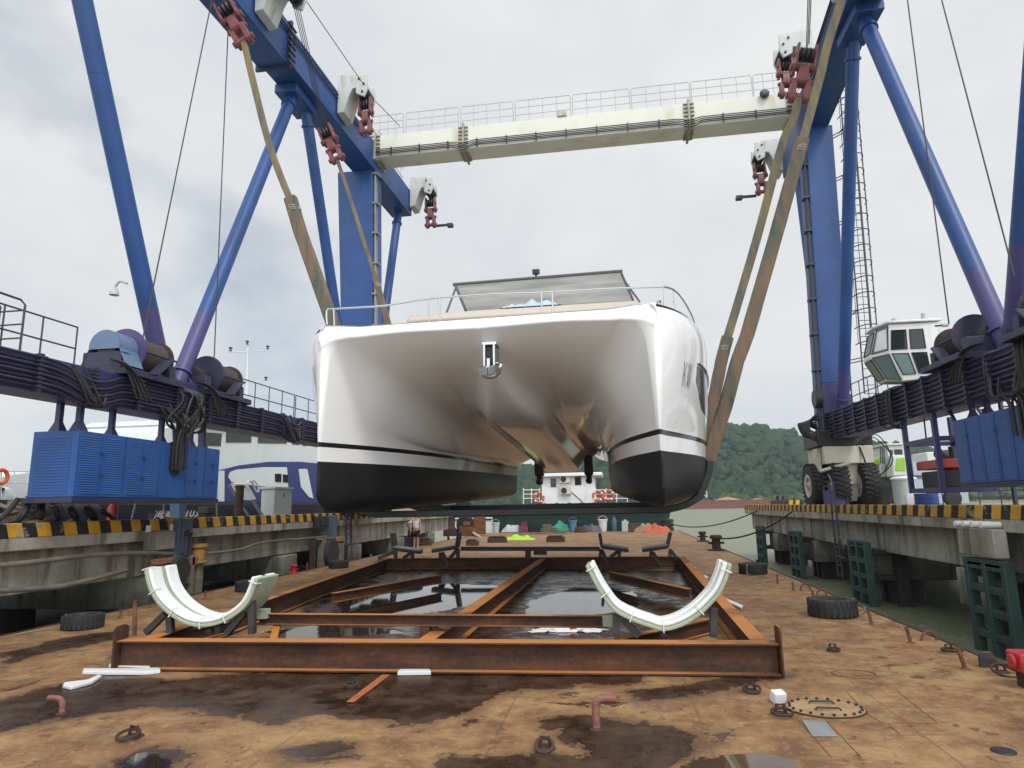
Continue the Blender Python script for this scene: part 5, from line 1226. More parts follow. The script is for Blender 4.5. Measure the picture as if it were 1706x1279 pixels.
# ------------------------------------------------------------------ deck fittings
M['pin'] = rusty('rusty_pin_steel', [(.06, .026, .015), (.13, .05, .025), (.22, .09, .045)], .8, 6)
def pin(px, py, h, lab, tilt=0, r=.024):
    p = PZ(px, py, 0); mb = MB(); mb.cyl(p-V((0, 0, .01)), p+V((tilt*h, .02, h)), r, 10); mb.lathe([(.06,0),(.05,.012),(.026,.02)], p+V((0,0,.001)), (0,0,1), 12)
    return tag(mb.build('steel_pin', M['pin'], None, origin=p), lab, 'pin', 'rusty pins standing along the deck edges')
for i, (x, y, h, tl) in enumerate(((1296, 972, .22, 0), (1322, 984, .2, 0), (1357, 1000, .2, -.1), (1453, 1040, .23, -.15), (1518, 1071, .21, -.15), (1609, 1115, .24, -.2), (200, 1030, .16, 0), (341, 996, .17, 0), (511, 953, .3, 0))):
    pin(x, y, h, ['thin pin farthest back on the right deck edge, beside the yacht hull', 'short pin between two others on the right deck edge, behind the round lug', 'rusty pin beside the little arch, left of the large right tyre', 'rusty pin just right of the large tyre', 'rusty leaning pin left of the half ring on the deck edge', 'rusty leaning pin nearest the camera, left of the plate lug', 'stub pin on the left deck edge right of the nearest tyre', 'stub pin on the left deck edge behind the left arc', 'tall thin pin on the left deck edge near the small tyre'][i], tl)
def ring_arch(px, py, r, lab, rot=0, kind='half_ring'):
    p = PZ(px, py, 0); mb = MB(); ca, sa_ = math.cos(rot), math.sin(rot)
    mb.tube([p+V((r*math.cos(a)*ca, r*math.cos(a)*sa_, r*1.15*math.sin(a))) for a in np.linspace(-.05, math.pi+.05, 14)], .018, 8)
    return tag(mb.build(kind, M['pin'], None), lab, 'deck ring', 'welded half rings on the deck edge')
ring_arch(1369, 992, .1, 'small welded half ring left of the large right tyre'); ring_arch(1548, 1067, .11, 'welded half ring on the right deck edge between two pins', .2); ring_arch(1342, 984, .13, 'dark half ring next to the tall row of pins on the right deck edge', .4)
def flat_ring(px, py, r, lab, tilt=.0, th=.015):
    r *= .85
    p = PZ(px, py, 0); mb = MB(); mb.tube([p+V((r*math.cos(a), r*.9*math.sin(a), th+.03+tilt*math.sin(a)*r)) for a in np.linspace(0, 2*math.pi, 25)[:-1]], th, 8, True)
    mb.tube([p+V((-.05, r*.8, 0)), p+V((-.03, r*.8, .09)), p+V((.03, r*.8, .09)), p+V((.05, r*.8, 0))], .016, 6)
    mb.lathe([(.09,0),(.07,.015),(.05,.016)], p+V((0, r*.8, .001)), (0,0,1), 14)
    return tag(mb.build('lashing_ring', M['rust_d'], None), lab, 'lashing ring', 'lashing rings on the deck')
flat_ring(213, 1232, .11, 'dark lashing ring on the deck above the puddle at bottom left', .2); flat_ring(907, 1251, .085, 'lashing ring on the deck left of the bent pipe, near the bottom', .5); flat_ring(1253, 1154, .10, 'lashing ring left of the white block', .3)
flat_ring(1304, 1194, .11, 'lashing ring left of the oval manhole', .1); flat_ring(1587, 1088, .14, 'lashing ring near the right deck edge'); flat_ring(1678, 1124, .17, 'lashing ring at the foot of the red bollard', .3); flat_ring(585, 1146, .09, 'lashing ring left of the orange bar', .1, .014); flat_ring(1390, 1086, .09, 'low lashing ring in the middle of the right deck', 0, .012)
p = PZ(1648, 1112, 0); mb = MB(); mb.prism([p+V((-.09, 0, 0)), p+V((.09, 0, 0)), p+V((.09, 0, .12)), p+V((.05, 0, .18)), p+V((-.05, 0, .18)), p+V((-.09, 0, .12))], (0, .05, 0)); tag(mb.build('plate_lug', M['dsteel'], None, .01), 'dark steel plate lug standing on the right deck edge', 'lug')
# bent vent pipes
M['pipe'] = rusty('red_oxide_pipe', [(.10, .04, .03), (.22, .09, .065), (.34, .15, .115)], .65, 5, .15)
def vent(px, py, top, dx, r, lab):
    p = PZ(px, py, 0); h = PY(px, top, p.y).z-r; L_ = (PY(px+dx, top, p.y)-PY(px, top, p.y)).x; s_ = 1 if dx > 0 else -1
    root = thing('vent_pipe', lab, 'vent pipe', p, 'bent vent pipes on the deck')
    R2 = .07; pts = [p, p+V((0, 0, h-R2))]+[p+V((s_*(R2-R2*math.cos(a)), 0, h-R2+R2*math.sin(a))) for a in np.linspace(.2, math.pi/2, 7)]+[p+V((L_, 0, h))]
    mb = MB(); mb.tube(pts, r, 18, caps=False); mb.tube(pts, r*.85, 18, caps=False); e = pts[-1]
    mb.build('pipe', M['pipe'], root, smooth=50); mb = MB(); mb.lathe([(r+.03,0),(r+.02,.012),(r+.004,.02)], p+V((0,0,.001)), (0,0,1), 20, False); mb.build('weld_collar', M['rust_d'], root)
    mb = MB(); mb.cyl(e-V((s_*.03, 0, 0)), e-V((s_*.028, 0, 0)), r*.86, 14); mb.build('pipe_bore', M['dark'], root)
vent(994, 1215, 1156, 34, .036, 'red oxide bent vent pipe in the middle foreground pointing right'); vent(103, 1189, 1158, -24, .03, 'bent vent pipe at bottom left pointing to the left edge')
M['seam'] = rusty('weld_seam_rust', [(.14, .07, .04), (.2, .11, .06), (.27, .16, .09)], .85, 5)
M['ochre_plate'] = rusty('ochre_rust_plate', [(.22, .13, .065), (.33, .21, .11), (.42, .29, .15)], .8, 4, .15)
# oval manhole cover with studs
c = PZ(1375, 1181, 0); root = thing('manhole', 'oval bolted manhole cover flush in the deck at bottom right', 'manhole', c)
mb = MB(); ov = lambda k, z, rx, ry: [c+V((rx*math.cos(a), ry*math.sin(a), z)) for a in np.linspace(0, 2*math.pi, 49)[:-1]]
mb.prism(ov(0, .004, .36, .30), (0, 0, .012)); mb.build('cover', M['ochre_plate'], root, .003)
mb = MB(); mb.tube(ov(0, .008, .365, .305), .008, 6, True); mb.build('rim', M['rust_d'], root)
for k in range(20): a = 2*math.pi*k/20; mb = MB(); mb.cyl(c+V((.33*math.cos(a), .275*math.sin(a), .014)), c+V((.33*math.cos(a), .275*math.sin(a), .034)), .014, 8); mb.build('stud', M['dark'], root)
for dy in (-.1, .12): mb = MB(); mb.tube([c+V((-.12, dy, .016)), c+V((-.1, dy, .04)), c+V((.1, dy, .04)), c+V((.12, dy, .016))], .01, 6); mb.build('handle', M['dark'], root)
q = [PZ(1336, 1201), PZ(1374, 1202), PZ(1396, 1228), PZ(1354, 1228)]; mb = MB(); mb.prism([p+V((0, 0, .004)) for p in q], (0, 0, .008)); tag(mb.build('steel_plate', paint('bare_zinc_plate', (.24, .25, .25), .5, .2, var=.35, scale=5), None, .002), 'small grey bare metal plate on the deck below the manhole', 'plate')
p = PZ(1672, 1252); mb = MB(); mb.lathe([(.0, .004), (.07, .004), (.085, .012), (.09, .003)], p, (0,0,1), 20); tag(mb.build('deck_plug', M['dark'], None), 'small dark round plug in the deck at the bottom right', 'plug')
q = [PZ(1423, 1123)]; mb = MB(); mb.tube([q[0]+V((.24*math.cos(a), .2*math.sin(a), .006)) for a in np.linspace(0, 2*math.pi, 40)[:-1]], .007, 6, True); tag(mb.build('weld_bead', M['seam'], None), 'faint round weld bead on the open deck right of the cradle', 'weld')
mb = MB()
for pts in ([(1410, 1152), (1445, 1190), (1470, 1205)], [(1495, 1152), (1560, 1203)], [(1480, 1206), (1580, 1204)], [(1482, 1208), (1500, 1225), (1565, 1224)], [(1330, 1200), (1385, 1262)], [(1378, 1202), (1435, 1262)], [(1262, 1127), (1290, 1155)]):
    mb.tube([PZ(x, y)+V((0, 0, .003)) for x, y in pts], .004, 5)
mb.build('weld_seams', M['seam'], None, kind='structure')
# red bollard at right edge, dark bollards
p = PZ(1716, 1146); root = thing('bollard', 'red capped steel bollard at the right picture edge', 'bollard', p, 'bollards on the barge')
zt3 = PY(1700, 1085, p.y).z; mb = MB(); mb.bb(p.x-.07, p.x+.12, p.y-.09, p.y+.1, 0, zt3*.45); mb.build('post', M['rust_d'], root, .01)
M['redp'] = paint('red_bollard_paint', (.42, .03, .04), .45, var=.25, dirt=(.12, .03, .03), scale=4)
mb = MB(); mb.bb(p.x-.12, p.x+.2, p.y-.14, p.y+.15, zt3*.45, zt3); mb.cyl((p.x-.16, p.y, zt3*.72), (p.x-.11, p.y, zt3*.72), .08, 14); mb.build('cap', M['redp'], root, .025)
def bollard(px, py, hpx, lab, mat):
    p = PZ(px, py); h = PY(px, py-hpx, p.y).z; root = thing('bollard', lab, 'bollard', p, 'bollards on the barge'); r = h*.27
    mb = MB(); mb.lathe([(r*2.2,0),(r*2.2,.05),(r*1.05,.055),(r,h*.7),(r*1.05,h*.74)], p, (0,0,1), 20); mb.build('post', M[mat], root)
    mb = MB(); mb.lathe([(r*1.0,h*.74),(r*1.45,h*.78),(r*1.5,h*.92),(r*1.2,h)], p, (0,0,1), 20); mb.cyl(p+V((-r*1.9, 0, h*.5)), p+V((r*1.9, 0, h*.5)), r*.28, 10); mb.build('head', M[mat], root)
bollard(1194, 917, 26, 'dark mooring bollard on the right deck edge with a rope leading to the pier', 'rust_d'); bollard(1171, 902, 17, 'smaller dark bollard just behind the roped one', 'rust_d'); bollard(489, 956, 16, 'reddish bollard on the left deck edge below the pier', 'redp')
p = PZ(1264, 944); bollard(1263, 941, 9, 'little dark bollard above the tyre on the right deck edge', 'rust_d')
# foam offcuts, bars, cloths
M['foam'] = paint('white_foam', (.64, .65, .66), .7, var=.05, dirt=(.55, .52, .48), dirt_amt=.3, scale=4, streak=False)
def slab(pts, h, name, lab, mat, cat, grp=None, z=.004, lift=0):
    q = [PZ(x, y)+V((0, 0, z)) for x, y in pts]; mb = MB(); mb.prism(q, (0, 0, h)); return tag(mb.build(name, M[mat], None, .006), lab, cat, grp)
G = 'white foam offcuts lying on the deck'
slab([(104, 1147), (107, 1142), (146, 1137), (163, 1129), (169, 1130), (152, 1141), (118, 1150)], .035, 'foam_offcut', 'bent white foam strip nearest the bottom left pipe', 'foam', 'foam', G)
slab([(137, 1124), (139, 1119), (185, 1119), (215, 1119), (250, 1118), (265, 1118), (267, 1122), (245, 1125), (205, 1125), (180, 1125)], .04, 'foam_offcut', 'long wavy white foam strip at the left end of the front beam', 'foam', 'foam', G)
slab([(181, 1112), (215, 1112), (249, 1114), (249, 1118), (215, 1116), (182, 1115)], .045, 'foam_offcut', 'thin white foam strip lying behind the long wavy one', 'foam', 'foam', G)
slab([(662, 1126), (666, 1121), (716, 1121), (718, 1125)], .045, 'foam_offcut', 'straight white foam bar just in front of the front beam', 'foam', 'foam', G)
slab([(1201, 1000), (1206, 998), (1238, 1012), (1235, 1016)], .04, 'foam_offcut', 'white plank-like offcut right of the right arc', 'foam', 'foam', G)
slab([(1163, 963), (1176, 961), (1180, 964), (1170, 966)], .05, 'foam_offcut', 'small white scrap beside the right end of the rear beam', 'foam', 'foam', G)
slab([(1143, 948), (1158, 946), (1160, 948), (1146, 950)], .05, 'foam_offcut', 'tiny white scrap farthest back beside the rear beam', 'foam', 'foam', G)
p = PZ(1299, 1172); mb = MB(); r0 = Matrix.Rotation(.35, 3, 'Z') @ Matrix.Rotation(.25, 3, 'X'); mb.box(p+V((0, .04, .055)), (.13, .1, .11), r0); tag(mb.build('foam_block', M['foam'], None, .01), 'small white foam block on the deck left of the manhole', 'foam block')
slab([(577, 1171), (590, 1171), (650, 1126), (636, 1126)], .014, 'flat_bar', 'flat orange rusty steel bar lying in front of the beam', 'obar', 'steel bar') if M.setdefault('obar', rusty('orange_flash_rust', [(.20, .06, .02), (.34, .10, .03), (.42, .15, .05)], .85, 3)) else None
def cloth(px0, px1, py, dpt, hh, mat, name, lab, cat, seed, y2=None):
    a, b = PZ(px0, py), PZ(px1, y2 or py); rows = []
    for j in range(9):
        r = []
        for i in range(25):
            u, v = i/24, j/8; e = min(1, 5*u, 5*(1-u))*min(1, 3*v, 3*(1-v))
            pt = a.lerp(b, u)+V((0, dpt*(v-.3), 0)); z = .008+e*hh*(.35+1.1*max(0, .4+noise.noise((u*6+seed, v*3, seed))+.5*noise.noise((u*14, v*7, seed))))
            r.append(pt+V((.1*noise.noise((i*.4, j*.4, seed)), .12*noise.noise((i*.4, j*.4, seed+5)), z)))
        rows.append(r)
    mb = MB(); mb.grid(rows); return tag(mb.build(name, M[mat], None, fixn=False, smooth=25), lab, cat)
n = NT('white_sheet_with_red_patch'); x_ = n.xyz()[0]; r_ = n.math('MULTIPLY', n.ss(x_, -.05-.45, -.0-.45), n.ss(x_, .12-.45, .07-.45)); n.set(n.mix(r_, (.7, .7, .7), (.45, .05, .06)), .6); M['rag'] = n.m
cx_ = (PZ(948, 1053).x); 
n2 = n.t.nodes
for nd in n2:
    pass
cloth(884, 1008, 1052, .3, .05, 'foam', 'torn_sheet', 'torn white plastic sheet lying inside the cradle behind the front beam', 'sheet', 2)
M['rag2'] = paint('red_rag', (.42, .05, .05), .7); cloth(938, 962, 1051, .16, .09, 'rag2', 'rag', 'red rag on the torn white sheet inside the cradle', 'rag', 5)
M['hivis'] = (lambda n: (n.set((.36, .62, .02), .7), n.m)[1])(NT('hi_vis_yellow_cloth'))
cloth(836, 890, 899, 1.8, .2, 'hivis', 'safety_vest', 'bright lime yellow safety vest dropped on the far deck', 'vest', 9)
M['wood'] = rusty('dark_old_timber', [(.035, .022, .015), (.07, .045, .03), (.12, .08, .05)], .9, 5)
for x0, x1, y, h_, lab in ((696, 716, 909, .4, 'dark timber block beside the person'), (776, 795, 909, .33, 'short dark timber block left of the lime vest'), (812, 842, 904, .36, 'dark timber block touching the lime vest'), (910, 940, 903, .36, 'dark timber block right of the lime vest')):
    a, b = PZ(x0, y), PZ(x1, y); mb = MB(); mb.bb(a.x, b.x, a.y, a.y+.45, .004, h_*.8); mb.bb(a.x+.1, b.x-.12, a.y-.02, a.y+.42, h_*.8+.002, h_) 
    tag(mb.build('timber_block', M['wood'], None, .02), lab, 'timber block', 'timber blocks on the far deck')
# mooring ropes from the barge to the right pier
for (a, b, sg, lab) in ((PZ(1194, 912)+V((0, 0, .4)), PX(1325, 848, PR+.1), .35, 'dark mooring rope from the roped bollard up to the pier'), (PZ(1118, 884)+V((0, 0, .5)), PX(1268, 848, PR+.1), .5, 'farther mooring rope running from the barge corner to the pier end')):
    mb = MB(); mb.tube(catenary(a, b, sg, 18), .035, 8); tag(mb.build('mooring_rope', M['cable'], None), lab, 'rope', 'mooring ropes to the right pier')
mb = MB(); mb.tube(crv([PZ(1060, 893), PZ(1120, 905), PZ(1150, 914), PZ(1188, 916)])+[], .02, 6); tag(mb.build('rope', M['manila'], None), 'thin rope lying on the far right deck towards the bollard', 'rope')
# ------------------------------------------------------------------ patrol ferry behind the left pier
FX = -19.5
M['navy'] = paint('navy_hull_paint', (.012, .012, .035), .35, var=.3, dirt=(.03, .03, .035), scale=.6)
M['royal'] = paint('royal_blue_paint', (.02, .028, .17), .35, var=.12, scale=.6)
M['boatw'] = paint('white_boat_paint', (.66, .70, .69), .35, var=.05, dirt=(.5, .48, .4), dirt_amt=.3, scale=.8)
M['bglass'] = (lambda n: (n.set((.012, .014, .014), .05), n.m)[1])(NT('dark_boat_glass'))
def FP(x, y, d=0): p = PX(x, y, FX-d); return p
FE = thing('ferry', 'navy hulled ferry with white cabin and blue swoosh moored behind the left pier', 'ferry', (FX-2.5, 27, WZ))
zdk = FP(240, 835).z
mb = MB(); y0, y1 = 12.0, FP(560, 850).y+6
mb.hexa([V((FX-.5, y0+3, WZ-.6)), V((FX-4.8, y0+3, WZ-.6)), V((FX-4.8, y1, WZ-.6)), V((FX-.5, y1, WZ-.6))], [V((FX, y0, zdk)), V((FX-5.2, y0, zdk)), V((FX-5.2, y1, zdk)), V((FX, y1, zdk))]); mb.build('hull', M['navy'], FE, .05)
mb = MB(); mb.bb(FX-.04, FX+.09, y0, y1, zdk-.16, zdk+.02); mb.build('fender_strake', M['dark'], FE)
def quadX(pts, d, th, name, mat, parent, bev=0):
    q = [FP(x, y, d) for x, y in pts]; mb = MB(); mb.prism(q, (-th, 0, 0)); return mb.build(name, M[mat], parent, bev)
cabin = quadX([(262, 745), (270, 715), (290, 705), (480, 722), (545, 735), (560, 745), (560, 800), (500, 795), (370, 800), (300, 830), (262, 830)], .35, 4.2, 'cabin', 'boatw', FE, .05)
quadX([(286, 706), (300, 698), (480, 714), (482, 722), (290, 710)], .2, 4.6, 'cabin_roof', 'boatw', FE, .03)
for pts in ([(289, 741), (288, 717), (322, 720), (322, 742)], [(331, 742), (331, 719), (370, 722), (368, 743)], [(377, 737), (378, 715), (419, 720), (419, 737)], [(430, 738), (431, 720), (477, 728), (478, 739)], [(487, 740), (487, 730), (499, 732), (499, 741)], [(504, 742), (504, 733), (512, 735), (512, 743)]): quadX(pts, .32, .06, 'cabin_window', 'bglass', cabin)
quadX([(368, 835), (368, 783), (400, 775), (450, 769), (500, 769), (545, 773), (545, 845), (368, 845)], .22, .3, 'blue_bulwark', 'royal', FE)
quadX([(381, 795), (384, 786), (395, 782), (440, 778), (478, 778), (480, 800), (480, 811), (460, 812), (400, 806), (386, 803)], .19, .04, 'side_opening', 'boatw', FE)
quadX([(498, 781), (512, 781), (522, 830), (515, 828), (502, 812)], .17, .05, 'wing_panel', 'boatw', FE)
quadX([(459, 802), (459, 789), (469, 789), (469, 803)], .15, .03, 'wheelhouse_window', 'bglass', FE); quadX([(472, 803), (472, 790), (480, 791), (480, 804)], .15, .03, 'wheelhouse_window', 'bglass', FE)
quadX([(364, 836), (364, 784), (374, 784), (374, 836)], .1, .1, 'post', 'boatw', FE)
# fore part with canvas shelter and rail at the left edge
quadX([(-30, 830), (-30, 800), (20, 789), (56, 785), (56, 832)], 1.2, 2.6, 'canvas_shelter', 'boatw', FE, .05)
mb = MB()
for y in (785, 804): mb.tube([FP(-20, y), FP(240, y)], .02, 6)
for x in range(-20, 250, 22): mb.tube([FP(x, 785), FP(x, 836)], .018, 6)
mb.build('deck_rail', M['boatw'], FE)
p = FP(12, 824); mb = MB(); mb.lathe([(.16,0),(.12,.1),(.12,.3),(.2,.32),(.2,.42)], (p.x-.4, p.y, zdk), (0,0,1), 16); mb.build('windlass', M['dark'], FE)
p = FP(28, 822); mb = MB(); mb.lathe([(.28,0),(.3,.2),(.2,.4),(.02,.46)], (p.x-.5, p.y, zdk), (0,0,1), 16); mb.build('life_raft', M['boatw'], FE)
p = FP(0, 794); mb = MB(); mb.tube([p+V((.05, .22*math.cos(a), .22*math.sin(a))) for a in np.linspace(0, 2*math.pi, 20)[:-1]], .06, 8, True); M['lifeo'] = paint('orange_life_ring', (.62, .10, .02), .5, var=.1); mb.build('life_ring', M['lifeo'], FE)
# mast with horn-shaped lights
def MP(x, y): return PX(x, y, FX-2.4)
mb = MB(); mb.tube([MP(411, 660), MP(412, 610), MP(413, 575)], [.09, .06, .045], 10); mb.tube([MP(384, 587), MP(446, 584)], .025, 8); mb.tube([MP(412, 637), MP(443, 637)], .025, 8); mb.beam(MP(378, 635), MP(414, 632), .1, .12); mb.tube([MP(388, 640), MP(390, 600)], .012, 6); mb.tube([MP(416, 575), MP(416, 555)], .01, 6)
ms_ = mb.build('mast', M['boatw'], FE)
for x, y in ((384, 583), (446, 580), (443, 632), (412, 572)):
    p = MP(x, y); mb = MB(); mb.lathe([(.11,0),(.05,.05),(.05,.13),(.12,.16),(.1,.22),(.03,.24)], p-V((0, 0, .05)), (0,0,1), 12); mb.build('mast_light', M['rail_d'], ms_)
mb = MB(); mb.bb(FX-3.4, FX-1.6, FP(420, 700).y-1.2, FP(420, 700).y+1.2, FP(420, 700).z-.2, FP(420, 672).z); mb.lathe([(.5,0),(.55,.3),(.4,.6),(.05,.72)], (FX-2.2, FP(390, 700).y, FP(390, 668).z-.6), (0,0,1), 18); mb.build('top_house', M['boatw'], FE, .04)
# painted name on the bow
def text_mesh(txt, size, name, mat, parent, mtx, shear=0, depth=.004):
    cu = bpy.data.curves.new(name, 'FONT'); cu.body = txt; cu.size = size; cu.extrude = depth; cu.shear = shear
    to = bpy.data.objects.new(name+'_curve', cu); COL.objects.link(to); bpy.context.view_layer.update()
    dg = bpy.context.evaluated_depsgraph_get(); me = bpy.data.meshes.new_from_object(to.evaluated_get(dg)); bpy.data.objects.remove(to)
    me.transform(mtx); me.transform(Matrix.Translation(-ORG[parent.name])); me.materials.clear(); me.materials.append(mat); me.name = name
    o = bpy.data.objects.new(name, me); COL.objects.link(o); o.parent = parent; ORG[o.name] = ORG[parent.name]; return o
a, b = FP(258, 864), FP(333, 862)
hgt_ = FP(300, 848).z-FP(300, 864).z
mt = Matrix.Translation(V((FX+.03, a.y, a.z))) @ Matrix(((0, 0, 1, 0), (1, 0, 0, 0), (0, 1, 0, 0), (0, 0, 0, 1)))
M['letter'] = paint('grey_white_lettering', (.62, .62, .64), .6, var=.2)
tm = text_mesh('海峰 5103', 1.0, 'painted_name', M['letter'], FE, Matrix.Identity(4), .3)
co = [v.co.copy() for v in tm.data.vertices]; off = ORG[FE.name]
wx = max((c+off).x for c in co)-min((c+off).x for c in co); mnx = min((c+off).x for c in co); hy = max((c+off).y for c in co)
for v, c in zip(tm.data.vertices, co):
    w_ = c+off; v.co = V((FX-.055+w_.z, a.y+(w_.x-mnx)/wx*(b.y-a.y), a.z+.04+w_.y/hy*hgt_*1.05))-off
for k, v in enumerate(tm.data.vertices): pass
# the hull flares: seat the lettering on a proud name board strip
mb = MB(); mb.bb(FX-.1, FX-.062, a.y-.4, b.y+.4, a.z-.25, zdk-.05); mb.build('bow_plate', M['navy'], FE)
# ------------------------------------------------------------------ left pier furniture
def on_pier(x, y, X): p = PX(x, y, X); p.z = 1.72; return p
root = thing('electric_cabinet', 'pale grey steel electric cabinet standing on the left pier in front of the ferry', 'cabinet', (PL-1.0, PX(470, 855, PL-1.0).y, 1.72)); o_ = V(root.location)
a, b = PX(456, 858, PL-1.0), PX(485, 858, PL-1.0); zt4 = PX(470, 812, PL-1.0).z; w2 = (b.y-a.y)/2
M['cabg'] = paint('pale_green_grey_cabinet', (.42, .47, .45), .45, var=.06, dirt=(.3, .3, .27))
mb = MB(); mb.bb(PL-1.0, PL-1.5, a.y, b.y, 1.72, zt4-.06); mb.build('body', M['cabg'], root, .01)
mb = MB(); mb.bb(PL-.95, PL-1.56, a.y-.06, b.y+.06, zt4-.055, zt4+.02); mb.build('lid', M['cabg'], root, .01)
mb = MB(); mb.bb(PL-.985, PL-1.0, a.y+.04, b.y-.04, 1.8, zt4-.12); dr = mb.build('door', M['cabg'], root, .004)
mb = MB(); mb.bb(PL-.975, PL-.985, a.y+w2*.9, a.y+w2*1.15, zt4-.35, zt4-.2); mb.build('marking', M['steel'], dr)
p = on_pier(397, 860, PL-.9); zt5 = PX(397, 812, PL-.9).z
mb = MB(); mb.cyl(p, V((p.x, p.y, zt5)), .13, 14); mb.lathe([(.16,0),(.17,.04),(.1,.08)], V((p.x, p.y, zt5)), (0,0,1), 14); tag(mb.build('steel_post', M['rust_d'], None), 'dark brown steel post standing on the left pier beside the gangway', 'post')
root = thing('gangway', 'small gangway with white board and looped rope leaning on the left pier', 'gangway', on_pier(430, 862, PL-1.2))
a, b = PX(405, 808, PL-1.4), PX(440, 864, PL-1.1); mb = MB(); mb.beam(a, b, .12, .05); mb.beam(a+V((-.5, 0, 0)), b+V((-.5, 0, 0)), .05, .05); mb.build('stringer', M['steel'], root)
mb = MB(); q = [PX(405, 806, PL-1.35), PX(412, 805, PL-1.35), PX(427, 831, PL-1.2), PX(419, 833, PL-1.2)]; mb.prism(q, (-.45, 0, .02)); mb.build('board', M['boatw'], root)
mb = MB(); mb.tube(crv([PX(412, 806, PL-1.2), PX(420, 800, PL-1.2), PX(428, 806, PL-1.2), PX(431, 817, PL-1.2), PX(427, 818, PL-1.2), PX(421, 805, PL-1.2), PX(414, 801, PL-1.2)]), .03, 6); mb.build('rope_loop', M['white'], root)
p = PX(52, 895, PL-.55); p.z = 1.87; mb = MB(); rn = random.Random(2)
for k in range(9):
    r = .22+.16*rn.random(); c = V((p.x-.25+.2*rn.random(), p.y+.3*rn.random()-.15, 1.9+.045*k)); mb.tube([c+V((r*math.cos(a), r*1.3*math.sin(a), .05*math.sin(a*2+k))) for a in np.linspace(0, 2*math.pi, 22)[:-1]], .035, 6, True)
tag(mb.build('rope_coil', M['manila'], None), 'coil of thick pale rope heaped on the left pier near the picture edge', 'rope coil')
mb = MB()
for k in range(7):
    y = 10.9+.38*k+.1*rn.random(); mb.tube(crv([(-11.0-.1*k, y, 2.3), (-11.0, y-.2, 2.05), (-11.1, y-.35+.1*k, 1.9), (-11.5, y-.6+.22*k, 1.8)]), .05+.02*(k % 3), 8)
tag(mb.build('hydraulic_hoses', M['cable'], None), 'thick black hoses sagging from the blue cabinet onto the left pier', 'hoses')
mb = MB(); mb.tube(crv([PX(-20, 877, -11.0), PX(30, 882, -11.0), PX(60, 872, -11.1), PX(75, 855, -11.3)]), .03, 6); tag(mb.build('rope', M['manila'], None), 'slack pale rope drooping along the ferry at the left picture edge', 'rope')
p = PX(187, 862, PL-.7); mb = MB(); mb.lathe([(.13,0),(.13,.05),(.11,.06),(.11,.42),(.05,.5),(.05,.56)], (p.x, p.y, 1.73), (0,0,1), 16); tag(mb.build('extinguisher', M['redp'], None), 'dull red fire extinguisher standing on the left pier under the blue cabinet', 'extinguisher')
p = PX(302, 860, PL-.75); M['jeans'] = paint('blue_denim', (.05, .07, .14), .8)
# slanting tie rods and props below the cabinet
for i, (a, b, lab) in enumerate((((227, 835), (219, 866), 'thin leaning steel rod under the blue cabinet, left one'), ((273, 836), (273, 864), 'thin upright steel rod under the blue cabinet, middle one'), ((361, 836), (361, 860), 'pale upright rod at the right end of the blue cabinet'))):
    A_, B_ = PX(*a, PL-.4), PX(*b, PL-.4); mb = MB(); mb.cyl(A_, B_, .022, 8); tag(mb.build('steel_rod', M['steel'], None), lab, 'rod', 'rods under the blue cabinet')
a, b = PX(299, 836, PL-.7), PX(311, 862, PL-.7); mb = MB(); mb.hexa([V((a.x, a.y+.1, 1.73)), V((a.x-.3, a.y+.1, 1.73)), V((a.x-.3, b.y-.05, 1.73)), V((a.x, b.y-.05, 1.73))], [V((a.x, a.y, a.z)), V((a.x-.3, a.y, a.z)), V((a.x-.3, b.y, a.z)), V((a.x, b.y, a.z))]); tag(mb.build('fender_stand', M['blue_grey'], None, .03), 'blue-grey stand with a white top edge on the left pier before the lettering', 'stand')
a, b = PX(340, 835, PL-.9), PX(357, 862, PL-.9); mb = MB(); mb.bb(a.x-.2, a.x+.15, a.y, b.y, 1.95, 2.15); mb.bb(a.x-.1, a.x+.05, a.y+.1, b.y-.1, 1.72, 1.95); tag(mb.build('mooring_bitt', M['dark'], None, .03), 'black mooring bitt on the left pier right of the painted ship name', 'bitt')
# guide posts and timber dolphins on the pier face
def guard_post(px, yt, yb, X, lab, mat, w_=.22):
    a, b = PX(px, yt, X), PX(px, yb, X); mb = MB(); mb.bb(X-.06, X+.10, a.y-w_, a.y+w_, b.z, a.z); mb.bb(X+.101, X+.13, a.y-w_*.6, a.y+w_*.6, b.z+.1, a.z-.05); return tag(mb.build('guide_post', M[mat], None, .01), lab, 'guide post', 'guide posts on the left pier')
M['slate'] = paint('slate_blue_steel', (.07, .10, .15), .55, var=.25, dirt=(.05, .04, .035), dirt_amt=.5)
guard_post(305, 864, 927, PL+.13, 'slate blue steel guide post fixed over the kerb right of the concrete block', 'slate', .26)
guard_post(553, 858, 905, PL+.13, 'farther slate blue guide post under the yacht bow', 'slate', .3); guard_post(535, 860, 880, PL+.13, 'dark rubber-faced guide post under the yacht bow, leftmost of the far three', 'rubber', .45)
root = thing('timber_dolphin', 'rusty steel and timber dolphin with a yellow bollard, between barge and left pier', 'dolphin', (BX0-.15, PX(300, 960, BX0-.1).y, WZ-1))
XD = BX0-.06
def PD(x, y): return PX(x, y, XD)
M['old_wood'] = rusty('grey_old_timber', [(.07, .065, .055), (.15, .135, .11), (.24, .21, .17)], .9, 3); M['ochre'] = rusty('ochre_yellow_rust', [(.16, .08, .03), (.30, .17, .04), (.38, .24, .06)], .8, 4); M['redox'] = rusty('red_oxide_timber', [(.16, .06, .04), (.26, .10, .06), (.32, .15, .1)], .85, 4)
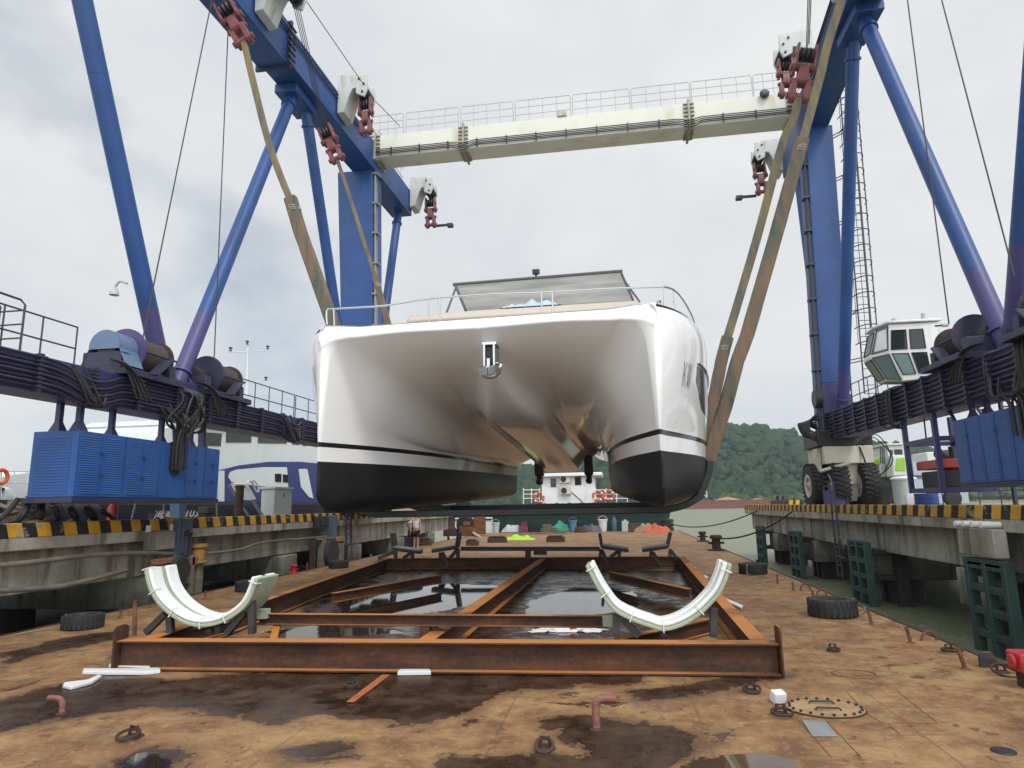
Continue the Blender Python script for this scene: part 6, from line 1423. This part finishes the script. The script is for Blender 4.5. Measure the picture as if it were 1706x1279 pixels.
for nm, (x0, y0, x1, y1), mt_ in (('post', (292, 925, 303, 1010), 'old_wood'), ('post', (316, 925, 326, 1000), 'old_wood'), ('post', (328, 935, 340, 998), 'old_wood'), ('cross_timber', (262, 928, 296, 941), 'redox'), ('cross_timber', (296, 927, 318, 940), 'slate'), ('cross_timber', (316, 926, 332, 943), 'redox'), ('cross_timber', (293, 968, 326, 975), 'old_wood')):
    a, b = PD(x0, y1), PD(x1, y0); mb = MB(); mb.bb(XD-.18, XD, a.y, b.y, a.z, b.z); mb.build(nm, M[mt_], root, .012)
a, b = PD(328, 938), PD(345, 913); mb = MB(); c = (a+b)/2; mb.lathe([(.24,0),(.24,.05),(.17,.06),(.17,.34),(.22,.38),(.22,.46)], (XD-.1, c.y, a.z), (0,0,1), 18); mb.build('bollard', M['ochre'], root)
a, b = PD(313, 925), PD(319, 892); mb = MB(); mb.cyl((XD-.1, (a.y+b.y)/2, a.z), (XD-.1, (a.y+b.y)/2, b.z), .1, 12); mb.lathe([(.13,0),(.15,.08),(.05,.14)], (XD-.1, (a.y+b.y)/2, b.z), (0,0,1), 12); mb.build('post', M['dark'], root)
a = PD(284, 962); mb = MB(); mb.lathe([(.12,-.11),(.3,-.1),(.34,0),(.3,.1),(.12,.11)], (XD+.02, a.y+.25, a.z+.15), (1,0,0), 24); tag(mb.build('tyre', M['rubber'], None), 'upright tyre fender hanging on the timber dolphin behind the left arc', 'tyre', 'tyre fenders on the pier')
root = thing('timber_dolphin', 'second dolphin of pale posts with an orange cap and hanging tyre', 'dolphin', (BX0-.15, PX(560, 930, BX0-.1).y, WZ-1))
for nm, (x0, y0, x1, y1), mt_ in (('post', (536, 896, 545, 948), 'old_wood'), ('post', (523, 900, 527, 952), 'rust_d'), ('post', (559, 900, 574, 942), 'old_wood'), ('cross_timber', (534, 894, 560, 900), 'old_wood'), ('cap', (560, 893, 573, 906), 'ochre')):
    a, b = PD(x0, y1), PD(x1, y0); mb = MB(); mb.bb(XD-.2, XD, a.y, b.y, a.z, b.z); mb.build(nm, M[mt_], root, .015)
a = PD(550, 922); mb = MB(); mb.lathe([(.2,-.13),(.5,-.12),(.56,0),(.5,.12),(.2,.13)], (XD+.02, a.y, a.z), (1,0,0), 24); tag(mb.build('tyre', M['rubber'], None), 'upright tyre fender hanging on the second dolphin beyond the left arc', 'tyre', 'tyre fenders on the pier')
root = thing('pier_ladder', 'narrow blue ladder on the left pier face below the yacht bow', 'ladder', PX(580, 905, PL+.1)); mb = MB()
a, b = PX(577, 905, PL+.1), PX(577, 853, PL+.1); q, r2 = PX(585, 905, PL+.1), PX(585, 853, PL+.1)
mb.tube([a, b], .035, 6); mb.tube([q, r2], .035, 6); mb.build('side_rail', M['indigo'], root); mb = MB()
for k in range(7): mb.tube([a.lerp(b, k/6.5), q.lerp(r2, k/6.5)], .022, 6)
mb.build('rung', M['indigo'], root)
# pipes slung along the pier girder
for i, (pts, r, lab) in enumerate((([(-40, 946), (60, 936), (150, 925), (240, 921), (300, 924)], .05, 'upper pale pipe slung along the left pier girder'), ([(-40, 986), (50, 981), (110, 975), (170, 960), (210, 950)], .05, 'lower pale pipe curving along the left pier girder'), ([(345, 922), (400, 915), (440, 903), (520, 896), (545, 893)], .035, 'rope slung from the yellow bollard along the left pier'))):
    mb = MB(); mb.tube(crv([PX(x, y, PL+.15) for x, y in pts]), r, 8); tag(mb.build('slung_pipe', M['old_wood'], None), lab, 'pipe', 'pipes and ropes along the left pier')
root = thing('mooring_recess', 'projecting concrete block under a gap in the left kerb, near the ship lettering', 'mooring block', (PL+.1, PX(270, 900, PL+.1).y, .4))
a, b = PX(246, 920, PL+.12), PX(295, 880, PL+.12); mb = MB(); mb.bb(PL+.13, PL-.02, a.y, b.y, PX(260, 917, PL+.12).z, 1.56); mb.build('block', M['concrete'], root, .02)
for u in (.02, .9): mb = MB(); y = a.y+(b.y-a.y)*u; mb.bb(PL+.05, PL-.1, y, y+.12, 1.57, 1.72); mb.build('white_stub', M['white'], root)
p = PX(250, 752, 0) if False else None
# ------------------------------------------------------------------ tug lying behind the barge
TY = 53.2
def TP(x, y, d=0): return PY(x, y, TY+d)
TG = thing('tug', 'green tug with a white deckhouse moored across the far end of the barge', 'tug', (TP(950, 860).x, TY+4, WZ))
M['tgreen'] = paint('dark_green_boat_paint', (.006, .026, .021), .5, var=.2, dirt=(.02, .03, .025), scale=.5)
x0, x1 = TP(745, 850).x, TP(1122, 850).x; zb4 = TP(950, 838).z
mb = MB(); mb.hexa([V((x0, TY, WZ-.5)), V((x1-1, TY, WZ-.5)), V((x1-1, TY+6, WZ-.5)), V((x0, TY+6, WZ-.5))], [V((x0, TY-.15, zb4)), V((x1, TY-.15, zb4)), V((x1, TY+6, zb4)), V((x0, TY+6, zb4))]); mb.build('hull', M['tgreen'], TG, .03)
mb = MB()
for k in range(17): x = x0+1+(x1-x0-2)*k/16; mb.lathe([(.12,-.14),(.33,-.13),(.4,0),(.33,.13),(.12,.14)], (x, TY-.32, zb4-.35), (0,1,0), 18)
mb.build('tyre_fenders', M['rubber'], TG, kind='stuff')
hx0, hx1 = TP(900, 800).x, TP(990, 800).x; hz1 = TP(945, 793).z
mb = MB(); mb.bb(hx0, hx1, TY+.9, TY+4.5, zb4-.2, hz1); hs = mb.build('deckhouse', M['white'], TG, .03)
mb = MB(); mb.bb(TP(892, 790).x, TP(1003, 790).x, TY+.4, TY+5, hz1+.01, hz1+.28); mb.build('roof', M['white'], hs, .04)
for px, py, w_, h_ in ((922, 804, .45, .7), (963, 801, .5, .65)): c = TP(px, py, .9); mb = MB(); mb.bb(c.x-w_/2, c.x+w_/2, TY+.86, TY+.95, c.z-h_/2, c.z+h_/2); mb.build('window', M['bglass'], hs)
for px, py in ((941, 798), (942, 817)):
    c = TP(px, py, .6); mb = MB(); mb.bb(c.x-.42, c.x+.42, TY+.55, TY+.89, c.z-.3, c.z+.3); u_ = mb.build('air_conditioner', M['cream'], TG, .02); mb = MB(); mb.lathe([(.02,0),(.22,.0),(.24,.03)], (c.x-.12, TY+.52, c.z), (0,1,0), 20); mb.build('fan_grille', M['dark'], u_)
mb = MB(); mb.tube([TP(952, 820, .5), TP(970, 836, .3)], .05, 6); mb.build('drain_pipe', M['rail_d'], TG)
mb = MB()
for xa, xb_ in ((872, 899), (992, 1045)):
    for y in (816, 823, 830): mb.tube([TP(xa, y), TP(xb_, y)], .035, 6)
    n_ = 3 if xa < 900 else 4
    for k in range(n_): x = xa+(xb_-xa)*k/(n_-1); mb.tube([TP(x, 813), TP(x, 840)], .035, 6)
mb.build('railing', M['white'], TG)
M['ringo'] = paint('orange_red_life_ring', (.60, .09, .05), .5, var=.1); 
for px, py in ((898, 829), (996, 826), (1014, 825)):
    c = TP(px, py, -.12); mb = MB(); mb.tube([c+V((.37*math.cos(a), 0, .37*math.sin(a))) for a in np.linspace(0, 2*math.pi, 25)[:-1]], .095, 10, True); lr = mb.build('life_ring', M['ringo'], TG)
    mb = MB()
    for a in (.6, 2.2, 3.8, 5.4): mb.tube([c+V((.37*math.cos(a+d), 0, .37*math.sin(a+d))) for d in (-.14, 0, .14)], .103, 10)
    mb.build('white_band', M['white'], lr)
mb = MB(); c = TP(948, 841); mb.bb(c.x-.25, c.x+.25, TY-.2, TY-.16, c.z-.2, c.z+.15); mb.build('name_plate', M['pad'], TG)
mb = MB(); 
for px in (919, 977): mb.tube([TP(px, 835), TP(px-3, 846)], .05, 6); mb.tube([TP(px, 835), TP(px+6, 846)], .05, 6)
mb.build('stay', M['white'], TG)
# white hull end showing behind, left of the tug
TW = thing('white_boat', 'white boat hull seen under the yacht at the far left end of the barge', 'boat', (TP(790, 890).x, TY+1, WZ)); a, b = TP(753, 900), TP(822, 872)
mb = MB(); mb.hexa([V((a.x, TY-.5, WZ)), V((b.x, TY-.5, WZ)), V((b.x, TY-.2, WZ)), V((a.x, TY-.2, WZ))], [V((a.x-.3, TY-.6, b.z+.5)), V((b.x, TY-.6, b.z+.5)), V((b.x, TY-.2, b.z+.5)), V((a.x-.3, TY-.2, b.z+.5))]); mb.build('hull', M['boatw'], TW, .03)
mb = MB(); mb.tube([V((a.x-.3, TY-.64, b.z+.35)), V((b.x, TY-.64, b.z+.35))], .06, 8); mb.build('rub_rail', M['dark'], TW)
# clutter at the far end of the barge
def far_obj(f, px, py, lab, name, cat, mat, grp=None):
    p = PZ(px, py); mb = MB(); f(mb, p); return tag(mb.build(name, M[mat], None), lab, cat, grp)
M['bluep'] = paint('dull_blue_plastic', (.10, .20, .32), .5); M['orange_p'] = paint('orange_hose_plastic', (.40, .08, .03), .6); M['tarp_g'] = paint('green_tarp', (.02, .22, .15), .6); M['tarp_y'] = paint('yellow_tarp', (.6, .36, .04), .6)
buck = lambda s_: (lambda mb, p: (mb.lathe([(.2*s_,0),(.26*s_,.62*s_),(.29*s_,.62*s_),(.29*s_,.68*s_),(.24*s_,.69*s_)], p, (0,0,1), 18), mb.tube([p+V((.27*s_*math.cos(a), 0, .64*s_+.25*s_*math.sin(a))) for a in np.linspace(0, math.pi, 9)], .015, 5)))
far_obj(buck(1.3), 1005, 885, 'white bucket standing alone at the far end of the barge', 'bucket', 'bucket', 'foam', 'buckets on the far deck'); far_obj(buck(1.2), 955, 885, 'dull blue bucket beside the green and yellow tarp', 'bucket', 'bucket', 'bluep', 'buckets on the far deck')
far_obj(buck(1.15), 826, 888, 'pale canister-like bucket near the white boat', 'bucket', 'bucket', 'cabg', 'buckets on the far deck')
def pile(seed, w_, h_):
    def f(mb, p):
        rows = [[p+V((w_*(i/20-.5), .5*(j/6-.5)*1.6, h_*(1-(i/10-1)**2)**.6*max(0, 1-(j/3-1)**2)**.5*(.62+.55*noise.noise((i*.16+seed, j*.3, seed))+.2*noise.noise((i*.4+seed, j*.6, seed))))) for i in range(21)] for j in range(7)]; mb.grid(rows)
    return f
far_obj(pile(3, 1.9, .95), 934, 885, 'crumpled green tarp heaped at the far end of the barge', 'tarp', 'tarp', 'tarp_g'); far_obj(pile(8, 1.0, 1.35), 937, 884, 'yellow-orange tarp on top of the green one', 'tarp', 'tarp', 'tarp_y'); far_obj(pile(13, 2.0, .8), 1094, 888, 'bright orange hose heap at the far right barge corner', 'hose_heap', 'hose', 'orange_p')
far_obj(pile(17, 3.4, 1.0), 890, 885, 'dark purple-brown heap of nets at the far end of the barge', 'net_heap', 'nets', 'wood'); far_obj(pile(21, 1.5, .9), 1073, 886, 'pale brown sacks left of the orange hose heap', 'sack_heap', 'sacks', 'manila'); far_obj(pile(25, 1.6, .9), 852, 886, 'grey sacks left of the dark net heap', 'sack_heap', 'sacks', 'rail')
far_obj(pile(29, 1.6, .85), 985, 886, 'dark grey tarp heap between the blue and white buckets', 'tarp', 'tarp', 'rail_d')
for k, (px, py) in enumerate(((1113, 884),)):
    p = PZ(px, py); mb = MB()
    for j in range(3): mb.lathe([(.25,0),(.42,.02),(.45,.14),(.42,.26),(.25,.28)], p+V((0, 0, .29*j)), (0,0,1), 22)
    tag(mb.build('tyre_stack', M['rubber'], None), 'stack of black tyres at the far right barge corner', 'tyre stack')
p = PZ(766, 893); root = thing('capstan', 'dark mooring winch with tyres by the white boat', 'winch', p); mb = MB(); mb.bb(p.x-1.2, p.x-.2, p.y, p.y+.8, 0, .5); mb.lathe([(.35,0),(.25,.15),(.25,.8),(.4,.95),(.3,1.1)], p+V((-.7, .4, .5)), (0,0,1), 16); mb.build('drum', M['rust_d'], root); mb = MB(); mb.lathe([(.3,-.15),(.62,-.14),(.7,0),(.62,.14),(.3,.15)], p+V((.4, .2, .75)), (0,1,.2), 22); mb.lathe([(.3,-.15),(.62,-.14),(.7,0),(.62,.14),(.3,.15)], p+V((.3, .2, 1.9)), (0,1,.2), 22); mb.build('fender_tyre', M['rubber'], root)
a, b = PZ(800, 895), PY(762, 871, 52.3); mb = MB(); mb.cyl(a, b, .1, 10); tag(mb.build('wooden_pole', M['pad'], None), 'pale pole leaning against the white boat at the far end', 'pole')
p = PZ(783, 893); mb = MB(); mb.bb(p.x-.8, p.x+.5, p.y+.1, p.y+.7, 0, .7); mb.bb(p.x+.2, p.x+1.0, p.y+.2, p.y+.7, .1, 1.3); mb.bb(p.x-.5, p.x, p.y+.05, p.y+.5, .71, 1.0); tag(mb.build('crate_stack', M['rust'], None, .02), 'reddish-brown rusty crates stacked before the white boat', 'crates')
M['olive'] = paint('faded_olive_cloth', (.10, .10, .07), .8, var=.3); M['maroon'] = paint('maroon_plastic', (.14, .03, .05), .5, var=.3)
def boxes(spec):
    def f(mb, p):
        for dx, dy, dz, w_, d_, h_, rz in spec: mb.box(p+V((dx, dy, dz+h_/2+.003)), (w_, d_, h_), Matrix.Rotation(rz, 3, 'Z'))
    return f
far_obj(boxes([(0, 0, 0, .7, .5, .45, .2), (.1, .05, .46, .5, .4, .3, -.2)]), 872, 886, 'two maroon crates stacked left of the dark net heap', 'crates', 'crates', 'maroon')
far_obj(boxes([(0, 0, 0, 1.3, .5, .3, .1), (-.2, .1, .31, .7, .4, .28, .4)]), 915, 886, 'low olive boxes right of the dark net heap', 'boxes', 'boxes', 'olive')
far_obj(lambda mb, p: (mb.lathe([(.17,0),(.18,.05),(.18,.8),(.1,.95),(.06,1.0),(.06,1.1)], p, (0,0,1), 16)), 1024, 885, 'single dark gas bottle standing right of the white bucket', 'gas_bottle', 'gas bottle', 'slate')
far_obj(boxes([(0, 0, 0, .5, .4, .75, .1), (.0, 0, .76, .2, .2, .1, .1)]), 1042, 885, 'grey jerrycan-like tank left of the pale sacks', 'tank', 'tank', 'cabg')
far_obj(boxes([(0, 0, 0, .9, .7, .62, -.15)]), 1058, 886, 'square dark crate touching the pale sacks', 'crate', 'crate', 'wood')
far_obj(lambda mb, p: [mb.tube([p+V((.45*(1-.06*k)*math.cos(a), .4*math.sin(a), .06+.075*k)) for a in np.linspace(0, 2*math.pi, 20)[:-1]], .045, 6, True) for k in range(5)], 967, 887, 'coil of dark rope right of the dull blue bucket', 'rope_coil', 'rope coil', 'wood')
far_obj(lambda mb, p: (mb.beam(p+V((-2.2, 0, .06)), p+V((1.6, .3, .1)), .18, .06), mb.beam(p+V((-1.8, .25, .05)), p+V((2.0, .1, .05)), .16, .05)), 905, 890, 'two weathered planks lying in front of the net heap', 'planks', 'planks', 'old_wood')
# ------------------------------------------------------------------ the person on the barge
PP = PZ(693, 914); PP.x = max(PP.x, BX0+.35); PP.z = 0
M['skin'] = paint('skin', (.42, .24, .16), .55, var=.06, bump=0); M['tank'] = paint('pale_grey_tank_top', (.50, .52, .56), .8, var=.06); M['shorts'] = paint('black_shorts', (.015, .015, .018), .8); M['hair'] = paint('black_hair', (.012, .011, .01), .6)
def skin_mesh(name, verts, edges, radii, root_i, mat, parent, sub=2):
    me = bpy.data.meshes.new(name); me.from_pydata([V(v) for v in verts], edges, []); me.materials.append(mat)
    o = bpy.data.objects.new(name, me); COL.objects.link(o); o.parent = parent
    sk = o.modifiers.new('skin', 'SKIN'); sk.use_smooth_shade = True; sl = me.skin_vertices[0].data
    for i, r in enumerate(radii): sl[i].radius = r if isinstance(r, tuple) else (r, r); sl[i].use_root = (i == root_i)
    su = o.modifiers.new('sub', 'SUBSURF'); su.levels = su.render_levels = sub; return o
PE = thing('person', 'person in pale grey tank top and black shorts standing by the left pier', 'person', PP)
bv = [(0,0,.93),(0,0,1.08),(0,.0,1.24),(0,0,1.40),(0,-.01,1.49),(0,-.02,1.56),(0,-.025,1.64),(0,-.02,1.70),
      (.09,0,.88),(.10,-.02,.50),(.10,.0,.11),(.11,-.13,.04),(-.09,0,.88),(-.10,.03,.50),(-.10,.05,.11),(-.115,-.08,.04),
      (.17,0,1.40),(.24,.0,1.14),(.26,-.06,.92),(.265,-.09,.82),(-.17,0,1.40),(-.25,.01,1.14),(-.27,-.05,.92),(-.275,-.08,.82)]
be = [(0,1),(1,2),(2,3),(3,4),(4,5),(5,6),(6,7),(0,8),(8,9),(9,10),(10,11),(0,12),(12,13),(13,14),(14,15),(3,16),(16,17),(17,18),(18,19),(3,20),(20,21),(21,22),(22,23)]
brr = [(.15,.11),(.13,.10),(.145,.10),(.13,.09),(.055,.055),(.075,.085),(.08,.095),(.06,.07)]+[(.085,.085),.058,.042,.04]*2+[.055,.042,.034,.038]*2
skin_mesh('body', bv, be, brr, 0, M['skin'], PE)
skin_mesh('tank_top', [(0,0,.95),(0,0,1.1),(0,0,1.25),(0,0,1.385),(.13,0,1.42),(-.13,0,1.42)], [(0,1),(1,2),(2,3),(3,4),(3,5)], [(.175,.13),(.16,.125),(.17,.125),(.14,.105),.05,.05], 0, M['tank'], PE)
skin_mesh('shorts', [(0,0,.92),(.1,-.005,.82),(.115,-.015,.55),(-.1,.0,.82),(-.115,.02,.55)], [(0,1),(1,2),(0,3),(3,4)], [(.175,.135),.115,.1,.115,.1], 0, M['shorts'], PE)
skin_mesh('hair', [(0,.01,1.66),(0,-.005,1.74),(0,.06,1.66)], [(0,1),(0,2)], [(.085,.095),(.065,.075),.05], 0, M['hair'], PE)
for sx in (1, -1):
    for k in range(4): skin_mesh('finger', [(sx*.27, -.10-.0*k+.018*(k-1.5), .79), (sx*.272, -.115+.018*(k-1.5), .73), (sx*.265, -.13+.018*(k-1.5), .69)], [(0,1),(1,2)], [.011,.010,.008], 0, M['skin'], PE, 1)
    skin_mesh('thumb', [(sx*.262, -.13, .81), (sx*.25, -.165, .775), (sx*.245, -.17, .74)], [(0,1),(1,2)], [.013,.011,.009], 0, M['skin'], PE, 1)
for sx in (-.03, .03): mb = MB(); mb.lathe([(.0,0),(.012,.004),(.0,.012)], PP+V((sx, -.118, 1.645)), (0,-1,0), 8); mb.build('eye', M['dark'], PE)
mb = MB(); mb.prism([PP+V((-.014, -.115, 1.605)), PP+V((.014, -.115, 1.605)), PP+V((0, -.115, 1.65))], (0, -.022, -.004)); mb.build('nose', M['skin'], PE)
mb = MB(); mb.tube([PP+V((-.025, -.108, 1.575)), PP+V((0, -.114, 1.572)), PP+V((.025, -.108, 1.575))], .006, 6); mb.build('mouth', M['redp'], PE)
p = PZ(672, 914); p.x = max(p.x, BX0+.1); mb = MB(); mb.bb(p.x-.35, p.x+.25, p.y+.1, p.y+.7, 0, .55); mb.bb(p.x-.2, p.x+.3, p.y+.15, p.y+.65, .56, .95); mb.build
tag(mb.build('tool_crate', M['rail_d'], None, .03), 'dark crates left of the person, with a tan bag on top', 'crates')
mb = MB(); crown(mb, p+V((.05, .4, 1.15)), .3, 4, .75); tag(mb.build('canvas_bag', M['pad'], None), 'tan canvas bag lying on the dark crates left of the person', 'bag')
# ------------------------------------------------------------------ right pier traffic and fittings
def RP(x, y, X): return PX(x, y, X)
mb = MB(); a, b = PY(1288, 844, 38.0), PY(1338, 832, 38.0); root = thing('end_barrier', 'black and yellow striped barrier block on the river end of the right pier', 'barrier', ((a.x+b.x)/2, 38.2, 1.72))
mb.bb(a.x, b.x, 38.0, 38.5, 1.722, b.z); mb.build('block', M['dark'], root, .03)
for x in (1317, 1328): mb = MB(); c = PY(x, 838, 38).x; mb.prism([V((c-.1, 37.99, 1.74)), V((c+.1, 37.99, 1.74)), V((c+.14, 37.99, b.z-.02)), V((c-.06, 37.99, b.z-.02))], (0, -.006, 0)); mb.build('yellow_stripe', M['yel'] if 'yel' in M else M.setdefault('yel', paint('traffic_yellow', (.62, .36, .02), .6)), root)
for x in (1296, 1305): mb = MB(); c = PY(x, 830, 38.2); mb.cyl((c.x, 38.25, b.z), (c.x, 38.25, b.z+.22), .08, 10); mb.build('bitt', M['dark'], root)
# lime and white reach stacker standing behind the tyres
YV = 31.0
def VP_(x, y, d=0): return PY(x, y, YV+d)
VH = thing('mobile_crane', 'white mobile crane with lime green panels parked on the pier behind the generator frame', 'mobile crane', (VP_(1490, 840).x, YV+1.5, 1.72))
M['lime'] = paint('lime_green_paint', (.26, .50, .03), .4, var=.08); M['vw'] = paint('vehicle_white_paint', (.60, .63, .60), .4, var=.06)
def vb(x0, y0, x1, y1, d0, d1, name, mat, bev=.03, par=None):
    a, b = VP_(x0, y1, d0), VP_(x1, y0, d0); mb = MB(); mb.bb(a.x, b.x, YV+d0, YV+d1, a.z, b.z); return mb.build(name, M[mat], par or VH, bev)
vb(1483, 741, 1512, 796, .2, 2.0, 'cab', 'vw', .05); vb(1472, 738, 1506, 742, .1, 2.1, 'cab_roof', 'vw', .02); vb(1491, 748, 1503, 757, .17, .2, 'cab_window', 'bglass', 0); vb(1484, 749, 1487, 757, .17, .2, 'cab_window', 'bglass', 0)
a = [VP_(1486, 758, -.5), VP_(1508, 758, -.5), VP_(1510, 792, -.5), VP_(1487, 794, -.5)]; mb = MB(); mb.prism(a, (0, .65, 0)); mb.build('engine_hood', M['vw'], VH, .06)
a = [VP_(1494, 764, -.53), VP_(1507, 762, -.53), VP_(1509, 784, -.53), VP_(1492, 784, -.53)]; mb = MB(); mb.prism(a, (0, .03, 0)); mb.build('lime_panel', M['lime'], VH, .01)
a = [VP_(1440, 772, .3), VP_(1466, 762, .3), VP_(1468, 772, .3), VP_(1444, 776, .3)]; mb = MB(); mb.prism(a, (0, 1.6, 0)); mb.build('lime_fender', M['lime'], VH, .02)
vb(1462, 795, 1515, 812, .2, 2.6, 'chassis', 'dark', .03); vb(1467, 760, 1483, 795, .5, 2.2, 'superstructure', 'vw', .03)
for px in (1474, 1500): 
    c = VP_(px, 826, .2); mb = MB(); mb.lathe([(.2,-.2),(.5,-.18),(.56,0),(.5,.18),(.2,.2)], (c.x, YV+.4, 1.73+.56), (0,1,0), 26); mb.build('wheel', M['rubber'], VH)
mb = MB(); 
for k in range(3): x = 1467+k*3; mb.tube([VP_(x, 745), VP_(x, 772)], .025, 6)
mb.tube([VP_(1467, 750), VP_(1473, 750)], .02, 6); mb.tube([VP_(1467, 762), VP_(1473, 762)], .02, 6); mb.build('access_rail', M['rail_d'], VH)
# bin, drum, box wagon behind
p0, p1 = RP(1502, 840, 9.6), RP(1517, 796, 9.6); c = (RP(1510, 840, 9.6)); mb = MB(); root = thing('steel_bin', 'tall pale round-topped bin standing on the right pier left of the blue drum', 'bin', (c.x, c.y, 1.72)); zt6 = PY(1510, 796, c.y).z
mb.lathe([(.36,0),(.36,zt6-1.72-.06)], (c.x, c.y, 1.722), (0,0,1), 22); mb.build('body', M['cabg'], root); mb = MB(); mb.lathe([(.39,0),(.40,.05),(.3,.1),(.02,.13)], (c.x, c.y, zt6-.06), (0,0,1), 22); mb.build('lid', M['white'], root)
c = RP(1525, 842, 9.2); mb = MB(); mb.bb(c.x-.22, c.x+.2, c.y, c.y+.4, 1.722, PY(1525, 824, c.y).z); mb.bb(c.x-.2, c.x+.18, c.y-.01, c.y+.35, PY(1525, 824, c.y).z+.001, PY(1525, 824, c.y).z+.03); tag(mb.build('plastic_box', M['white'], None, .02), 'small white box between the pale bin and the blue drum', 'box')
c = RP(1545, 842, 9.3); h_ = PY(1545, 822, c.y).z-1.72; mb = MB(); mb.lathe([(.32,0),(.32,h_*.3),(.335,h_*.33),(.32,h_*.36),(.32,h_*.66),(.335,h_*.69),(.32,h_*.72),(.32,h_),(.28,h_),(.27,h_-.02),(.02,h_-.02)], (c.x, c.y, 1.722), (0,0,1), 24); tag(mb.build('drum', M['blue'], None), 'blue steel drum on the right pier under the generator frame', 'drum')
c0 = PY(1524, 800, 36); c1 = PY(1604, 755, 36); root = thing('container_shed', 'pale grey site shed behind the generator frame on the right pier', 'shed', ((c0.x+c1.x)/2, 37, 1.72))
mb = MB(); mb.bb(c0.x, c1.x, 36, 38.2, 1.722, PY(1580, 768, 36).z); mb.build('wall', M['wall_g'], root, .03); mb = MB(); mb.bb(PY(1548, 768, 36).x, PY(1577, 768, 36).x, 36.2, 38, PY(1560, 768, 36).z+.01, PY(1560, 752, 36).z); mb.build('roof_tank', M['vw'], root, .05); mb = MB(); mb.bb(c0.x-.05, c1.x+.1, 35.95, 38.3, PY(1580, 795, 36).z, PY(1580, 790, 36).z); mb.build('band', M['slate'], root)
# pier edge railings, right
root = thing('pier_railing', 'thin dark railing along the far edge of the right pier below the blue cabinet', 'railing', (PR+6, 24, 1.72)); mb = MB()
for k in range(14): y = 14+k*1.5; mb.tube([(PR+7.2, y, 1.72), (PR+7.2, y, 2.75)], .025, 6)
for z in (2.25, 2.75): mb.tube([(PR+7.2, 14, z), (PR+7.2, 33.5, z)], .025, 6)
mb.build('rails', M['rail_d'], root)
c = RP(1588, 842, 9.5); mb = MB(); mb.lathe([(.1,-.1),(.22,-.09),(.25,0),(.22,.09),(.1,.1)], (c.x, c.y, 2.0), (0,1,0), 18); mb.cyl((c.x, c.y, 1.72), (c.x, c.y, 1.9), .06, 8); tag(mb.build('hose_reel', M['dark'], None), 'small black reel on the right pier left of the railing', 'reel')
